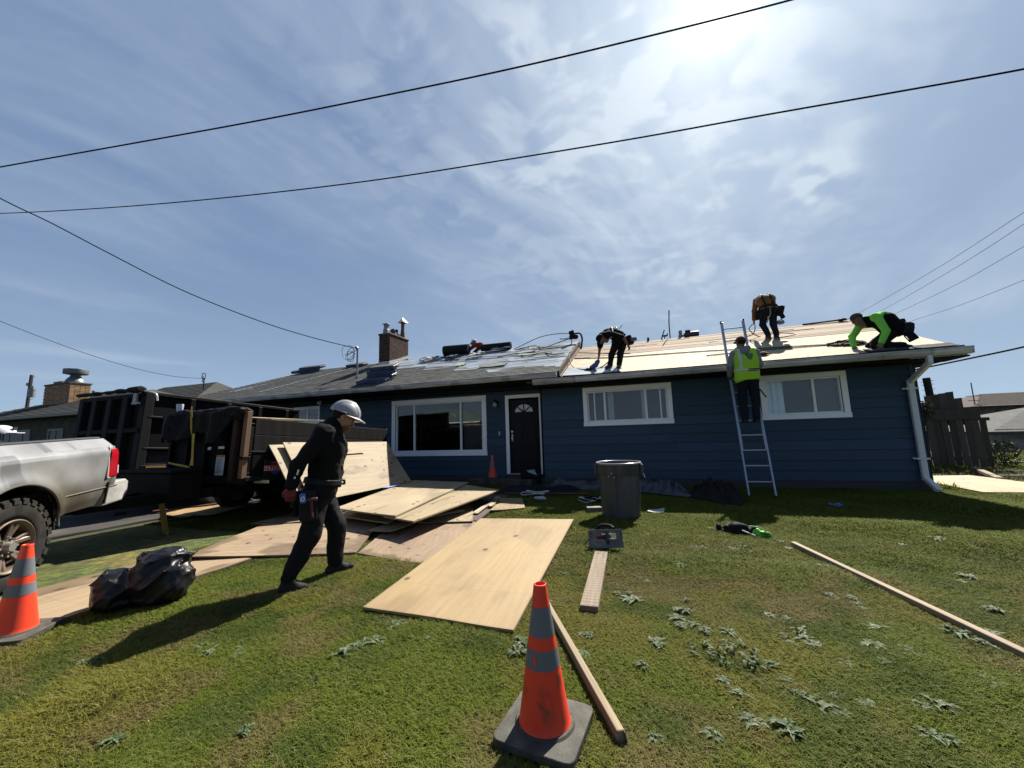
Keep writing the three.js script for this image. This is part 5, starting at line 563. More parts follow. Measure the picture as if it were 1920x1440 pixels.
// ------------------------------------------------------------------ cones
{
  const orange = mat([0.62, 0.040, 0.012], 0.42), dirtyO = mat([0.62, 0.036, 0.012], 0.5, { vertexColors: true }), collar = mat([0.105, 0.115, 0.13], 0.3, { bumpMap: clone(T.bumpFine, 12, 6), bumpScale: 0.0004 }), base = mat([0.10, 0.10, 0.088], 0.75, { map: clone(T.conc, 2.5, 2.5), bumpMap: clone(T.bumpFine, 6, 6), bumpScale: 0.0015 });
  const prof = (y) => mix(0.132, 0.033, Math.pow(clamp((y - 0.035) / 0.635), 0.93));
  const cone = (pos, turn, label, dirt, lean = 0) => {
    const t = thing('traffic_cone', label, 'traffic cone', pos, turn, 'orange traffic cones with two silver bands');
    const s = new THREE.Shape(), q = 0.197, c = 0.045; s.moveTo(-q + c, -q); s.lineTo(q - c, -q); s.quadraticCurveTo(q, -q, q, -q + c); s.lineTo(q, q - c); s.quadraticCurveTo(q, q, q - c, q); s.lineTo(-q + c, q); s.quadraticCurveTo(-q, q, -q, q - c); s.lineTo(-q, -q + c); s.quadraticCurveTo(-q, -q, -q + c, -q);
    const bg = new THREE.ExtrudeGeometry(s, { depth: 0.024, bevelEnabled: true, bevelSize: 0.007, bevelThickness: 0.007, bevelSegments: 3, curveSegments: 6 }).rotateX(-Math.PI / 2).translate(0, 0.007, 0); part('base', [boxUV(bg), cyl(0.143, 0.153, 0.012, 40, 0, 0.042, 0)], base, t);
    const p = [[0.139, 0.038]]; for (let i = 0; i <= 26; i++) { const y = mix(0.05, 0.665, i / 26); p.push([prof(y), y]); } p.push([0.034, 0.675], [0.029, 0.677], [0.026, 0.670], [0.024, 0.60]); const g = lathe(p, 48);
    if (dirt) { tint(g, (x, y, z) => { const a = Math.atan2(z, x); let d = 0; for (const [ca, cy, r] of [[1.15, 0.185, 0.06], [2.2, 0.20, 0.035], [1.0, 0.13, 0.05], [0.2, 0.25, 0.04]]) { const e = Math.hypot((((a - ca + 9.42) % 6.283) - 3.14) * 0.12, y - cy) / r; d = Math.max(d, (1 - sstep(0.25, 1.1, e)) * sstep(0.40, 0.62, fbm2(x * 45 + z * 20, y * 60, 4, 5))); } d = clamp(d * 1.0 + 0.35 * sstep(0.62, 0.8, fbm2(a * 3, y * 9, 4, 12))); return [1 - 0.75 * d, 1 - 0.15 * d, 1 + 0.1 * d]; }); }
    part('cone_body', g, dirt ? dirtyO : orange, t);
    for (const [y0, y1] of [[0.445, 0.575], [0.305, 0.388]]) { const k = []; for (let i = 0; i <= 6; i++) { const y = mix(y0, y1, i / 6); k.push([prof(y) + 0.0016, y]); } part('collar', lathe(k, 48), collar, t); }
    if (dirt) part('scuff', (() => { const tr = []; for (let i = 0; i < 6; i++) { const f = (j) => { const y = mix(0.325, 0.372, j / 6), w = 0.008 * Math.sin(Math.PI * clamp(j / 6, 0.08, 0.95)), a = 1.62 - (j / 6) * -0.12; return [-1, 1].map((s) => { const an = a + s * w / prof(y), r = prof(y) + 0.0032; return [r * Math.cos(an), y, r * Math.sin(an)]; }); }; const [a, b] = f(i), [c, d] = f(i + 1); tr.push([a, b, d], [a, d, c]); } return soup(tr); })(), orange, t);
    t.rotation.z = lean; t.scale.set(0.90, 0.92, 0.90); return t;
  };
  cone([-0.545, 0.022, -1.845], -0.10, 'large scuffed orange cone with muddy marks, nearest in the middle foreground', true);
  cone([-4.40, 0.025, -1.57], 0.55, 'clean orange cone beside the truck wheel at the left edge', false, -0.03);
  cone([-4.07, 0.172, -9.72], 0.2, 'small-looking orange cone standing on the doorstep beside the front door', false);
}

// ------------------------------------------------------------------ bin, bags, saw, coils
{
  const pl = mat([0.085, 0.087, 0.09], 0.5, { map: clone(T.grime, 2, 1) }), t = thing('rubbish_bin', 'tall grey round plastic bin standing open on the lawn', 'bin', [-0.53, 0, -6.46]);
  part('body', lathe([[0, 0.02], [0.262, 0.02], [0.272, 0.0], [0.282, 0.012], [0.288, 0.06], [0.318, 0.62], [0.322, 0.66], [0.330, 0.665], [0.336, 0.82], [0.325, 0.83], [0.320, 0.68], [0.310, 0.60], [0.275, 0.05], [0, 0.04]], 56), pl, t); part('rim', new THREE.TorusGeometry(0.336, 0.016, 10, 64).rotateX(Math.PI / 2).translate(0, 0.835, 0), mat([0.20, 0.20, 0.205], 0.28), t);
  for (const s of [-1, 1]) part('handle', [cb(0.05, 0.17, 0.15, s * 0.345, 0.735, 0.02, 0.015), tube([[s * 0.36, 0.66, -0.05], [s * 0.385, 0.60, 0.02], [s * 0.36, 0.66, 0.09]], 0.012, 16, 6)], pl, t); part('rivet', [[-0.08, 0.70], [-0.13, 0.65], [-0.045, 0.64]].map(([x, y]) => new THREE.SphereGeometry(0.012, 8, 6).translate(x, y, 0.318)), mat([0.35, 0.35, 0.36], 0.4), t);
  // garbage bag
  const bag = (lo, hi, cell, f) => nets(lo, hi, cell, f), crk = (x, y, z, s) => { const r = 1 - Math.abs(2 * vn3(x, y, z, s) - 1); return r * r; };
  let g = bag([-0.48, -0.04, -0.34], [0.48, 0.52, 0.34], 0.011, (x, y, z) => {
    const e = (cx, cy, cz, a, b, c) => { const k = Math.hypot((x - cx) / a, (y - cy) / b, (z - cz) / c); return (k - 1) * Math.min(a, b, c); }, sm = (a, b, k) => { const h = clamp(0.5 + 0.5 * (b - a) / k); return mix(b, a, h) - k * h * (1 - h); };
    let d = sm(e(-0.22, 0.11, 0.06, 0.20, 0.20, 0.19), e(0.11, 0.16, 0, 0.27, 0.23, 0.22), 0.05); d = sm(d, e(0.12, 0.35, -0.04, 0.21, 0.06, 0.14), 0.03); d = sm(d, e(0.30, 0.14, 0.03, 0.10, 0.17, 0.14), 0.03);
    const ux = x * 0.8 + y * 0.6, uy = y * 0.8 - x * 0.6; d += -0.030 * crk(ux * 3.5, uy * 9, z * 5, 3) - 0.020 * crk(x * 5 + z * 4, y * 12, z * 9 - x * 4, 5) - 0.009 * crk(ux * 9, uy * 26, z * 14, 7) + 0.028; return Math.max(d, -y);
  });
  solo('garbage_bag', g.scale(0.82, 0.94, 0.88).rotateY(0.55).translate(-4.13, 0.045, -2.20), pmat([0.004, 0.004, 0.006], 0.40, { specularIntensity: 0.5 }), 'lumpy glossy black garbage bag lying on the plywood strip', 'garbage bag');
  // dark plastic and tarpaulin along the wall
  const sheet = (name, label, q, seed, amp, m) => { const P = q.map((p) => V(...p)), nu = 46, nv = 18, tr = [], at = (i, j) => { const u = i / nu, v = j / nv, p = P[0].clone().lerp(P[1], u).lerp(P[3].clone().lerp(P[2], u), v); const e = Math.min(u, 1 - u, v, 1 - v) * 6; const n = 1 - Math.abs(2 * fbm2(u * 6 + seed, v * 4, 3, seed) - 1); p.x += 0.10 * (fbm2(u * 4, v * 4, 3, seed + 2) - 0.5); p.z += 0.16 * (fbm2(u * 5, v * 5, 3, seed + 4) - 0.5); p.y += 0.015 + amp * n * n * clamp(e) * (0.4 + vn2(u * 3, v * 3, seed + 6)); return [p.x, p.y, p.z]; }; for (let i = 0; i < nu; i++) for (let j = 0; j < nv; j++) { const a = at(i, j), b = at(i + 1, j), c = at(i + 1, j + 1), d = at(i, j + 1); tr.push([a, b, c], [a, c, d]); } KEEP.push(q.map((p) => [p[0], p[2]])); return solo(name, soup(tr), m, label, 'tarpaulin'); };
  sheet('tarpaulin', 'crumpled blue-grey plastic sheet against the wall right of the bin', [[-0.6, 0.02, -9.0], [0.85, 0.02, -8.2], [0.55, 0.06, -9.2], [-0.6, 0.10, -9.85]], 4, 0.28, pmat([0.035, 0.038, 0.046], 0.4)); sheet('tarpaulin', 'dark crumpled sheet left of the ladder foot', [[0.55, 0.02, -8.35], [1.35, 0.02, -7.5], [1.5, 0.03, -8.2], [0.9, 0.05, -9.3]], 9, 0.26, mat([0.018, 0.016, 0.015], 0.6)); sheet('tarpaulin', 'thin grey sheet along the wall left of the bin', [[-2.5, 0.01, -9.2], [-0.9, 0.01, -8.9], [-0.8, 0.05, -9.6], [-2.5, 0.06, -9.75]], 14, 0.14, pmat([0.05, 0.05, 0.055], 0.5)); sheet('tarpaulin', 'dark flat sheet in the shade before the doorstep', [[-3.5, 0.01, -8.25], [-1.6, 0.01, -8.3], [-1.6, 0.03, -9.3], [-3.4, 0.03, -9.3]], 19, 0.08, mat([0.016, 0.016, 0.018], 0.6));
  // saw standing on its edge
  const s = thing('circular_saw', 'grey circular saw tipped up on its edge with a red lever', 'saw', [-0.56, 0.012, -4.60], 0.06), dk = mat([0.035, 0.035, 0.037], 0.5), pt = mat([0.14, 0.14, 0.145], 0.42, { metalness: 0.35, map: clone(T.grime, 3, 3) });
  const tiltG = (gs) => [gs].flat(3).map((g2) => xf(g2, { r: [-0.28, 0, 0.07], p: [0, 0.045, 0.05] }));
  part('shoe_plate', tiltG(extr([[-0.185, 0], [0.185, 0], [0.185, 0.19], [-0.185, 0.19]], 0.006, 0.002, [[[-0.10, 0.085], [0.12, 0.085], [0.12, 0.155], [-0.10, 0.155]]])), pt, s); part('blade_guard', tiltG([lathe([[0, -0.018], [0.10, -0.018], [0.108, -0.01], [0.108, 0.01], [0.10, 0.018], [0, 0.018]], 28).rotateX(Math.PI / 2).scale(1, 0.9, 1).rotateY(Math.PI / 2).rotateZ(0).translate(0.02, 0.10, -0.07)]), dk, s); part('motor', tiltG([cyl(0.055, 0.06, 0.17, 18).rotateZ(Math.PI / 2).translate(-0.03, 0.11, -0.10), cyl(0.045, 0.045, 0.05, 18).rotateZ(Math.PI / 2).translate(-0.14, 0.11, -0.10)]), dk, s); part('handle', tiltG(tube([[0.10, 0.20, -0.05], [0.05, 0.235, -0.10], [-0.06, 0.235, -0.12], [-0.12, 0.17, -0.12]], 0.02, 20, 8)), M.black, s); part('lever', tiltG(cb(0.06, 0.028, 0.02, -0.075, 0.135, 0.012, 0.006)), mat([0.30, 0.02, 0.02], 0.5), s); part('depth_bracket', tiltG([cb(0.085, 0.018, 0.012, 0.0, 0.142, 0.012, 0.003), cyl(0.014, 0.014, 0.012, 12).rotateX(Math.PI / 2).translate(0.06, 0.145, 0.014), cb(0.012, 0.05, 0.012, 0.105, 0.12, 0.012, 0.002), cb(0.07, 0.010, 0.012, 0.075, 0.092, 0.012, 0.002)]), mat([0.5, 0.5, 0.5], 0.35, { metalness: 0.5 }), s);
  part('cord', tube([[-0.17, 0.14, -0.05], [-0.24, 0.05, -0.02], [-0.22, 0.02, 0.12], [-0.05, 0.015, 0.18], [0.10, 0.02, 0.15]], 0.006, 40, 6), M.black, s);
  // hose coil and little block left of the bin
  const ring = (cx, cz, y, r, sx, sz, seed) => { const q = []; for (let i = 0; i < 18; i++) { const a = i / 18 * 6.283; q.push([cx + r * sx * Math.cos(a) + 0.02 * Math.sin(3 * a + seed), y + 0.02 * (1 + Math.sin(2 * a + seed)), cz + r * sz * Math.sin(a)]); } return tube(q, 0.012, 60, 6, true); };
  let c = thing('hose_coil', 'tangled coil of black and pale hose on the grass left of the bin', 'hose', [-1.2, 0.012, -7.6]); part('pale_hose', [ring(0, 0, 0.02, 0.20, 1, 0.9, 1), ring(0.02, 0.03, 0.05, 0.15, 1.2, 0.8, 2)], mat([0.38, 0.38, 0.37], 0.5), c); part('black_hose', [ring(-0.02, 0.0, 0.035, 0.18, 1, 1, 3), ring(0.05, 0.05, 0.06, 0.10, 1.3, 1, 4), ring(0.18, 0.0, 0.03, 0.14, 1, 1, 5)], M.black, c);
  solo('hose_coil', [ring(-2.45, -8.0, 0.05, 0.20, 1.3, 0.5, 6), ring(-2.35, -8.05, 0.09, 0.15, 1.5, 0.6, 8)], mat([0.40, 0.41, 0.40], 0.6), 'pale hose bunched on the grass before the doorstep', 'hose'); solo('foil_scrap', nets([-0.2, -0.02, -0.1], [0.2, 0.16, 0.1], 0.014, (x, y, z) => Math.hypot(x / 0.16, (y - 0.04) / 0.05, z / 0.07) * 0.06 - 0.06 + 0.03 * vn3(x * 20, y * 20, z * 20)).translate(-2.15, 0.03, -7.5), mat([0.35, 0.36, 0.36], 0.45), 'crumpled pale wrapping at the end of the chipboard offcut', 'wrapping');
  solo('wood_block', cb(0.24, 0.09, 0.13, 0, 0, 0, 0.006).rotateY(0.35).translate(-0.98, 0.055, -6.66), mat([0.21, 0.203, 0.182], 0.8, { map: T.saw }), 'small pale wood block on the grass beside the bin', 'block'); solo('pale_cloth', slab([[-0.15, 0.03, -6.75], [0.10, 0.03, -6.8], [0.12, 0.05, -6.95], [-0.12, 0.04, -6.9]], 0.006, 0.015, 3), mat([0.25, 0.30, 0.30], 0.7), 'pale blue-grey rag on the grass right of the bin', 'rag');
  // black and green work vest dropped on the grass
  const v = thing('work_vest', 'crumpled black vest with bright green trim dropped on the lawn', 'vest', [1.03, 0.0, -5.72], -0.35); part('black_cloth', nets([-0.34, -0.02, -0.16], [0.2, 0.22, 0.16], 0.012, (x, y, z) => Math.max(Math.hypot((x + 0.1) / 0.27, (y - 0.04) / 0.13, z / 0.13) * 0.12 - 0.12 + 0.05 * (1 - Math.abs(2 * vn3(x * 9, y * 10, z * 12) - 1)), -y)), mat([0.010, 0.010, 0.011], 0.7), v); part('green_trim', [nets([-0.05, -0.02, -0.14], [0.34, 0.16, 0.16], 0.010, (x, y, z) => Math.max(Math.hypot((x - 0.15) / 0.18, (y - 0.03) / 0.09, z / 0.11) * 0.11 - 0.11 + 0.07 * (1 - Math.abs(2 * vn3(x * 16, y * 14, z * 18, 4) - 1)), -y)), tube([[0.05, 0.12, 0.05], [0.15, 0.12, 0.06], [0.24, 0.07, 0.03]], 0.006, 24, 6)], mat([0.07, 0.33, 0.03], 0.6), v); part('reflective_band', [tube([[-0.02, 0.07, 0.10], [0.05, 0.05, 0.11], [0.12, 0.03, 0.12]], 0.007, 20, 6)], mat([0.5, 0.5, 0.48], 0.4), v);
  // bag on the doorstep
  const bb = thing('tool_bag', 'black bag with a green and white pattern on the doorstep by the door', 'bag', [-3.02, 0.175, -9.72], 0.2); part('body', nets([-0.3, -0.02, -0.2], [0.3, 0.32, 0.2], 0.014, (x, y, z) => Math.max(Math.hypot(x / 0.27, (y - 0.09) / 0.17, z / 0.15) * 0.15 - 0.15 + 0.05 * (vn3(x * 8, y * 8, z * 8) - 0.3), -y)), mat([0.010, 0.012, 0.011], 0.7), bb); part('print', [slab([[-0.08, 0.22, 0.085], [0.14, 0.24, 0.08], [0.10, 0.19, 0.125], [-0.02, 0.17, 0.14]], 0.006, 0.006, 3), slab([[0.0, 0.17, 0.14], [0.14, 0.20, 0.11], [0.19, 0.10, 0.14], [0.15, 0.11, 0.15]], 0.006, 0.006, 4)], mat([0.20, 0.30, 0.24], 0.6), bb);
}

// ------------------------------------------------------------------ ladder
{
  const t = thing('extension_ladder', 'aluminium ladder leaning on the eave beside the right window', 'ladder', [1.9, 0, -8.6]), al = mat([0.30, 0.33, 0.38], 0.38, { metalness: 0.55 });
  const dir = V(0, 3.66, -1.0).normalize(), L = 3.80, at = (x, s) => [x, dir.y * s, dir.z * s];
  for (const x of [-0.235, 0.205]) { part('rail', [beam(at(x, 0.02), at(x, L), 0.030, 0.075, 0.005), beam(at(x + (x < 0 ? 0.022 : -0.022), 0.9), at(x + (x < 0 ? 0.022 : -0.022), L + 0.02), 0.02, 0.06, 0.004)], al, t); part('foot', cb(0.06, 0.05, 0.10, x, 0.025, 0, 0.01), M.rubber, t); part('rail_cap', beam(at(x, L), at(x, L + 0.05), 0.036, 0.08, 0.006), M.black, t); }
  for (let i = 0; i < 12; i++) { const s = 0.30 + i * 0.305; part('rung', beam(at(-0.235, s), at(0.205, s), 0.034, 0.028, 0.006), al, t); } for (const x of [-0.19, 0.16]) part('rung_lock', beam(at(x, 0.98), at(x, 1.20), 0.025, 0.05, 0.005), mat([0.06, 0.06, 0.065], 0.5), t);
}

// ------------------------------------------------------------------ things on the roof
{
  const sd = Math.sin(SL.L.t), cd = Math.cos(SL.L.t), lie = (k, g, x, s, h, turn = 0) => { g.rotateY(turn); g.rotateX(SL[k].t); return g.translate(...onRoof(k, x, s, h)); };
  const bm = mat([0.022, 0.06, 0.18], 0.45, { map: clone(T.grime, 1, 1) }), bt = mat([0.12, 0.13, 0.125], 0.95, { map: T.gran }), bEnd = mat([0.26, 0.22, 0.15], 0.9, { map: clone(T.gran, 2, 2) });
  const bundle = (label, x, s, h, turn, len = 0.95) => { const t = thing('shingle_bundle', label, 'shingle bundle', onRoof('L', x, s, h), 0, 'blue-wrapped shingle bundles laid out on the roof'); t.rotation.set(SL.L.t, turn, 0, 'YXZ'); part('wrapper', cb(len, 0.105, 0.32, 0, 0.045, 0, 0.012), bm, t); part('top_shingle', cb(len * 0.94, 0.012, 0.31, -0.02, 0.104, 0, 0.003), bt, t); part('torn_end', nets([-0.07, -0.02, -0.18], [0.09, 0.13, 0.18], 0.014, (a, b, c) => Math.hypot(a / 0.05, (b - 0.05) / 0.045, c / 0.14) * 0.05 - 0.05 + 0.035 * vn3(a * 25, b * 25, c * 25)).translate(len / 2, 0, 0), bEnd, t); return t; };
  bundle('lowest bundle of the stack near the eave by the service mast', -8.15, 0.55, 0.02, 0.03, 1.1); bundle('upper bundle of the stack near the eave by the service mast', -8.02, 0.84, 0.08, 0.05); bundle('topmost bundle of the stack near the eave, with a ragged torn end', -8.05, 0.92, 0.20, 0.02); bundle('rear bundle just upslope of the stack by the service mast', -8.0, 1.02, 0.32, 0.02);
  bundle('lower bundle at the far left end of the ridge', -14.1, 3.6, 0.02, 0.05, 1.3); bundle('upper bundle at the far left end of the ridge', -13.8, 3.72, 0.12, 0.02, 1.2); bundle('bundle lying flat upslope between the left ridge end and the chimney', -11.4, 3.72, 0.02, 0.02, 0.9);
  const roll = (label, x, s, h, r, len, turn) => { const t = thing('underlayment_roll', label, 'roofing roll', onRoof('L', x, s, h), turn); part('roll', lathe([[0.05, -len / 2], [r * 0.97, -len / 2], [r, -len / 2 + 0.01], [r, len / 2 - 0.01], [r * 0.97, len / 2], [0.05, len / 2]], 30).rotateZ(Math.PI / 2), mat([0.013, 0.014, 0.016], 0.5), t); part('core', lathe([[0.05, -len / 2 - 0.002], [0.05, len / 2 + 0.002], [0.04, len / 2 + 0.002], [0.04, -len / 2 - 0.002]], 16).rotateZ(Math.PI / 2), mat([0.15, 0.11, 0.07], 0.9), t); };
  roll('thick black roll of roofing felt left of the crouching man at the ridge', -6.75, 3.82, 0.20, 0.20, 1.0, 0.12); roll('thinner black roll right of the crouching man at the ridge', -5.15, 3.86, 0.16, 0.13, 1.15, 0.05);
  for (const [x, s, w, l, tn, c, lab] of [[-7.6, 3.2, 0.5, 0.9, 0.2, [0.252, 0.231, 0.182], 'tan debris sheet on the white underlayment right of the chimney'], [-6.6, 3.15, 0.35, 0.7, -0.4, [0.10, 0.10, 0.10], 'dark torn piece on the underlayment below the thick roll'], [-5.6, 3.05, 0.4, 0.8, 0.3, [0.28, 0.259, 0.21], 'pale torn sheet on the underlayment below the crouching man'], [-4.9, 3.62, 0.3, 0.9, 0.1, [0.21, 0.21, 0.196], 'grey torn sheet near the ridge right of the thin roll'], [-3.5, 3.0, 0.35, 0.6, 0.5, [0.20, 0.17, 0.13], 'brown scrap on the underlayment near the torn rake']]) solo('roof_debris', lie('L', nets([-l / 2, -0.02, -w / 2], [l / 2, 0.18, w / 2], 0.022, (a, b, d) => Math.max(Math.abs(b - 0.035 - 0.10 * (1 - Math.abs(2 * vn3(a * 4, 0, d * 5, 3) - 1))) - 0.013, Math.abs(a) - l / 2 + 0.05 + 0.08 * vn3(a, d * 9, 1), Math.abs(d) - w / 2 + 0.04)), x, s, 0.02, tn), mat(c, 0.85), lab, 'roof debris');
  const hose = (name, label, k, pts, r, m) => solo(name, tube(pts.map(([x, s, h]) => onRoof(k, x, s, h)), r, 90, 6), m, label, 'hose'); const hm = mat([0.05, 0.05, 0.045], 0.6), hy = mat([0.17, 0.14, 0.08], 0.65);
  hose('air_hose', 'black hose looping over the white underlayment towards the torn edge', 'L', [[-4.6, 2.4, 0.05], [-4.0, 2.7, 0.05], [-3.6, 2.2, 0.05], [-3.0, 2.35, 0.05], [-2.6, 1.9, 0.06], [-2.3, 2.0, 0.05]], 0.016, hm); hose('air_hose', 'hose near the ridge of the white roof left of the black tool', 'L', [[-4.2, 3.4, 0.06], [-3.7, 3.8, 0.05], [-3.2, 3.3, 0.05], [-2.8, 3.75, 0.08], [-2.4, 3.8, 0.15], [-2.3, 3.3, 0.05], [-2.6, 3.0, 0.05], [-3.3, 2.95, 0.05]], 0.016, hm); hose('rope', 'straight rope run up over the ridge of the white roof', 'L', [[-4.4, 3.7, 0.03], [-3.4, 3.95, 0.32], [-2.6, 3.9, 0.35], [-2.2, 3.75, 0.3]], 0.013, hm);
  hose('air_hose', 'long pale hose sagging from the torn edge to the bending roofer', 'R', [[-2.05, 1.5, 0.30], [-1.9, 1.0, 0.05], [-1.5, 0.55, 0.03], [-1.1, 0.62, 0.03], [-0.75, 0.95, 0.25], [-0.35, 1.5, 0.55]], 0.014, hy); hose('rope', 'long dark rope lying straight across the new sheathing', 'R', [[-2.0, 2.1, 0.03], [-0.9, 1.75, 0.03], [0.4, 1.60, 0.03], [1.7, 1.45, 0.03], [2.6, 1.22, 0.03], [3.4, 1.10, 0.03], [4.2, 0.95, 0.03]], 0.013, hm); hose('rope', 'second rope beside the long one, ending at the rope heap', 'R', [[1.4, 0.95, 0.03], [2.2, 1.02, 0.03], [3.0, 1.0, 0.03], [3.7, 0.98, 0.03], [4.15, 0.92, 0.03]], 0.012, hm); hose('air_hose', 'hose curling round the standing roofer on the old planks', 'R', [[1.7, 2.6, 0.03], [2.5, 2.75, 0.03], [2.75, 2.4, 0.2], [2.8, 2.55, 0.42], [2.72, 2.75, 0.25], [2.95, 2.7, 0.03], [3.4, 3.0, 0.03], [3.75, 2.6, 0.03], [3.4, 2.35, 0.03], [3.0, 2.4, 0.03]], 0.013, hy); hose('rope', 'thin rope from the torn edge to behind the bending roofer', 'R', [[-2.0, 2.9, 0.05], [-1.4, 2.6, 0.03], [-0.9, 2.3, 0.03], [-0.4, 2.1, 0.03]], 0.010, hm);
  const lump = (name, label, cat, k, x, s, h, dims, seed, m) => solo(name, lie(k, nets(dims.map((q) => -q * 1.2), dims.map((q) => q * 1.2), Math.min(...dims) / 9, (a, b, c) => Math.hypot(a / dims[0], b / dims[1], c / dims[2]) * Math.min(...dims) - Math.min(...dims) * (0.72 + 0.55 * (vn3(a * 14, b * 14, c * 14, seed) - 0.4))), x, s, h), m, label, cat);
  const rp = []; for (let i = 0; i < 9; i++) { const q = [], a0 = R0() * 6, cx = 4.18 + rr(-0.12, 0.12), cs = 0.92 + rr(-0.06, 0.06); for (let j = 0; j < 9; j++) { const a = a0 + j * 0.7; q.push(onRoof('R', cx + (0.22 + 0.06 * R0()) * Math.cos(a), cs + 0.12 * Math.sin(a), 0.02 + 0.010 * i * R0())); } rp.push(tube(q, 0.013, 40, 5)); } solo('rope_heap', rp, mat([0.05, 0.042, 0.03], 0.8), 'heap of dark rope on the sheathing left of the kneeling roofer', 'rope');
  let t = thing('nail_gun', 'black air tool hanging over the torn edge at the ridge of the white roof', 'nail gun', onRoof('L', -2.25, 3.72, 0.14), 0.4); part('body', [cb(0.30, 0.14, 0.16, 0, 0.08, 0, 0.04), cyl(0.09, 0.10, 0.22, 14).rotateZ(0.3).translate(-0.05, 0.18, 0)], M.black, t); part('handle', tube([[0.05, 0.2, 0], [0.22, 0.2, 0], [0.28, 0.05, 0.02], [0.25, -0.2, 0.05], [0.2, -0.4, 0.1]], 0.03, 24, 8), M.black, t); part('magazine', cb(0.32, 0.05, 0.06, -0.32, 0.02, 0.02, 0.012), mat([0.35, 0.35, 0.36], 0.4, { metalness: 0.6 }), t);
  t = thing('roof_vent_pole', 'thin upright pole on a tripod foot at the roof ridge', 'pole', [0.8, 4.13, -13.25]); part('pole', tube([[0, 0.05, 0], [0.0, 0.6, 0], [0.035, 1.06, 0]], 0.018, 10, 7), M.black, t); part('tripod_foot', [new THREE.ConeGeometry(0.17, 0.13, 4).translate(0, 0.06, 0), beam([-0.02, 0.05, 0.05], [-0.2, -0.22, 0.5], 0.02, 0.02)], M.black, t);
  t = thing('pry_bar', 'dark forked roofing bar standing at the ridge left of the pole', 'roofing bar', [0.52, 4.12, -13.2]); part('shaft', [beam([-0.05, -0.04, 0.05], [0.12, 0.42, 0], 0.03, 0.03), beam([0.10, 0.02, 0], [0.12, 0.22, 0], 0.035, 0.03)], M.black, t); part('fork', [beam([0.03, 0.22, 0], [0.2, 0.22, 0], 0.04, 0.05), beam([0.2, 0.22, 0], [0.2, 0.3, 0], 0.03, 0.03)], M.black, t);
  lump('caulk_tube', 'small dark tube standing at the ridge left of the roofing bar', 'tube', 'R', 0.12, 3.82, 0.07, [0.05, 0.12, 0.05], 3, M.black); t = thing('air_compressor', 'small dark compressor on the ridge right of the pole', 'compressor', [1.42, 4.20, -13.15]); part('tank', cyl(0.10, 0.10, 0.42, 16).rotateZ(Math.PI / 2).translate(0, 0.08, 0), mat([0.05, 0.05, 0.055], 0.5), t); part('motor', [cb(0.16, 0.10, 0.14, -0.1, 0.19, 0, 0.03), cb(0.22, 0.05, 0.08, -0.28, 0.06, 0.05, 0.02)], M.black, t);
  t = thing('crowbar', 'long dark crowbar lying along the ridge left of the kneeling roofer', 'crowbar', [4.3, 4.17, -12.95]); part('shaft', beam([0, 0.02, 0], [0.85, 0.03, 0.05], 0.03, 0.04, 0.006), mat([0.05, 0.035, 0.03], 0.6), t); part('head', nets([-0.2, -0.1, -0.1], [0.22, 0.12, 0.1], 0.02, (a, b, c) => Math.hypot(a / 0.14, b / 0.055, c / 0.06) * 0.06 - 0.06 + 0.02 * vn3(a * 20, b * 20, c * 20)).translate(0.9, 0.03, 0.06), mat([0.05, 0.025, 0.02], 0.7), t);
  lump('glove', 'dark glove dropped on the sheathing right of the man on the ladder', 'glove', 'R', 2.50, 0.55, 0.05, [0.15, 0.05, 0.07], 9, mat([0.05, 0.05, 0.035], 0.8)); t = thing('cloth_bundle', 'blue rag and nail sleeve held at the eave under the bending roofer', 'cloth bundle', onRoof('R', -1.28, 0.5, 0.0)); part('cloth', nets([-0.25, -0.06, -0.2], [0.25, 0.36, 0.2], 0.016, (a, b, c) => { const u = b / 0.3; return Math.hypot((a - 0.22 * u + 0.05) / (0.16 - 0.08 * u), c / 0.12, (b - 0.14) / 0.2) * 0.09 - 0.09 + 0.045 * (1 - Math.abs(2 * vn3(a * 12, b * 9, c * 12) - 1)); }), mat([0.055, 0.065, 0.19], 0.75), t); part('dark_cloth', nets([-0.3, -0.05, -0.12], [0.1, 0.14, 0.14], 0.014, (a, b, c) => Math.hypot((a + 0.12) / 0.14, (b - 0.02) / 0.06, c / 0.09) * 0.07 - 0.07 + 0.02 * vn3(a * 15, b * 15, c * 15)), M.black, t);
}

// ------------------------------------------------------------------ people
const a3 = (a, b, s = 1) => [a[0] + b[0] * s, a[1] + b[1] * s, a[2] + b[2] * s], s3 = (a, b) => [a[0] - b[0], a[1] - b[1], a[2] - b[2]], d3 = (a, b) => a[0] * b[0] + a[1] * b[1] + a[2] * b[2], l3 = (a, b, t) => [mix(a[0], b[0], t), mix(a[1], b[1], t), mix(a[2], b[2], t)], n3 = (a) => { const l = Math.hypot(...a) || 1; return [a[0] / l, a[1] / l, a[2] / l]; }, x3 = (a, b) => [a[1] * b[2] - a[2] * b[1], a[2] * b[0] - a[0] * b[2], a[0] * b[1] - a[1] * b[0]];
const cap = (a, b, ra, rb = ra) => [...a, ...b, ra, rb];
function field(prims, k = 0.03) {
  return (x, y, z) => { let d = 1e9; for (const p of prims) { const bx = p[3] - p[0], by = p[4] - p[1], bz = p[5] - p[2], px = x - p[0], py = y - p[1], pz = z - p[2], q = bx * bx + by * by + bz * bz, t = q > 0 ? Math.min(1, Math.max(0, (px * bx + py * by + pz * bz) / q)) : 0, e = Math.hypot(px - bx * t, py - by * t, pz - bz * t) - (p[6] + (p[7] - p[6]) * t); if (d > 1e8) { d = e; continue; } const h = Math.min(1, Math.max(0, 0.5 + 0.5 * (e - d) / k)); d = e + (d - e) * h - k * h * (1 - h); } return d; };
}
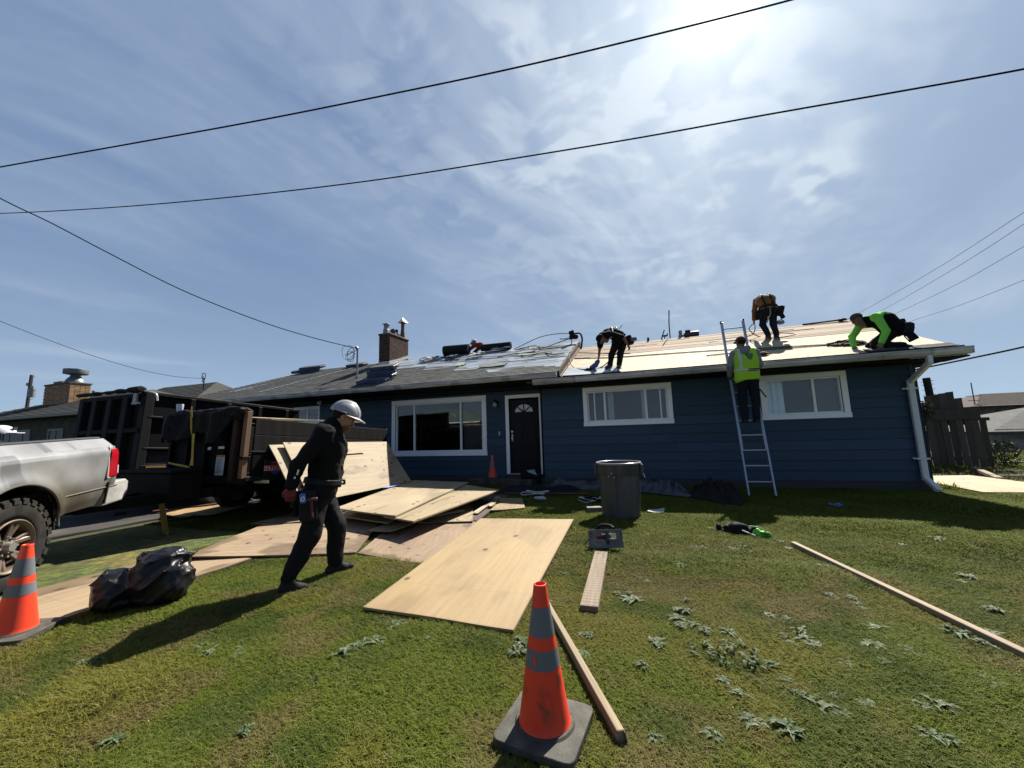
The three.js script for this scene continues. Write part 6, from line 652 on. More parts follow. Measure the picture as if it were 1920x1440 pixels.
function bounds(prims, pad) { const lo = [1e9, 1e9, 1e9], hi = [-1e9, -1e9, -1e9]; for (const p of prims) for (const [o, r] of [[0, 6], [3, 7]]) for (let i = 0; i < 3; i++) { lo[i] = Math.min(lo[i], p[o + i] - p[r] - pad); hi[i] = Math.max(hi[i], p[o + i] + p[r] + pad); } return [lo, hi]; }
const skinMesh = (prims, cell, k, infl = 0, extra) => { const f = field(prims, k), [lo, hi] = bounds(prims, infl + 0.03); return nets(lo, hi, cell, (x, y, z) => { const d = f(x, y, z) - infl; return extra ? extra(d, x, y, z) : d; }); };
const folds = (amp, fr, seed) => (d, x, y, z) => (Math.abs(d) > 0.06 ? d : d - amp * (vn3(x * fr, y * fr * 0.7, z * fr, seed) - 0.5) * 2 - amp * 0.55 * (1 - Math.abs(2 * vn3(x * fr * 2.1, y * fr * 1.6, z * fr * 2.1, seed + 5) - 1) - 0.5));
function headGeo(c, f, u, cell = 0.006) {
  const s = n3(x3(f, u)), P = (a, b, e) => [c[0] + s[0] * a + u[0] * b + f[0] * e, c[1] + s[1] * a + u[1] * b + f[1] * e, c[2] + s[2] * a + u[2] * b + f[2] * e];
  const el = (x, y, z, cx, cy, cz, rx, ry, rz) => { const qx = (x - cx) / rx, qy = (y - cy) / ry, qz = (z - cz) / rz, k0 = Math.hypot(qx, qy, qz), k1 = Math.hypot(qx / rx, qy / ry, qz / rz); return k1 > 0 ? k0 * (k0 - 1) / k1 : -rx; }, sm = (a, b, k) => { const h = clamp(0.5 + 0.5 * (b - a) / k); return mix(b, a, h) - k * h * (1 - h); };
  const seg = field([[0, 0.020, 0.085, 0, -0.032, 0.112, 0.009, 0.014]], 0.01), brow = field([[-0.035, 0.028, 0.083, 0.035, 0.028, 0.083, 0.011, 0.011]], 0.01), lips = field([[-0.018, -0.066, 0.088, 0.018, -0.066, 0.088, 0.008, 0.008]], 0.01);
  const fn = (x, y, z) => { // local: x side, y up, z forward
    let d = sm(el(x, y, z, 0, 0.028, -0.012, 0.076, 0.098, 0.097), el(x, y, z, 0, -0.05, 0.028, 0.057, 0.068, 0.062), 0.035);
    d = sm(d, el(x, y, z, 0, -0.098, 0.070, 0.026, 0.022, 0.022), 0.03); d = sm(d, seg(x, y, z), 0.012); d = sm(d, brow(x, y, z), 0.018); d = sm(d, lips(x, y, z), 0.010);
    for (const q of [-1, 1]) { d = Math.max(d, -(el(x, y, z, q * 0.032, 0.006, 0.098, 0.020, 0.013, 0.014)) * 0.8); d = sm(d, el(x, y, z, q * 0.033, 0.006, 0.078, 0.013, 0.012, 0.012), 0.004); d = sm(d, el(x, y, z, q * 0.079, -0.005, -0.012, 0.010, 0.032, 0.020), 0.006); }
    const n = Math.max(Math.hypot(x, z + 0.018) - 0.058, y + 0.02, -0.19 - y); return sm(d, n, 0.03);
  };
  const g = nets([-0.10, -0.20, -0.12], [0.10, 0.14, 0.14], cell, fn); g.applyMatrix4(new THREE.Matrix4().makeBasis(V(...s).negate(), V(...u), V(...f)).setPosition(...c)); return { g, P, s };
}
// fingers: w wrist, d towards the fingertips, n out of the palm, t to the thumb side
function handPrims(w, d, n, t, curl = 0.5, k = 1) {
  const p = [], at = (a, b, c) => a3(a3(a3(w, d, a * k), t, b * k), n, c * k);
  for (const o of [-0.028, -0.008, 0.012, 0.030]) p.push(cap(at(0.0, o * 0.6, 0), at(0.085, o, 0), 0.016 * k, 0.013 * k));
  [[-0.030, 0.062], [-0.010, 0.076], [0.011, 0.080], [0.031, 0.072]].forEach(([o, L], i) => { let q = at(0.088, o, 0), a = 0.15 + curl * 0.5; for (let j = 0; j < 3; j++) { const l = L * [0.44, 0.32, 0.24][j] * k, dir = a3([d[0] * Math.cos(a), d[1] * Math.cos(a), d[2] * Math.cos(a)], n, Math.sin(a)), e = a3(q, dir, l); p.push(cap(q, e, (0.0098 - j * 0.001) * k, (0.0092 - j * 0.001) * k)); q = e; a += curl * 1.05; } });
  const b = at(0.025, 0.024, 0.006), m = at(0.058, 0.055, 0.018), e = at(0.088, 0.056, 0.034); p.push(cap(b, m, 0.014 * k, 0.011 * k), cap(m, e, 0.0105 * k, 0.009 * k)); return p;
}
const SKIN = mat([0.27, 0.145, 0.095], 0.55), TAN = mat([0.13, 0.075, 0.05], 0.6);
const cloth = (c, r = 0.9) => pmat(c, r, { specularIntensity: 0.2, bumpMap: clone(T.bumpFine, 10, 10), bumpScale: 0.0012 });
function person(o) {
  const { J, cell = 0.014 } = o, g = thing('person', o.label, 'person', o.base), put = (geo) => (Array.isArray(geo) ? geo.map(put) : geo.translate(-o.base[0], -o.base[1], -o.base[2]));
  const lat = n3(s3(J.shR, J.shL)), hm = l3(J.hipL, J.hipR, 0.5), sm = l3(J.shL, J.shR, 0.5), waist = J.waist ?? l3(hm, sm, 0.38), chest = J.chest ?? l3(hm, sm, 0.74), up = n3(s3(sm, hm)), k = o.k ?? 1, upw = n3(s3(waist, hm));
  const torso = [cap(J.hipL, J.hipR, 0.098 * k), cap(a3(J.hipL, lat, 0.04), a3(waist, lat, -0.055), 0.10 * k, 0.092 * k), cap(a3(J.hipR, lat, -0.04), a3(waist, lat, 0.055), 0.10 * k, 0.092 * k), cap(a3(waist, lat, -0.055), a3(chest, lat, -0.085), 0.095 * k, 0.105 * k), cap(a3(waist, lat, 0.055), a3(chest, lat, 0.085), 0.095 * k, 0.105 * k), cap(a3(chest, lat, -0.09), a3(J.shL, lat, 0.03), 0.10 * k, 0.068 * k), cap(a3(chest, lat, 0.09), a3(J.shR, lat, -0.03), 0.10 * k, 0.068 * k), cap(sm, J.neck, 0.075 * k, 0.056 * k)];
  const arms = []; for (const s of ['L', 'R']) arms.push(cap(J['sh' + s], J['el' + s], 0.058 * k, 0.046 * k), cap(J['el' + s], J['wr' + s], 0.045 * k, 0.031 * k));
  const legs = []; for (const s of ['L', 'R']) { const kn = J['knee' + s], an = J['ank' + s], hp = J['hip' + s], back = n3(s3(l3(hp, an, 0.5), kn)), bk = Math.hypot(...s3(l3(hp, an, 0.5), kn)) > 0.02 ? back : (o.back ?? [0, 0, 0]); legs.push(cap(hp, kn, 0.086 * k, 0.060 * k), cap(kn, an, 0.057 * k, 0.040 * k), cap(a3(l3(kn, an, 0.15), bk, 0.015), a3(l3(kn, an, 0.5), bk, 0.018), 0.048 * k, 0.045 * k)); }
  // skin: one figure from head to foot
  const H = headGeo(J.head, o.f, o.u, o.headCell ?? 0.007), geos = [skinMesh([...torso, ...arms, ...legs, cap(J.neck, J.head, 0.052 * k, 0.05 * k), cap(J.ankL, l3(J.ankL, J.toeL, 0.7), 0.026, 0.016), cap(J.ankR, l3(J.ankR, J.toeR, 0.7), 0.026, 0.016)], cell, 0.03, -0.006), H.g];
  const hands = {}; for (const s of ['L', 'R']) { const dir = n3(s3(J['wr' + s], J['el' + s])), hd = o.hand?.[s] ?? {}, d = hd.d ?? dir, n0 = hd.n ?? n3(x3(d, [0.3, 0.2, 1])), n = n3(a3(n0, d, -d3(n0, d))), t = n3(x3(n, d)), tt = hd.flip ? t.map((v) => -v) : t, pr = handPrims(a3(J['wr' + s], d, 0.005), d, n, tt, hd.curl ?? 0.55, k); hands[s] = pr; const q = skinMesh(pr, 0.0055, 0.008, o.gloves ? 0.0035 : 0); if (o.gloves) part('glove', put(q), o.gloves, g); else geos.push(q); }
  part('body', put(join(geos)), o.skin ?? SKIN, g);
  for (const q of [-1, 1]) part('eye', put(new THREE.SphereGeometry(0.0125, 10, 8).translate(...H.P(q * 0.033, 0.006, 0.080))), mat([0.10, 0.09, 0.085], 0.2), g);
  if (o.hair) part('hair', put(nets([-0.11, -0.14, -0.13], [0.11, 0.14, 0.11], 0.008, (x, y, z) => Math.max(Math.hypot(x / 0.082, (y - 0.028) / 0.104, (z + 0.014) / 0.104) * 0.09 - 0.09 + 0.006 * (vn3(x * 90, y * 40, z * 90) - 0.5), 0.045 * (z > -0.01 ? 1 : 0) + 0.012 - y - Math.max(0, -z) * 1.4, z - 0.085)).applyMatrix4(new THREE.Matrix4().makeBasis(V(...H.s).negate(), V(...o.u), V(...o.f)).setPosition(...J.head))), o.hair, g);
  // clothes
  const hem = a3(hm, upw, -(o.hem ?? 0.05)), ft = field([...torso.slice(0, 7), cap(sm, l3(sm, J.neck, 0.75), 0.078 * k, 0.066 * k)], 0.04), slv = o.sleeve ?? 1, armsT = []; for (const s of ['L', 'R']) { const el = J['el' + s], wr = J['wr' + s], sh = J['sh' + s]; if (slv >= 1) armsT.push(cap(sh, el, 0.066 * k, 0.055 * k), cap(el, l3(el, wr, 0.97), 0.054 * k, 0.043 * k)); else armsT.push(cap(sh, l3(sh, el, slv), 0.066 * k, 0.062 * k)); }
  const fa = field(armsT, 0.02), infl = o.infl ?? 0.020, fl = folds(o.fold ?? 0.008, 13, o.seed ?? 1), all = [...torso, ...armsT], [lo, hi] = bounds(all, 0.06);
  const topF = (x, y, z) => { const a = Math.max(ft(x, y, z) - infl, -d3(s3([x, y, z], hem), upw)), b = fa(x, y, z) - 0.008, h = clamp(0.5 + 0.5 * (b - a) / 0.03); return fl(mix(b, a, h) - 0.03 * h * (1 - h), x, y, z); };
  part(o.topName ?? 'jacket', put(nets(lo, hi, cell * 0.85, topF)), o.top, g);
  const legT = [cap(J.hipL, J.hipR, 0.105 * k), cap(hm, l3(hm, waist, 0.7), 0.10 * k, 0.095 * k), cap(a3(J.hipL, lat, 0.03), a3(waist, lat, -0.05), 0.095 * k, 0.085 * k), cap(a3(J.hipR, lat, -0.03), a3(waist, lat, 0.05), 0.095 * k, 0.085 * k)]; for (const s of ['L', 'R']) legT.push(cap(J['hip' + s], J['knee' + s], 0.096 * k, 0.073 * k), cap(J['knee' + s], l3(J['knee' + s], J['ank' + s], 0.98), 0.070 * k, 0.060 * k));
  const lf = folds(o.fold > 0.015 ? 0.014 : 0.009, 11, (o.seed ?? 1) + 20); part('trousers', put(skinMesh(legT, cell * 0.85, 0.03, 0.006, lf)), o.legs, g);
  for (const s of ['L', 'R']) { const an = J['ank' + s], to = J['toe' + s], dirF = n3(s3(to, an)), heel = J['heel' + s] ?? a3(an, [dirF[0] * -0.035, -0.05, dirF[2] * -0.035]), ball = l3(heel, to, 0.68); const sole = Math.min(heel[1], to[1]) - 0.028; part('boot', put(skinMesh([cap(a3(an, s3(J['knee' + s], an), 0.12), an, 0.05 * k, 0.047 * k), cap(an, heel, 0.046, 0.040), cap(heel, ball, 0.040, 0.044), cap(ball, to, 0.044, 0.036), cap(an, ball, 0.042, 0.042)], 0.009, 0.02, 0, (d, x, y, z) => (o.tiltFeet ? d : Math.max(d, sole - y)))), o.boots, g); const fx = n3(s3(to, heel)); part('sole', put(skinMesh([cap(a3(heel, [0, -0.022, 0]), a3(heel, [fx[0] * 0.01, -0.022, fx[2] * 0.01]), 0.043), cap(a3(heel, [0, -0.022, 0]), a3(ball, [0, -0.026, 0]), 0.041, 0.048), cap(a3(ball, [0, -0.026, 0]), a3(to, [0, -0.020, 0]), 0.048, 0.037)], 0.009, 0.01, 0, (d, x, y, z) => { const t = clamp(d3(s3([x, y, z], heel), fx) / Math.max(0.05, d3(s3(to, heel), fx))), yy = mix(heel[1], to[1], t) - 0.024; return Math.max(d, Math.abs(y - yy) - 0.014); })), mat([0.035, 0.034, 0.033], 0.85), g); }
  // bands of webbing or reflective tape lying on the top: [centre, axis, half width, out, material, name]
  for (const [c, ax, w, out, m, nm, arm] of o.bands ?? []) { const f2 = arm ? topF : (x, y, z) => ft(x, y, z) - infl; part(nm, put(nets(lo, hi, cell * 0.8, (x, y, z) => { const q = Math.abs(d3(s3([x, y, z], c), ax)) - w; if (q > 0.05) return q; return Math.max(f2(x, y, z) - out - 0.006, q); })), m, g); }
  const fr = new THREE.Matrix4().makeBasis(V(...H.s).negate(), V(...o.u), V(...o.f)).setPosition(...J.head);
  if (o.hat === 'hard') {
    const e = (x, y, z) => Math.hypot(x / 0.119, (y - 0.030) / 0.148, (z + 0.005) / 0.148);
    const hat = nets([-0.19, 0.0, -0.21], [0.19, 0.20, 0.25], 0.0055, (x, y, z) => { let d = (e(x, y, z) - 1) * 0.118; d = Math.min(d, Math.max((e(x, y, z) - 1.045) * 0.118, Math.abs(x) - 0.018)) ; for (const q of [-1, 1]) d = Math.min(d, Math.max((e(x, y, z) - 1.028) * 0.118, Math.abs(x - q * 0.055) - 0.010)); d = Math.max(d, 0.040 - y); const r = Math.hypot(x / 0.133, (z - 0.01) / (z > 0 ? 0.205 : 0.168)), drop = 0.044 - 0.030 * r * r * (z > 0 ? 1 : 0.35) , br = Math.max((r - 1) * 0.15, Math.abs(y - drop - 0.006) - 0.0055); d = Math.min(d, br); return Math.max(d, -(e(x * 1.05, y, z * 1.04) - 0.93) * 0.11 * (y < 0.15 ? 1 : 1)); });
    part('hard_hat', put(hat.applyMatrix4(fr)), o.hatMat, g);
  } else if (o.hat === 'cap') {
    const c2 = nets([-0.13, 0.0, -0.14], [0.13, 0.17, 0.21], 0.006, (x, y, z) => { const e = Math.hypot(x / 0.092, (y - 0.035) / 0.110, (z + 0.012) / 0.114); let d = Math.max((e - 1) * 0.095, 0.038 - y + (z < 0 ? 0.12 * z : 0)); const r = Math.hypot(x / 0.082, (z - 0.07) / 0.105); d = Math.min(d, Math.max((r - 1) * 0.08, Math.abs(y - 0.048 + 0.12 * x * x / 0.08 + 0.10 * (z - 0.08)) - 0.005, 0.05 - z)); return d; }); part('cap', put(c2.applyMatrix4(fr)), o.hatMat, g);
  } else if (o.hat === 'beanie') part('beanie', put(nets([-0.13, -0.08, -0.14], [0.13, 0.17, 0.14], 0.007, (x, y, z) => Math.max(Math.hypot(x / 0.093, (y - 0.03) / 0.112, (z + 0.012) / 0.112) * 0.1 - 0.1 - 0.003 * (vn3(x * 30, y * 40, z * 30) - 0.5), 0.025 - y - 0.4 * Math.max(0, -z))).applyMatrix4(fr)), o.hatMat, g);
  return { g, put, topF, hm, up, upw, lat, sm, chest, waist, H, fr };
}
const pouch = (p, name, c, w, h, d, rot, m) => part(name, p.put(nets([-w, -h, -d], [w, h, d], 0.012, (x, y, z) => Math.max(Math.abs(x) - w * 0.6, Math.abs(y) - h * 0.65, Math.abs(z) - d * 0.55) - 0.02 + 0.014 * (vn3(x * 16, y * 16, z * 16, 4) - 0.5)).rotateX(rot[0]).rotateY(rot[1]).rotateZ(rot[2]).translate(...c)), m, p.g);
{
  const blk = cloth([0.006, 0.006, 0.0068]), blk2 = cloth([0.0085, 0.0085, 0.0098], 0.85), bootM = mat([0.018, 0.017, 0.017], 0.6), web = mat([0.014, 0.014, 0.015], 0.6), grey = mat([0.20, 0.20, 0.20], 0.5);
  // the walking man
  let p = person({
    label: 'person in black work clothes and a grey hard hat, striding right across the lawn', base: [-3.12, 0, -3.02], cell: 0.0115, headCell: 0.005, seed: 3,
    J: { hipL: [-3.16, 0.829, -3.072], hipR: [-3.023, 0.853, -2.928], kneeR: [-3.028, 0.491, -2.849], ankR: [-3.128, 0.13, -2.716], toeR: [-3.039, 0.034, -2.807], heelR: [-3.152, 0.045, -2.693], kneeL: [-3.044, 0.49, -3.189], ankL: [-3.08, 0.132, -3.212], toeL: [-2.986, 0.055, -3.323], heelL: [-3.113, 0.048, -3.178], waist: [-3.053, 1.004, -3.03], chest: [-3.032, 1.267, -3.056], shL: [-3.15, 1.394, -3.186], shR: [-2.943, 1.397, -2.89], elR: [-3.053, 1.122, -2.704], wrR: [-3.093, 0.945, -2.679], elL: [-3.254, 1.085, -3.153], wrL: [-3.194, 0.903, -3.184], neck: [-3.007, 1.487, -3.078], head: [-2.945, 1.562, -3.141] },
    f: n3([0.70, -0.42, -0.70]), u: n3([0.30, 1, -0.30]), back: [-0.7, 0, 0.7], top: blk, legs: blk2, boots: bootM, gloves: mat([0.13, 0.02, 0.022], 0.75), hat: 'hard', hatMat: mat([0.22, 0.22, 0.235], 0.35), hair: mat([0.02, 0.014, 0.01], 0.9), infl: 0.036, hem: 0.02, fold: 0.017, k: 1.06,
    hand: { R: { d: n3([0.02, -1, -0.02]), n: [-0.7, 0, -0.7], curl: 0.75 }, L: { d: n3([0.1, -1, -0.1]), n: [0.7, 0, 0.7], curl: 0.7 } },
    bands: [[[-3.08, 0.95, -3.0], n3([0.10, 0.98, -0.10]), 0.026, 0.016, web, 'tool_belt']],
  });
  pouch(p, 'tool_pouch', [-3.0, 0.752, -2.787], 0.085, 0.17, 0.055, [0, 0.785, 0.05], web); pouch(p, 'tool_pouch', [-3.12, 0.768, -2.798], 0.08, 0.14, 0.06, [0, 1.2850000000000001, 0], blk2);
  part('tape_measure', p.put(cb(0.05, 0.085, 0.035, 0, 0, 0, 0.01).rotateZ(0.12).rotateY(0.785).translate(...[-2.983, 0.828, -2.71])), mat([0.04, 0.12, 0.36], 0.4), p.g); part('tape_label', p.put(new THREE.TorusGeometry(0.013, 0.004, 5, 14).scale(1, 1.3, 1).rotateY(0.785).translate(...[-2.964, 0.826, -2.692])), mat([0.6, 0.65, 0.7], 0.5), p.g);
  part('folded_glove', p.put(nets([-0.08, -0.06, -0.05], [0.08, 0.06, 0.05], 0.009, (x, y, z) => Math.hypot(x / 0.05, y / 0.025, z / 0.02) * 0.025 - 0.025 + 0.012 * vn3(x * 40, y * 40, z * 40)).rotateZ(0.4).rotateY(0.785).translate(...[-2.928, 0.898, -2.855])), mat([0.22, 0.16, 0.08], 0.8), p.g);
  part('hammer', p.put([cb(0.022, 0.17, 0.024, 0, 0, 0, 0.006).rotateZ(0.08).rotateY(0.785).translate(...[-2.928, 0.736, -2.761]), cb(0.09, 0.03, 0.03, 0, 0, 0, 0.008).rotateZ(0).rotateY(0.785).translate(...[-2.928, 0.814, -2.761])]), mat([0.07, 0.022, 0.025], 0.6), p.g); part('buckle', p.put([cb(0.09, 0.05, 0.016, 0, 0, 0, 0.004).rotateZ(0.05).rotateY(0.785).translate(...[-2.938, 0.918, -3.11]), cb(0.05, 0.07, 0.03, 0, 0, 0, 0.006).rotateZ(0).rotateY(0.785).translate(...[-2.948, 0.908, -3.094])]), mat([0.035, 0.02, 0.014], 0.6), p.g); part('buckle_pin', p.put(cb(0.022, 0.022, 0.022, 0, 0, 0, 0.006).rotateZ(0).rotateY(0.785).translate(...[-2.912, 0.92, -3.099])), mat([0.5, 0.48, 0.44], 0.4), p.g);
  part('pen', p.put([cb(0.014, 0.05, 0.012, 0, 0, 0, 0.004).rotateZ(-0.25).rotateY(0.785).translate(...[-2.987, 1.064, -2.65]), cb(0.014, 0.022, 0.012, 0, 0, 0, 0.004).rotateZ(-0.2).rotateY(0.785).translate(...[-3.006, 1.017, -2.638])]), mat([0.5, 0.5, 0.5], 0.5), p.g); part('chest_strap', p.put([cb(0.03, 0.14, 0.02, 0, 0, 0, 0.006).rotateZ(-0.1).rotateY(0.785).translate(...[-2.928, 1.152, -3.021]), cb(0.05, 0.06, 0.035, 0, 0, 0, 0.01).rotateZ(0.2).rotateY(0.785).translate(...[-2.912, 1.069, -3.073])]), web, p.g);
  part('safety_glasses', p.put([tube([[-0.075, 0.012, 0.02], [-0.066, 0.012, 0.085], [-0.03, 0.010, 0.112], [0, 0.014, 0.116], [0.03, 0.010, 0.112], [0.066, 0.012, 0.085], [0.075, 0.012, 0.02]], 0.003, 40, 5), ...[-1, 1].map((q) => new THREE.SphereGeometry(0.024, 12, 8, 0, 6.283, 0, 1.2).rotateX(Math.PI / 2).scale(1.15, 0.8, 0.5).translate(q * 0.036, 0.002, 0.098))].flat().map((gg) => gg.applyMatrix4(p.fr))), pmat([0.35, 0.36, 0.38], 0.1, { transmission: 0.5, thickness: 0 }), p.g);
  part('beard', p.put(nets([-0.08, -0.15, -0.02], [0.08, -0.02, 0.13], 0.006, (x, y, z) => Math.max(Math.hypot(x / 0.060, (y + 0.075) / 0.060, (z - 0.045) / 0.064) * 0.06 - 0.06 + 0.005 * (vn3(x * 120, y * 120, z * 120) - 0.5), y + 0.055 + 0.2 * Math.max(0, 0.05 - z), Math.abs(y + 0.066) < 0.006 ? 0.01 : -1)).applyMatrix4(p.fr)), mat([0.11, 0.06, 0.042], 0.9), p.g);
  // bending roofer in black at the eave
  p = person({
    label: 'person in black bending forward at the eave, one bare arm reaching down', base: [-0.72, 2.93, -9.98], seed: 5,
    J: { hipL: [-0.66, 3.62, -10.02], hipR: [-0.50, 3.62, -10.12], kneeL: [-0.80, 3.27, -9.95], kneeR: [-0.60, 3.25, -9.98], ankL: [-0.87, 3.02, -10.02], ankR: [-0.64, 2.99, -9.96], toeL: [-0.95, 2.94, -9.87], toeR: [-0.66, 2.91, -9.80], waist: [-0.63, 3.76, -10.05], chest: [-0.82, 3.83, -9.98], shL: [-1.03, 3.76, -9.90], shR: [-0.78, 3.74, -9.74], elL: [-1.09, 3.46, -9.93], wrL: [-1.14, 3.20, -9.98], elR: [-0.48, 3.62, -9.72], wrR: [-0.40, 3.45, -9.78], neck: [-0.97, 3.75, -9.80], head: [-1.02, 3.64, -9.73] },
    f: n3([-0.35, -0.85, 0.2]), u: n3([-0.75, 0.3, 0.55]), skin: TAN, top: blk, topName: 'shirt', sleeve: 0.85, legs: blk2, boots: mat([0.05, 0.045, 0.042], 0.7), hat: 'cap', hatMat: blk, infl: 0.022, fold: 0.012, hem: 0.06, back: [0.5, 0, -0.5],
    bands: [[[-0.60, 3.70, -10.06], n3([-0.45, 0.88, 0.15]), 0.028, 0.016, web, 'tool_belt'], [[-0.86, 3.85, -9.97], n3([-0.8, 0.25, 0.5]), 0.02, 0.010, grey, 'harness_strap']],
  });
  pouch(p, 'tool_pouch', [-0.36, 3.60, -10.02], 0.09, 0.15, 0.09, [0, 0.4, 0.35], web); pouch(p, 'tool_pouch', [-0.72, 3.55, -10.18], 0.07, 0.13, 0.06, [0, 0.2, 0], web); part('knee_pad', p.put([cb(0.15, 0.10, 0.05, -0.245, 3.60, -9.93, 0.02).rotateZ(0)]), mat([0.10, 0.10, 0.10], 0.7), p.g); part('harness_ring', p.put([new THREE.TorusGeometry(0.035, 0.01, 6, 14).translate(-0.66, 3.93, -9.98), beam([-0.58, 3.92, -10.0], [-0.50, 4.02, -10.0], 0.025, 0.02, 0.004)]), M.steel, p.g);
  // standing roofer with his back turned
  const or = cloth([0.20, 0.075, 0.022]);
  p = person({
    label: 'person in an orange-brown jacket seen from behind, stooping over the old roof planks', base: [3.17, 3.60, -11.62], seed: 7,
    J: { hipL: [3.05, 4.36, -11.55], hipR: [3.23, 4.36, -11.55], kneeL: [3.00, 4.02, -11.66], kneeR: [3.24, 4.01, -11.66], ankL: [3.10, 3.71, -11.66], ankR: [3.27, 3.69, -11.62], toeL: [3.09, 3.70, -11.82], toeR: [3.28, 3.69, -11.79], waist: [3.14, 4.52, -11.60], chest: [3.15, 4.72, -11.78], shL: [2.98, 4.76, -11.93], shR: [3.33, 4.76, -11.93], elL: [2.92, 4.50, -11.98], elR: [3.39, 4.50, -11.98], wrL: [2.90, 4.27, -12.02], wrR: [3.38, 4.26, -12.04], neck: [3.15, 4.80, -12.02], head: [3.15, 4.74, -12.14] },
    f: n3([0, -0.85, -0.5]), u: n3([0, 0.5, -0.85]), back: [0, 0, 1], top: or, legs: cloth([0.013, 0.015, 0.022]), boots: mat([0.05, 0.03, 0.018], 0.75), hat: 'cap', hatMat: mat([0.06, 0.02, 0.02], 0.8), infl: 0.030, hem: 0.0, fold: 0.012,
    bands: [[[3.14, 4.43, -11.57], n3([0, 0.94, -0.3]), 0.032, 0.02, web, 'tool_belt'], [[3.14, 4.70, -11.75], n3([0, 0.75, -0.65]), 0.022, 0.010, grey, 'reflective_band'], [[3.05, 4.65, -11.7], n3([1, 0, 0]), 0.022, 0.010, web, 'harness_strap'], [[3.24, 4.65, -11.7], n3([1, 0, 0]), 0.022, 0.010, web, 'harness_strap']],
  });
  pouch(p, 'tool_pouch', [2.90, 4.26, -11.55], 0.08, 0.15, 0.09, [0, 0.2, 0.15], web); pouch(p, 'tool_pouch', [3.39, 4.30, -11.52], 0.09, 0.16, 0.09, [0, -0.2, -0.3], web); pouch(p, 'tool_pouch', [3.38, 4.18, -11.5], 0.06, 0.12, 0.06, [0, 0, 0.3], blk2); part('lanyard', p.put(tube([[3.14, 4.42, -11.42], [3.14, 4.25, -11.43], [3.09, 4.1, -11.5], [3.07, 4.02, -11.52]], 0.014, 20, 6)), grey, p.g); part('harness_ring', p.put(new THREE.TorusGeometry(0.04, 0.012, 6, 14).rotateX(-0.6).translate(3.145, 4.80, -11.70)), M.steel, p.g);
  let t = thing('circular_saw', 'power saw dangling beside the right knee of the stooping roofer', 'saw', [3.40, 4.02, -11.66]); t.scale.setScalar(0.7); part('blade_guard', lathe([[0, -0.02], [0.09, -0.02], [0.10, -0.01], [0.10, 0.01], [0.09, 0.02], [0, 0.02]], 22).rotateX(Math.PI / 2).scale(1.4, 0.75, 1), mat([0.16, 0.16, 0.17], 0.4), t); part('handle', tube([[-0.12, 0.02, 0], [-0.05, 0.09, 0], [0.06, 0.10, 0], [0.12, 0.04, 0]], 0.016, 16, 6), M.black, t);
  // kneeling roofer
  const hv = cloth([0.17, 0.52, 0.075]);
  p = person({
    label: 'person in bright green sleeves and black vest, kneeling at the eave on the right', base: [4.55, 2.78, -9.62], seed: 9,
    J: { hipL: [4.76, 3.18, -9.88], hipR: [4.78, 3.17, -9.68], kneeL: [4.40, 2.92, -9.88], kneeR: [4.36, 2.87, -9.60], ankL: [4.78, 2.87, -9.84], ankR: [4.80, 2.84, -9.62], toeL: [4.88, 2.83, -9.85], toeR: [4.90, 2.80, -9.60], waist: [4.70, 3.34, -9.78], chest: [4.56, 3.44, -9.79], shL: [4.32, 3.40, -9.97], shR: [4.45, 3.46, -9.60], elL: [4.15, 3.16, -9.94], wrL: [4.11, 2.95, -9.86], elR: [4.52, 3.14, -9.52], wrR: [4.42, 2.91, -9.50], neck: [4.33, 3.48, -9.78], head: [4.19, 3.475, -9.75] },
    f: n3([-0.88, -0.42, 0.18]), u: n3([-0.42, 0.9, 0]), back: [1, 0, 0], tiltFeet: true, top: hv, topName: 'shirt', legs: blk2, boots: bootM, gloves: mat([0.16, 0.15, 0.045], 0.8), hat: 'cap', hatMat: mat([0.05, 0.045, 0.045], 0.85), skin: TAN, hair: mat([0.015, 0.012, 0.01], 0.9), infl: 0.018, hem: -0.02, fold: 0.009, hand: { R: { d: n3([-0.3, -1, 0.1]), n: [-0.6, 0, -1] }, L: { d: n3([0.1, -1, 0.2]), n: [0.5, 0, 1] } },
    bands: [],
  });
  { const q = p, c = l3(q.waist, q.chest, 0.5), [lo, hi] = [[4.2, 2.85, -10.1], [5.05, 3.65, -9.4]]; const J2 = [cap([4.76, 3.18, -9.86], [4.62, 3.40, -9.86], 0.12, 0.13), cap([4.78, 3.17, -9.68], [4.64, 3.39, -9.68], 0.12, 0.13), cap([4.62, 3.40, -9.84], [4.42, 3.44, -9.84], 0.125, 0.085), cap([4.64, 3.39, -9.70], [4.45, 3.44, -9.70], 0.125, 0.085), cap([4.42, 3.40, -9.78], [4.34, 3.44, -9.77], 0.09, 0.07)]; const f2 = field(J2, 0.04), arm = field([cap([4.45, 3.46, -9.54], [4.52, 3.14, -9.48], 0.082, 0.07)], 0.01); part('vest', p.put(nets(lo, hi, 0.012, (x, y, z) => Math.max(f2(x, y, z) - 0.022 + 0.012 * (vn3(x * 14, y * 14, z * 14) - 0.5), -arm(x, y, z)))), blk, p.g); }
  pouch(p, 'tool_pouch', [4.88, 3.16, -9.58], 0.10, 0.14, 0.08, [0, 0.2, -0.3], web); pouch(p, 'tool_pouch', [4.90, 3.0, -9.56], 0.08, 0.12, 0.07, [0, -0.2, 0.5], blk2); pouch(p, 'tool_pouch', [4.84, 3.30, -9.70], 0.08, 0.08, 0.10, [0, 0.1, 0.2], web);
  t = thing('shingle_strip', 'dark shingle strip held flat on the eave by the kneeling roofer', 'shingle'); part('strip', slab([onRoof('R', 4.12, -0.02, 0.045), onRoof('R', 4.62, -0.02, 0.045), onRoof('R', 4.62, 0.2, 0.045), onRoof('R', 4.16, 0.16, 0.045)], 0.008, 0.004, 3), mat([0.12, 0.10, 0.10], 0.9, { map: T.gran }), t);
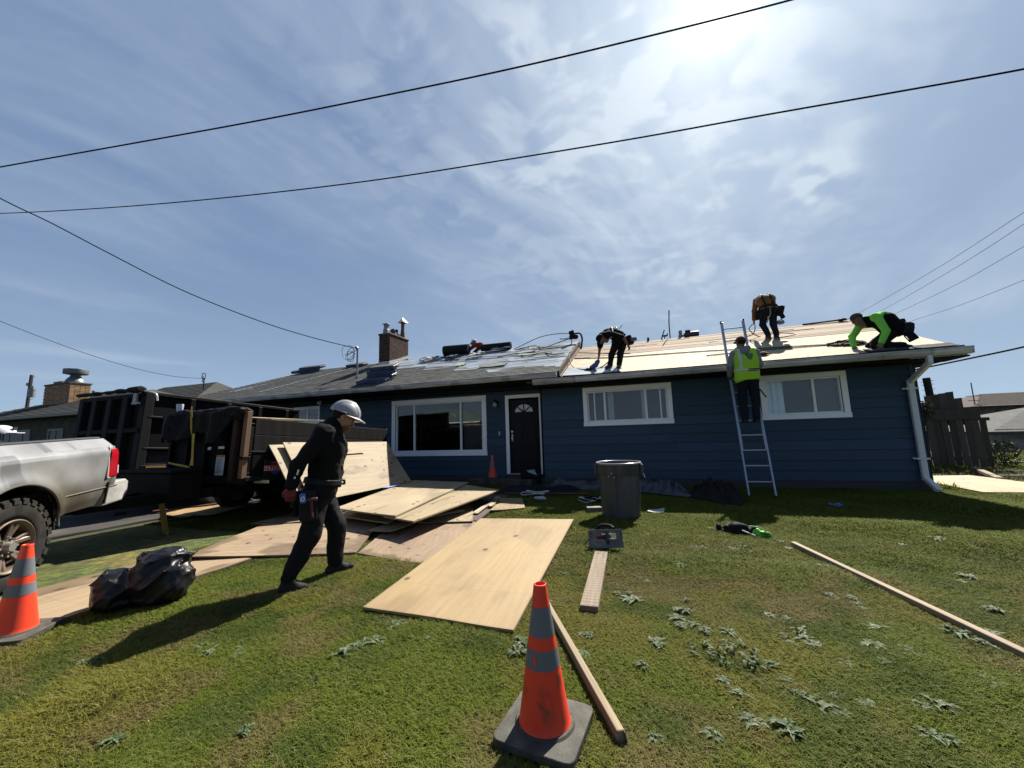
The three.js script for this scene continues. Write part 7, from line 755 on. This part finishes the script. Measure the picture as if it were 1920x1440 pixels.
  // man on the ladder
  const lime = cloth([0.28, 0.50, 0.035], 0.7), tape = mat([0.42, 0.42, 0.40], 0.35);
  p = person({
    label: 'person in a lime safety vest and dark red cap standing on the ladder, back turned', base: [1.90, 1.40, -8.93], seed: 11,
    J: { hipL: [1.815, 2.28, -8.90], hipR: [2.00, 2.28, -8.90], kneeL: [1.80, 1.88, -8.97], kneeR: [2.03, 1.88, -8.95], ankL: [1.80, 1.51, -8.90], ankR: [2.00, 1.51, -8.90], toeL: [1.80, 1.455, -9.06], toeR: [2.0, 1.455, -9.06], waist: [1.91, 2.46, -8.90], chest: [1.92, 2.70, -8.93], shL: [1.725, 2.84, -8.96], shR: [2.125, 2.83, -8.96], elL: [1.635, 2.60, -8.92], wrL: [1.64, 2.40, -9.08], elR: [2.16, 2.58, -8.95], wrR: [2.10, 2.45, -9.14], neck: [1.91, 2.94, -8.99], head: [1.885, 3.075, -9.03] },
    f: n3([-0.45, -0.1, -1]), u: n3([0, 1, -0.08]), back: [0, 0, 1], skin: TAN, top: cloth([0.17, 0.17, 0.185]), topName: 'hoodie', legs: cloth([0.012, 0.013, 0.020]), boots: bootM, hat: 'cap', hatMat: mat([0.07, 0.018, 0.018], 0.85), hair: mat([0.02, 0.015, 0.012], 0.9), infl: 0.018, fold: 0.009, hem: 0.0,
    hand: { L: { d: n3([0.1, -0.3, -1]), n: [1, 0, 0], curl: 0.8 }, R: { d: n3([-0.1, -0.3, -1]), n: [-1, 0, 0], curl: 0.8 } },
  });
  { const vT = field([cap([1.83, 2.30, -8.89], [1.85, 2.66, -8.92], 0.13, 0.135), cap([1.99, 2.30, -8.89], [1.99, 2.66, -8.92], 0.13, 0.135), cap([1.85, 2.66, -8.92], [1.80, 2.85, -8.96], 0.13, 0.085), cap([1.99, 2.66, -8.92], [2.05, 2.84, -8.96], 0.13, 0.085)], 0.045), aL = field([cap([1.67, 2.86, -8.96], [1.61, 2.55, -8.92], 0.085, 0.085)], 0.01), aR = field([cap([2.18, 2.85, -8.96], [2.20, 2.55, -8.95], 0.085, 0.085)], 0.01), nk = field([cap([1.91, 2.90, -8.98], [1.91, 3.05, -9.0], 0.085, 0.10)], 0.01), vf = (x, y, z) => Math.max(vT(x, y, z) - 0.022 + 0.012 * (vn3(x * 12, y * 9, z * 12) - 0.5), -aL(x, y, z), -aR(x, y, z), -nk(x, y, z), 2.27 - y - 0.35 * Math.max(0, 1.85 - x)), lo = [1.6, 2.1, -9.2], hi = [2.25, 3.0, -8.65]; const vest = part('safety_vest', p.put(nets(lo, hi, 0.011, vf)), lime, p.g); const band = (nm, q, m) => part(nm, p.put(nets(lo, hi, 0.009, (x, y, z) => Math.max(vf(x, y, z) - 0.006, q(x, y, z)))), m, vest); band('reflective_band', (x, y, z) => Math.abs(y - 2.47 + 0.06 * (x - 1.9)) - 0.022, tape); band('reflective_band', (x, y, z) => Math.max(Math.abs(x - 1.80 - 0.02 * (y - 2.6)) - 0.026, 2.5 - y), tape); band('black_band', (x, y, z) => Math.max(Math.abs(y - 2.465) - 0.028, 1.90 - x), M.black); band('print', (x, y, z) => Math.max(Math.abs(x - 1.97) - 0.07 + 0.5 * Math.max(0, 2.76 - y), Math.abs(y - 2.74) - 0.07), mat([0.06, 0.13, 0.05], 0.8)); part('hood', p.put(skinMesh([cap([1.82, 2.90, -8.95], [1.91, 2.86, -8.87], 0.05, 0.065), cap([2.0, 2.90, -8.95], [1.91, 2.86, -8.87], 0.05, 0.065), cap([1.80, 2.93, -9.02], [1.84, 2.95, -8.92], 0.045), cap([2.02, 2.93, -9.02], [1.98, 2.95, -8.92], 0.045)], 0.011, 0.03, 0.004, folds(0.006, 16, 3))), cloth([0.17, 0.17, 0.185]), p.g); }
  part('tool_handle', p.put(beam([2.10, 2.08, -8.86], [2.19, 1.90, -8.84], 0.02, 0.025, 0.006)), M.black, p.g);
  // man half hidden behind the ridge
  p = person({
    label: 'person in red-brown jacket and pale cap crouching at the ridge between two black rolls', base: [-6.1, 4.25, -13.3], seed: 13,
    J: { hipL: [-5.62, 4.49, -13.45], hipR: [-5.62, 4.49, -13.25], kneeL: [-5.85, 4.27, -13.5], kneeR: [-5.80, 4.31, -13.05], ankL: [-5.5, 4.19, -13.5], ankR: [-5.5, 4.27, -13.05], toeL: [-5.4, 4.17, -13.5], toeR: [-5.4, 4.23, -13.05], waist: [-5.75, 4.61, -13.33], chest: [-5.92, 4.71, -13.32], shL: [-6.05, 4.73, -13.5], shR: [-6.05, 4.75, -13.12], elL: [-6.3, 4.55, -13.5], wrL: [-6.40, 4.37, -13.4], elR: [-6.28, 4.57, -13.0], wrR: [-6.42, 4.39, -12.98], neck: [-6.13, 4.80, -13.3], head: [-6.22, 4.87, -13.28] },
    f: n3([-0.8, -0.5, 0.3]), u: n3([-0.4, 0.9, 0]), back: [1, 0, 0], tiltFeet: true, skin: TAN, top: cloth([0.15, 0.03, 0.02]), legs: blk2, boots: bootM, hat: 'cap', hatMat: mat([0.42, 0.42, 0.45], 0.8), gloves: blk, infl: 0.02, hem: 0.02,
  });
}

// ------------------------------------------------------------------ grass and weeds
{
  const inPoly = (x, z, P) => { let c = false; for (let i = 0, j = P.length - 1; i < P.length; j = i++) if ((P[i][1] > z) !== (P[j][1] > z) && x < (P[j][0] - P[i][0]) * (z - P[i][1]) / (P[j][1] - P[i][1]) + P[i][0]) c = !c; return c; };
  const boxes = KEEP.map((P) => [Math.min(...P.map((p) => p[0])), Math.max(...P.map((p) => p[0])), Math.min(...P.map((p) => p[1])), Math.max(...P.map((p) => p[1])), P]);
  const free = (x, z) => { if (x < -8.25 || z < -9.95 && x < 5.15 || (x < -2.7 && z < -9.5 && x > -4.75)) return false; if (Math.max(Math.abs(x + 0.545), Math.abs(z + 1.845)) < 0.18 || Math.max(Math.abs(x + 4.40), Math.abs(z + 1.57)) < 0.22 || Math.hypot(x + 0.53, z + 6.46) < 0.28) return false; for (const [a, b, c, d, P] of boxes) if (x > a && x < b && z > c && z < d && inPoly(x, z, P)) return false; return true; };
  const r = rng(404), clump = (n, H, W, spread) => { const tr = [], cs = []; for (let i = 0; i < n; i++) { const a = r() * 6.283, q = Math.sqrt(r()) * spread, bx = q * Math.cos(a), bz = q * Math.sin(a), d = r() * 6.283, h = H * (0.55 + 0.75 * r()), ln = h * (0.35 + 0.9 * r()), w = W * (0.6 + 0.7 * r()), dx = Math.cos(d), dz = Math.sin(d), sx = -dz * w / 2, sz = dx * w / 2; const A = [bx - sx, -0.01, bz - sz], B = [bx + sx, -0.01, bz + sz], C = [bx + dx * ln * 0.4 + sx * 0.8, h * 0.65, bz + dz * ln * 0.4 + sz * 0.8], E = [bx + dx * ln * 0.4 - sx * 0.8, h * 0.65, bz + dz * ln * 0.4 - sz * 0.8], F = [bx + dx * ln, h * (0.8 + 0.2 * r()), bz + dz * ln]; tr.push([A, B, C], [A, C, E], [E, C, F]); const t = 0.65 + 0.75 * r(); for (let j = 0; j < 9; j++) cs.push(t, t * (0.95 + 0.1 * r()), t * 0.95); } const g = soup(tr); g.setAttribute('color', new THREE.BufferAttribute(new Float32Array(cs), 3)); return g; };
  const pal = (x, z) => { const dry = fbm2(x * 1.4 + 40, z * 1.4 + 7, 4, 301), br = fbm2(x * 2.8 + 9, z * 2.8 + 70, 4, 305), dk = fbm2(x * 3.4 + 3, z * 3.4 + 5, 4, 309), far = sstep(-3.5, -7, z); let c = [0.082, 0.103, 0.014]; const L = (q, t) => { c = l3(c, q, clamp(t)); }; L([0.116, 0.112, 0.022], sstep(0.42, 0.62, dry) * (1 - 0.4 * far)); L([0.122, 0.098, 0.040], 0.75 * sstep(0.51, 0.66, br) * (1 - 0.5 * far)); L([0.044, 0.068, 0.012], 0.8 * sstep(0.50, 0.66, dk)); L([0.118, 0.142, 0.016], 0.75 * far); return c; };
  const gm = pmat([1, 1, 1], 0.75, { vertexColors: true, transmission: 0.28, thickness: 0, specularIntensity: 0.08 }), dm = new THREE.Object3D(), col = new THREE.Color();
  const sow = (name, label, N, geo, x0, x1, z0, z1, sc, keep) => { const P = []; let tries = 0; while (P.length < N && tries++ < N * 6) { const x = mix(x0, x1, r()), z = mix(z0, z1, r()); if (!free(x, z) || !keep(x, z)) continue; P.push([x, z]); } const im = new THREE.InstancedMesh(geo, gm, P.length); P.forEach(([x, z], i) => { const b = vn2(x * 1.4, z * 1.4, 77), s = sc * (0.6 + 0.7 * b) * (0.8 + 0.4 * r()); dm.position.set(x, z < -19.9 ? dip(x, z) - 0.02 : 0, z); dm.rotation.set(0, r() * 6.283, 0); dm.scale.set(s * 1.1, s * (0.55 + 0.55 * b), s * 1.1); dm.updateMatrix(); im.setMatrixAt(i, dm.matrix); const c = pal(x, z), t = 0.8 + 0.4 * r(), y = r() < 0.10 ? 1 : 0; col.setRGB(mix(c[0] * t, 0.17, y * 0.6), mix(c[1] * t, 0.145, y * 0.6), mix(c[2] * t, 0.075, y * 0.6)); im.setColorAt(i, col); }); im.castShadow = im.receiveShadow = true; im.name = name; im.userData = { kind: 'stuff', label }; scene.add(im); };
  const dist = (x, z) => Math.hypot(x, z);
  sow('grass', 'short patchy green and straw grass in the foreground', 110000, clump(15, 0.036, 0.0034, 0.045), -5.6, 4.8, -4.6, -0.55, 1, (x, z) => dist(x, z) > 0.9 && z < -0.6 - 0.0 * x);
  sow('grass_beyond', 'short green grass over the middle and far lawn', 90000, clump(14, 0.045, 0.0065, 0.085), -8.2, 9.5, -9.9, -4.3, 1, () => true);
  sow('grass_side', 'rougher grass on the rise right of the house', 14000, clump(14, 0.11, 0.014, 0.16), 5.2, 20, -30, -9.9, 1, (x, z) => !(z > -13.8 && z < -10.3 && x < 13) || r() < 0.12);
  sow('tall_grass', 'dark green taller tuft of grass at the lower left', 90, clump(12, 0.055, 0.004, 0.04), -3.0, -2.7, -1.42, -1.22, 1.0, () => true);
  // broad-leaved weeds: a few kinds of leaf, each plant a rosette
  const leafG = (L, W, lob, curl) => { const tr = [], n = 7, row = (i) => { const t = i / n, w = W * Math.sin(Math.PI * Math.pow(t * 0.92 + 0.06, 0.8)) * (1 + lob * Math.sin(i * 2.6)) * 0.5, y = curl * Math.sin(t * 2.2) * L * 0.32 + 0.006 - 0.02 * t * t * curl, z = L * t; return [[-w, y + w * 0.35, z], [0, y, z], [w, y + w * 0.35, z]]; }; for (let i = 0; i < n; i++) { const a = row(i), b = row(i + 1); for (const k of [0, 1]) tr.push([a[k], a[k + 1], b[k + 1]], [a[k], b[k + 1], b[k]]); } return soup(tr); };
  const leaves = [leafG(0.070, 0.026, 0.40, 0.8), leafG(0.055, 0.028, 0.22, 1.2), leafG(0.085, 0.020, 0.55, 0.5), leafG(0.045, 0.026, 0.2, 1.6)], wmats = [[0.070, 0.095, 0.042], [0.052, 0.082, 0.026], [0.100, 0.118, 0.064], [0.032, 0.058, 0.011]].map((c) => pmat(c, 0.75, { transmission: 0.2, thickness: 0, specularIntensity: 0.5 }));
  const weed = (n, seed, parts) => { const q = rng(seed), t = new THREE.Group(), m = wmats[Math.floor(q() * 3)], gs = []; for (let i = 0; i < n; i++) { const a = i * 2.4 + q() * 1.8, oa = q() * 6.283, od = 0.045 * Math.sqrt(q()), ox = od * Math.cos(oa), oz = od * Math.sin(oa), g = leaves[Math.floor(q() * 4)], s = 0.65 + 0.6 * q(), up = 0.06 - 0.50 * q() * q() * (i / n); if (parts) { const o = shadow(new THREE.Mesh(g, q() < 0.45 ? wmats[3] : q() < 0.4 ? wmats[1] : m)); o.name = 'leaf'; o.rotation.set(up, a, 0, 'YXZ'); o.scale.setScalar(s); o.position.set(ox, 0.012, oz); t.add(o); } else gs.push(xf(g.clone(), { p: [ox, 0.012, oz], r: [up, a, 0], s: [s, s, s] })); } if (!parts) { const o = shadow(new THREE.Mesh(join(gs), m)); o.name = 'leaves'; t.add(o); } return t; };
  const protos = [weed(17, 1, true), weed(22, 2, true), weed(13, 3, true), weed(19, 4, true), weed(15, 5, true)], farP = [weed(18, 6, false), weed(14, 7, false), weed(22, 8, false)];
  const W = [[0.08, -3.16], [0.17, -2.95], [0.38, -2.91], [0.79, -2.94], [1.49, -2.71], [0.52, -4.00], [0.12, -4.14], [0.46, -4.70], [1.02, -4.07], [-0.15, -4.17], [1.07, -2.42], [0.99, -2.22], [0.58, -2.36], [0.73, -2.39], [0.71, -2.26], [-0.07, -1.87], [-0.04, -2.61], [-0.13, -2.38], [-1.82, -2.08], [-1.60, -2.41], [-1.71, -2.45], [-0.51, -2.62], [-0.45, -2.61], [0.90, -2.72], [1.09, -2.77], [1.30, -3.50], [1.18, -3.69], [1.32, -3.59], [1.30, -4.33], [0.31, -2.29], [0.34, -2.10], [-1.16, -2.06], [2.13, -3.66], [0.77, -3.20], [-0.26, -3.34], [-0.12, -3.64], [-0.45, -2.41], [0.16, -1.96], [-1.80, -1.38], [-2.32, -1.16], [-2.47, -1.80], [-2.67, -1.77], [-3.31, -1.47], [-3.03, -1.25], [-0.83, -2.29], [1.24, -3.23], [1.72, -3.16], [1.27, -2.97], [0.81, -4.84], [-0.50, -4.08], [1.27, -4.95], [1.92, -5.74], [2.79, -5.72], [2.36, -4.37]].map(([x, z]) => [x * 1.038, z * 1.038]);
  const MARK = [[-0.54, -1.84, 'beside the nearest orange cone'], [-0.5, -2.6, 'next to the long batten behind the nearest cone'], [-0.57, -3.7, 'beside the short rough-sawn board'], [-0.55, -4.7, 'near the upright circular saw'], [0.35, -2.7, 'around the largest weed clump'], [1.4, -2.6, 'below the long batten at the right'], [1.9, -3.6, 'above the long batten at the right'], [1.4, -4.6, 'near the far end of the long batten'], [1.0, -5.7, 'by the dropped black and green vest'], [0.8, -2.0, 'at the bottom right of the lawn'], [-1.7, -2.2, 'just below the large yellow plywood'], [-2.5, -1.6, 'below the walking man\'s shadow'], [-3.6, -1.3, 'at the lower left of the lawn'], [0.4, -3.6, 'in the middle of the right lawn'], [0.2, -6.3, 'on the lawn right of the bin'], [2.6, -6.2, 'at the edge of the house shade']];
  W.push([0.83, -2.98], [0.87, -3.02], [0.10, -3.02], [0.13, -3.24]); for (let i = 0; i < 34; i++) W.push([rr(-1.5, 3.4, r), rr(-7.6, -1.9, r)]); for (let i = 0; i < 60; i++) { const [a, b] = W[Math.floor(r() * 54)]; W.push([a + rr(-0.12, 0.12, r), b + rr(-0.12, 0.12, r)]); }
  for (const [x, z] of W) { if (!free(x, z)) continue; const near = Math.hypot(x, z) < 3.9, q = near ? protos[Math.floor(r() * 5)] : farP[Math.floor(r() * 3)], o = q.clone(), s = (0.42 + 0.62 * r() * r()) * (near ? 1 : 1.1); o.name = numbered('weed'); o.position.set(x, 0.012, z); o.rotation.y = r() * 6.283; o.scale.set(s, s * (0.55 + 0.6 * r()), s); scene.add(o); const mk = MARK.reduce((a, b) => (Math.hypot(x - b[0], z - b[1]) < Math.hypot(x - a[0], z - a[1]) ? b : a)), lab = `${s > 0.85 ? 'large' : s > 0.66 ? 'middling' : 'small'} low ${near ? 'rosette of grey-green leaves' : 'pale broad-leaved weed'} ${mk[2]}`; o.userData = { label: lab, category: 'weed', group: lab }; }
  const big = thing('weed', 'largest dense clump of dark green weeds in the right foreground lawn', 'weed', [0.345, 0.01, -2.71]); for (let i = 0; i < 60; i++) { const a = r() * 6.283, q = Math.sqrt(r()) * 0.17, o = shadow(new THREE.Mesh(leaves[Math.floor(r() * 4)], wmats[r() < 0.5 ? 3 : 1])); o.name = 'leaf'; o.position.set(q * 1.25 * Math.cos(a), 0.01, q * 0.8 * Math.sin(a)); o.rotation.set(-0.05 - 0.5 * r(), r() * 6.283, 0, 'YXZ'); o.scale.setScalar(0.55 + 0.4 * r()); big.add(o); }
  // fallen leaves, chips and clods
  const chips = []; for (let i = 0; i < 420; i++) { const x = rr(-4.5, 4, r), z = rr(-9, -1.3, r); if (!free(x, z)) continue; const s = 0.004 + 0.010 * r() * r(), t = 0.2 + 0.5 * r(); chips.push(tint(xf(new THREE.TetrahedronGeometry(s), { p: [x, 0.03, z], s: [1.6, 0.4, 1], r: [r() * 3, r() * 6, r() * 3] }), () => [t, t * 0.9, t * 0.72])); } const cm = solo('wood_chips', chips, mat([0.30, 0.28, 0.24], 0.9, { vertexColors: true }), 'pale chips and bits of litter scattered in the lawn', null, null, 'stuff');
  const st = []; for (let i = 0; i < 1500; i++) { const x = rr(5.2, 12.5, r), z = rr(-13.5, -10.4, r), s = 0.02 + 0.05 * r() * r(), t = 0.5 + 0.9 * r(); st.push(tint(xf(new THREE.TetrahedronGeometry(s, 0), { p: [x, 0.02, z], s: [1, 0.6, 1], r: [r() * 6, r() * 6, r() * 6] }), () => [t, t * 0.93, t * 0.9])); } solo('clods', st, mat([0.13, 0.105, 0.09], 0.95, { vertexColors: true }), 'loose clods and stones on the bare soil right of the house', null, null, 'stuff');
}

renderer.render(scene, camera);
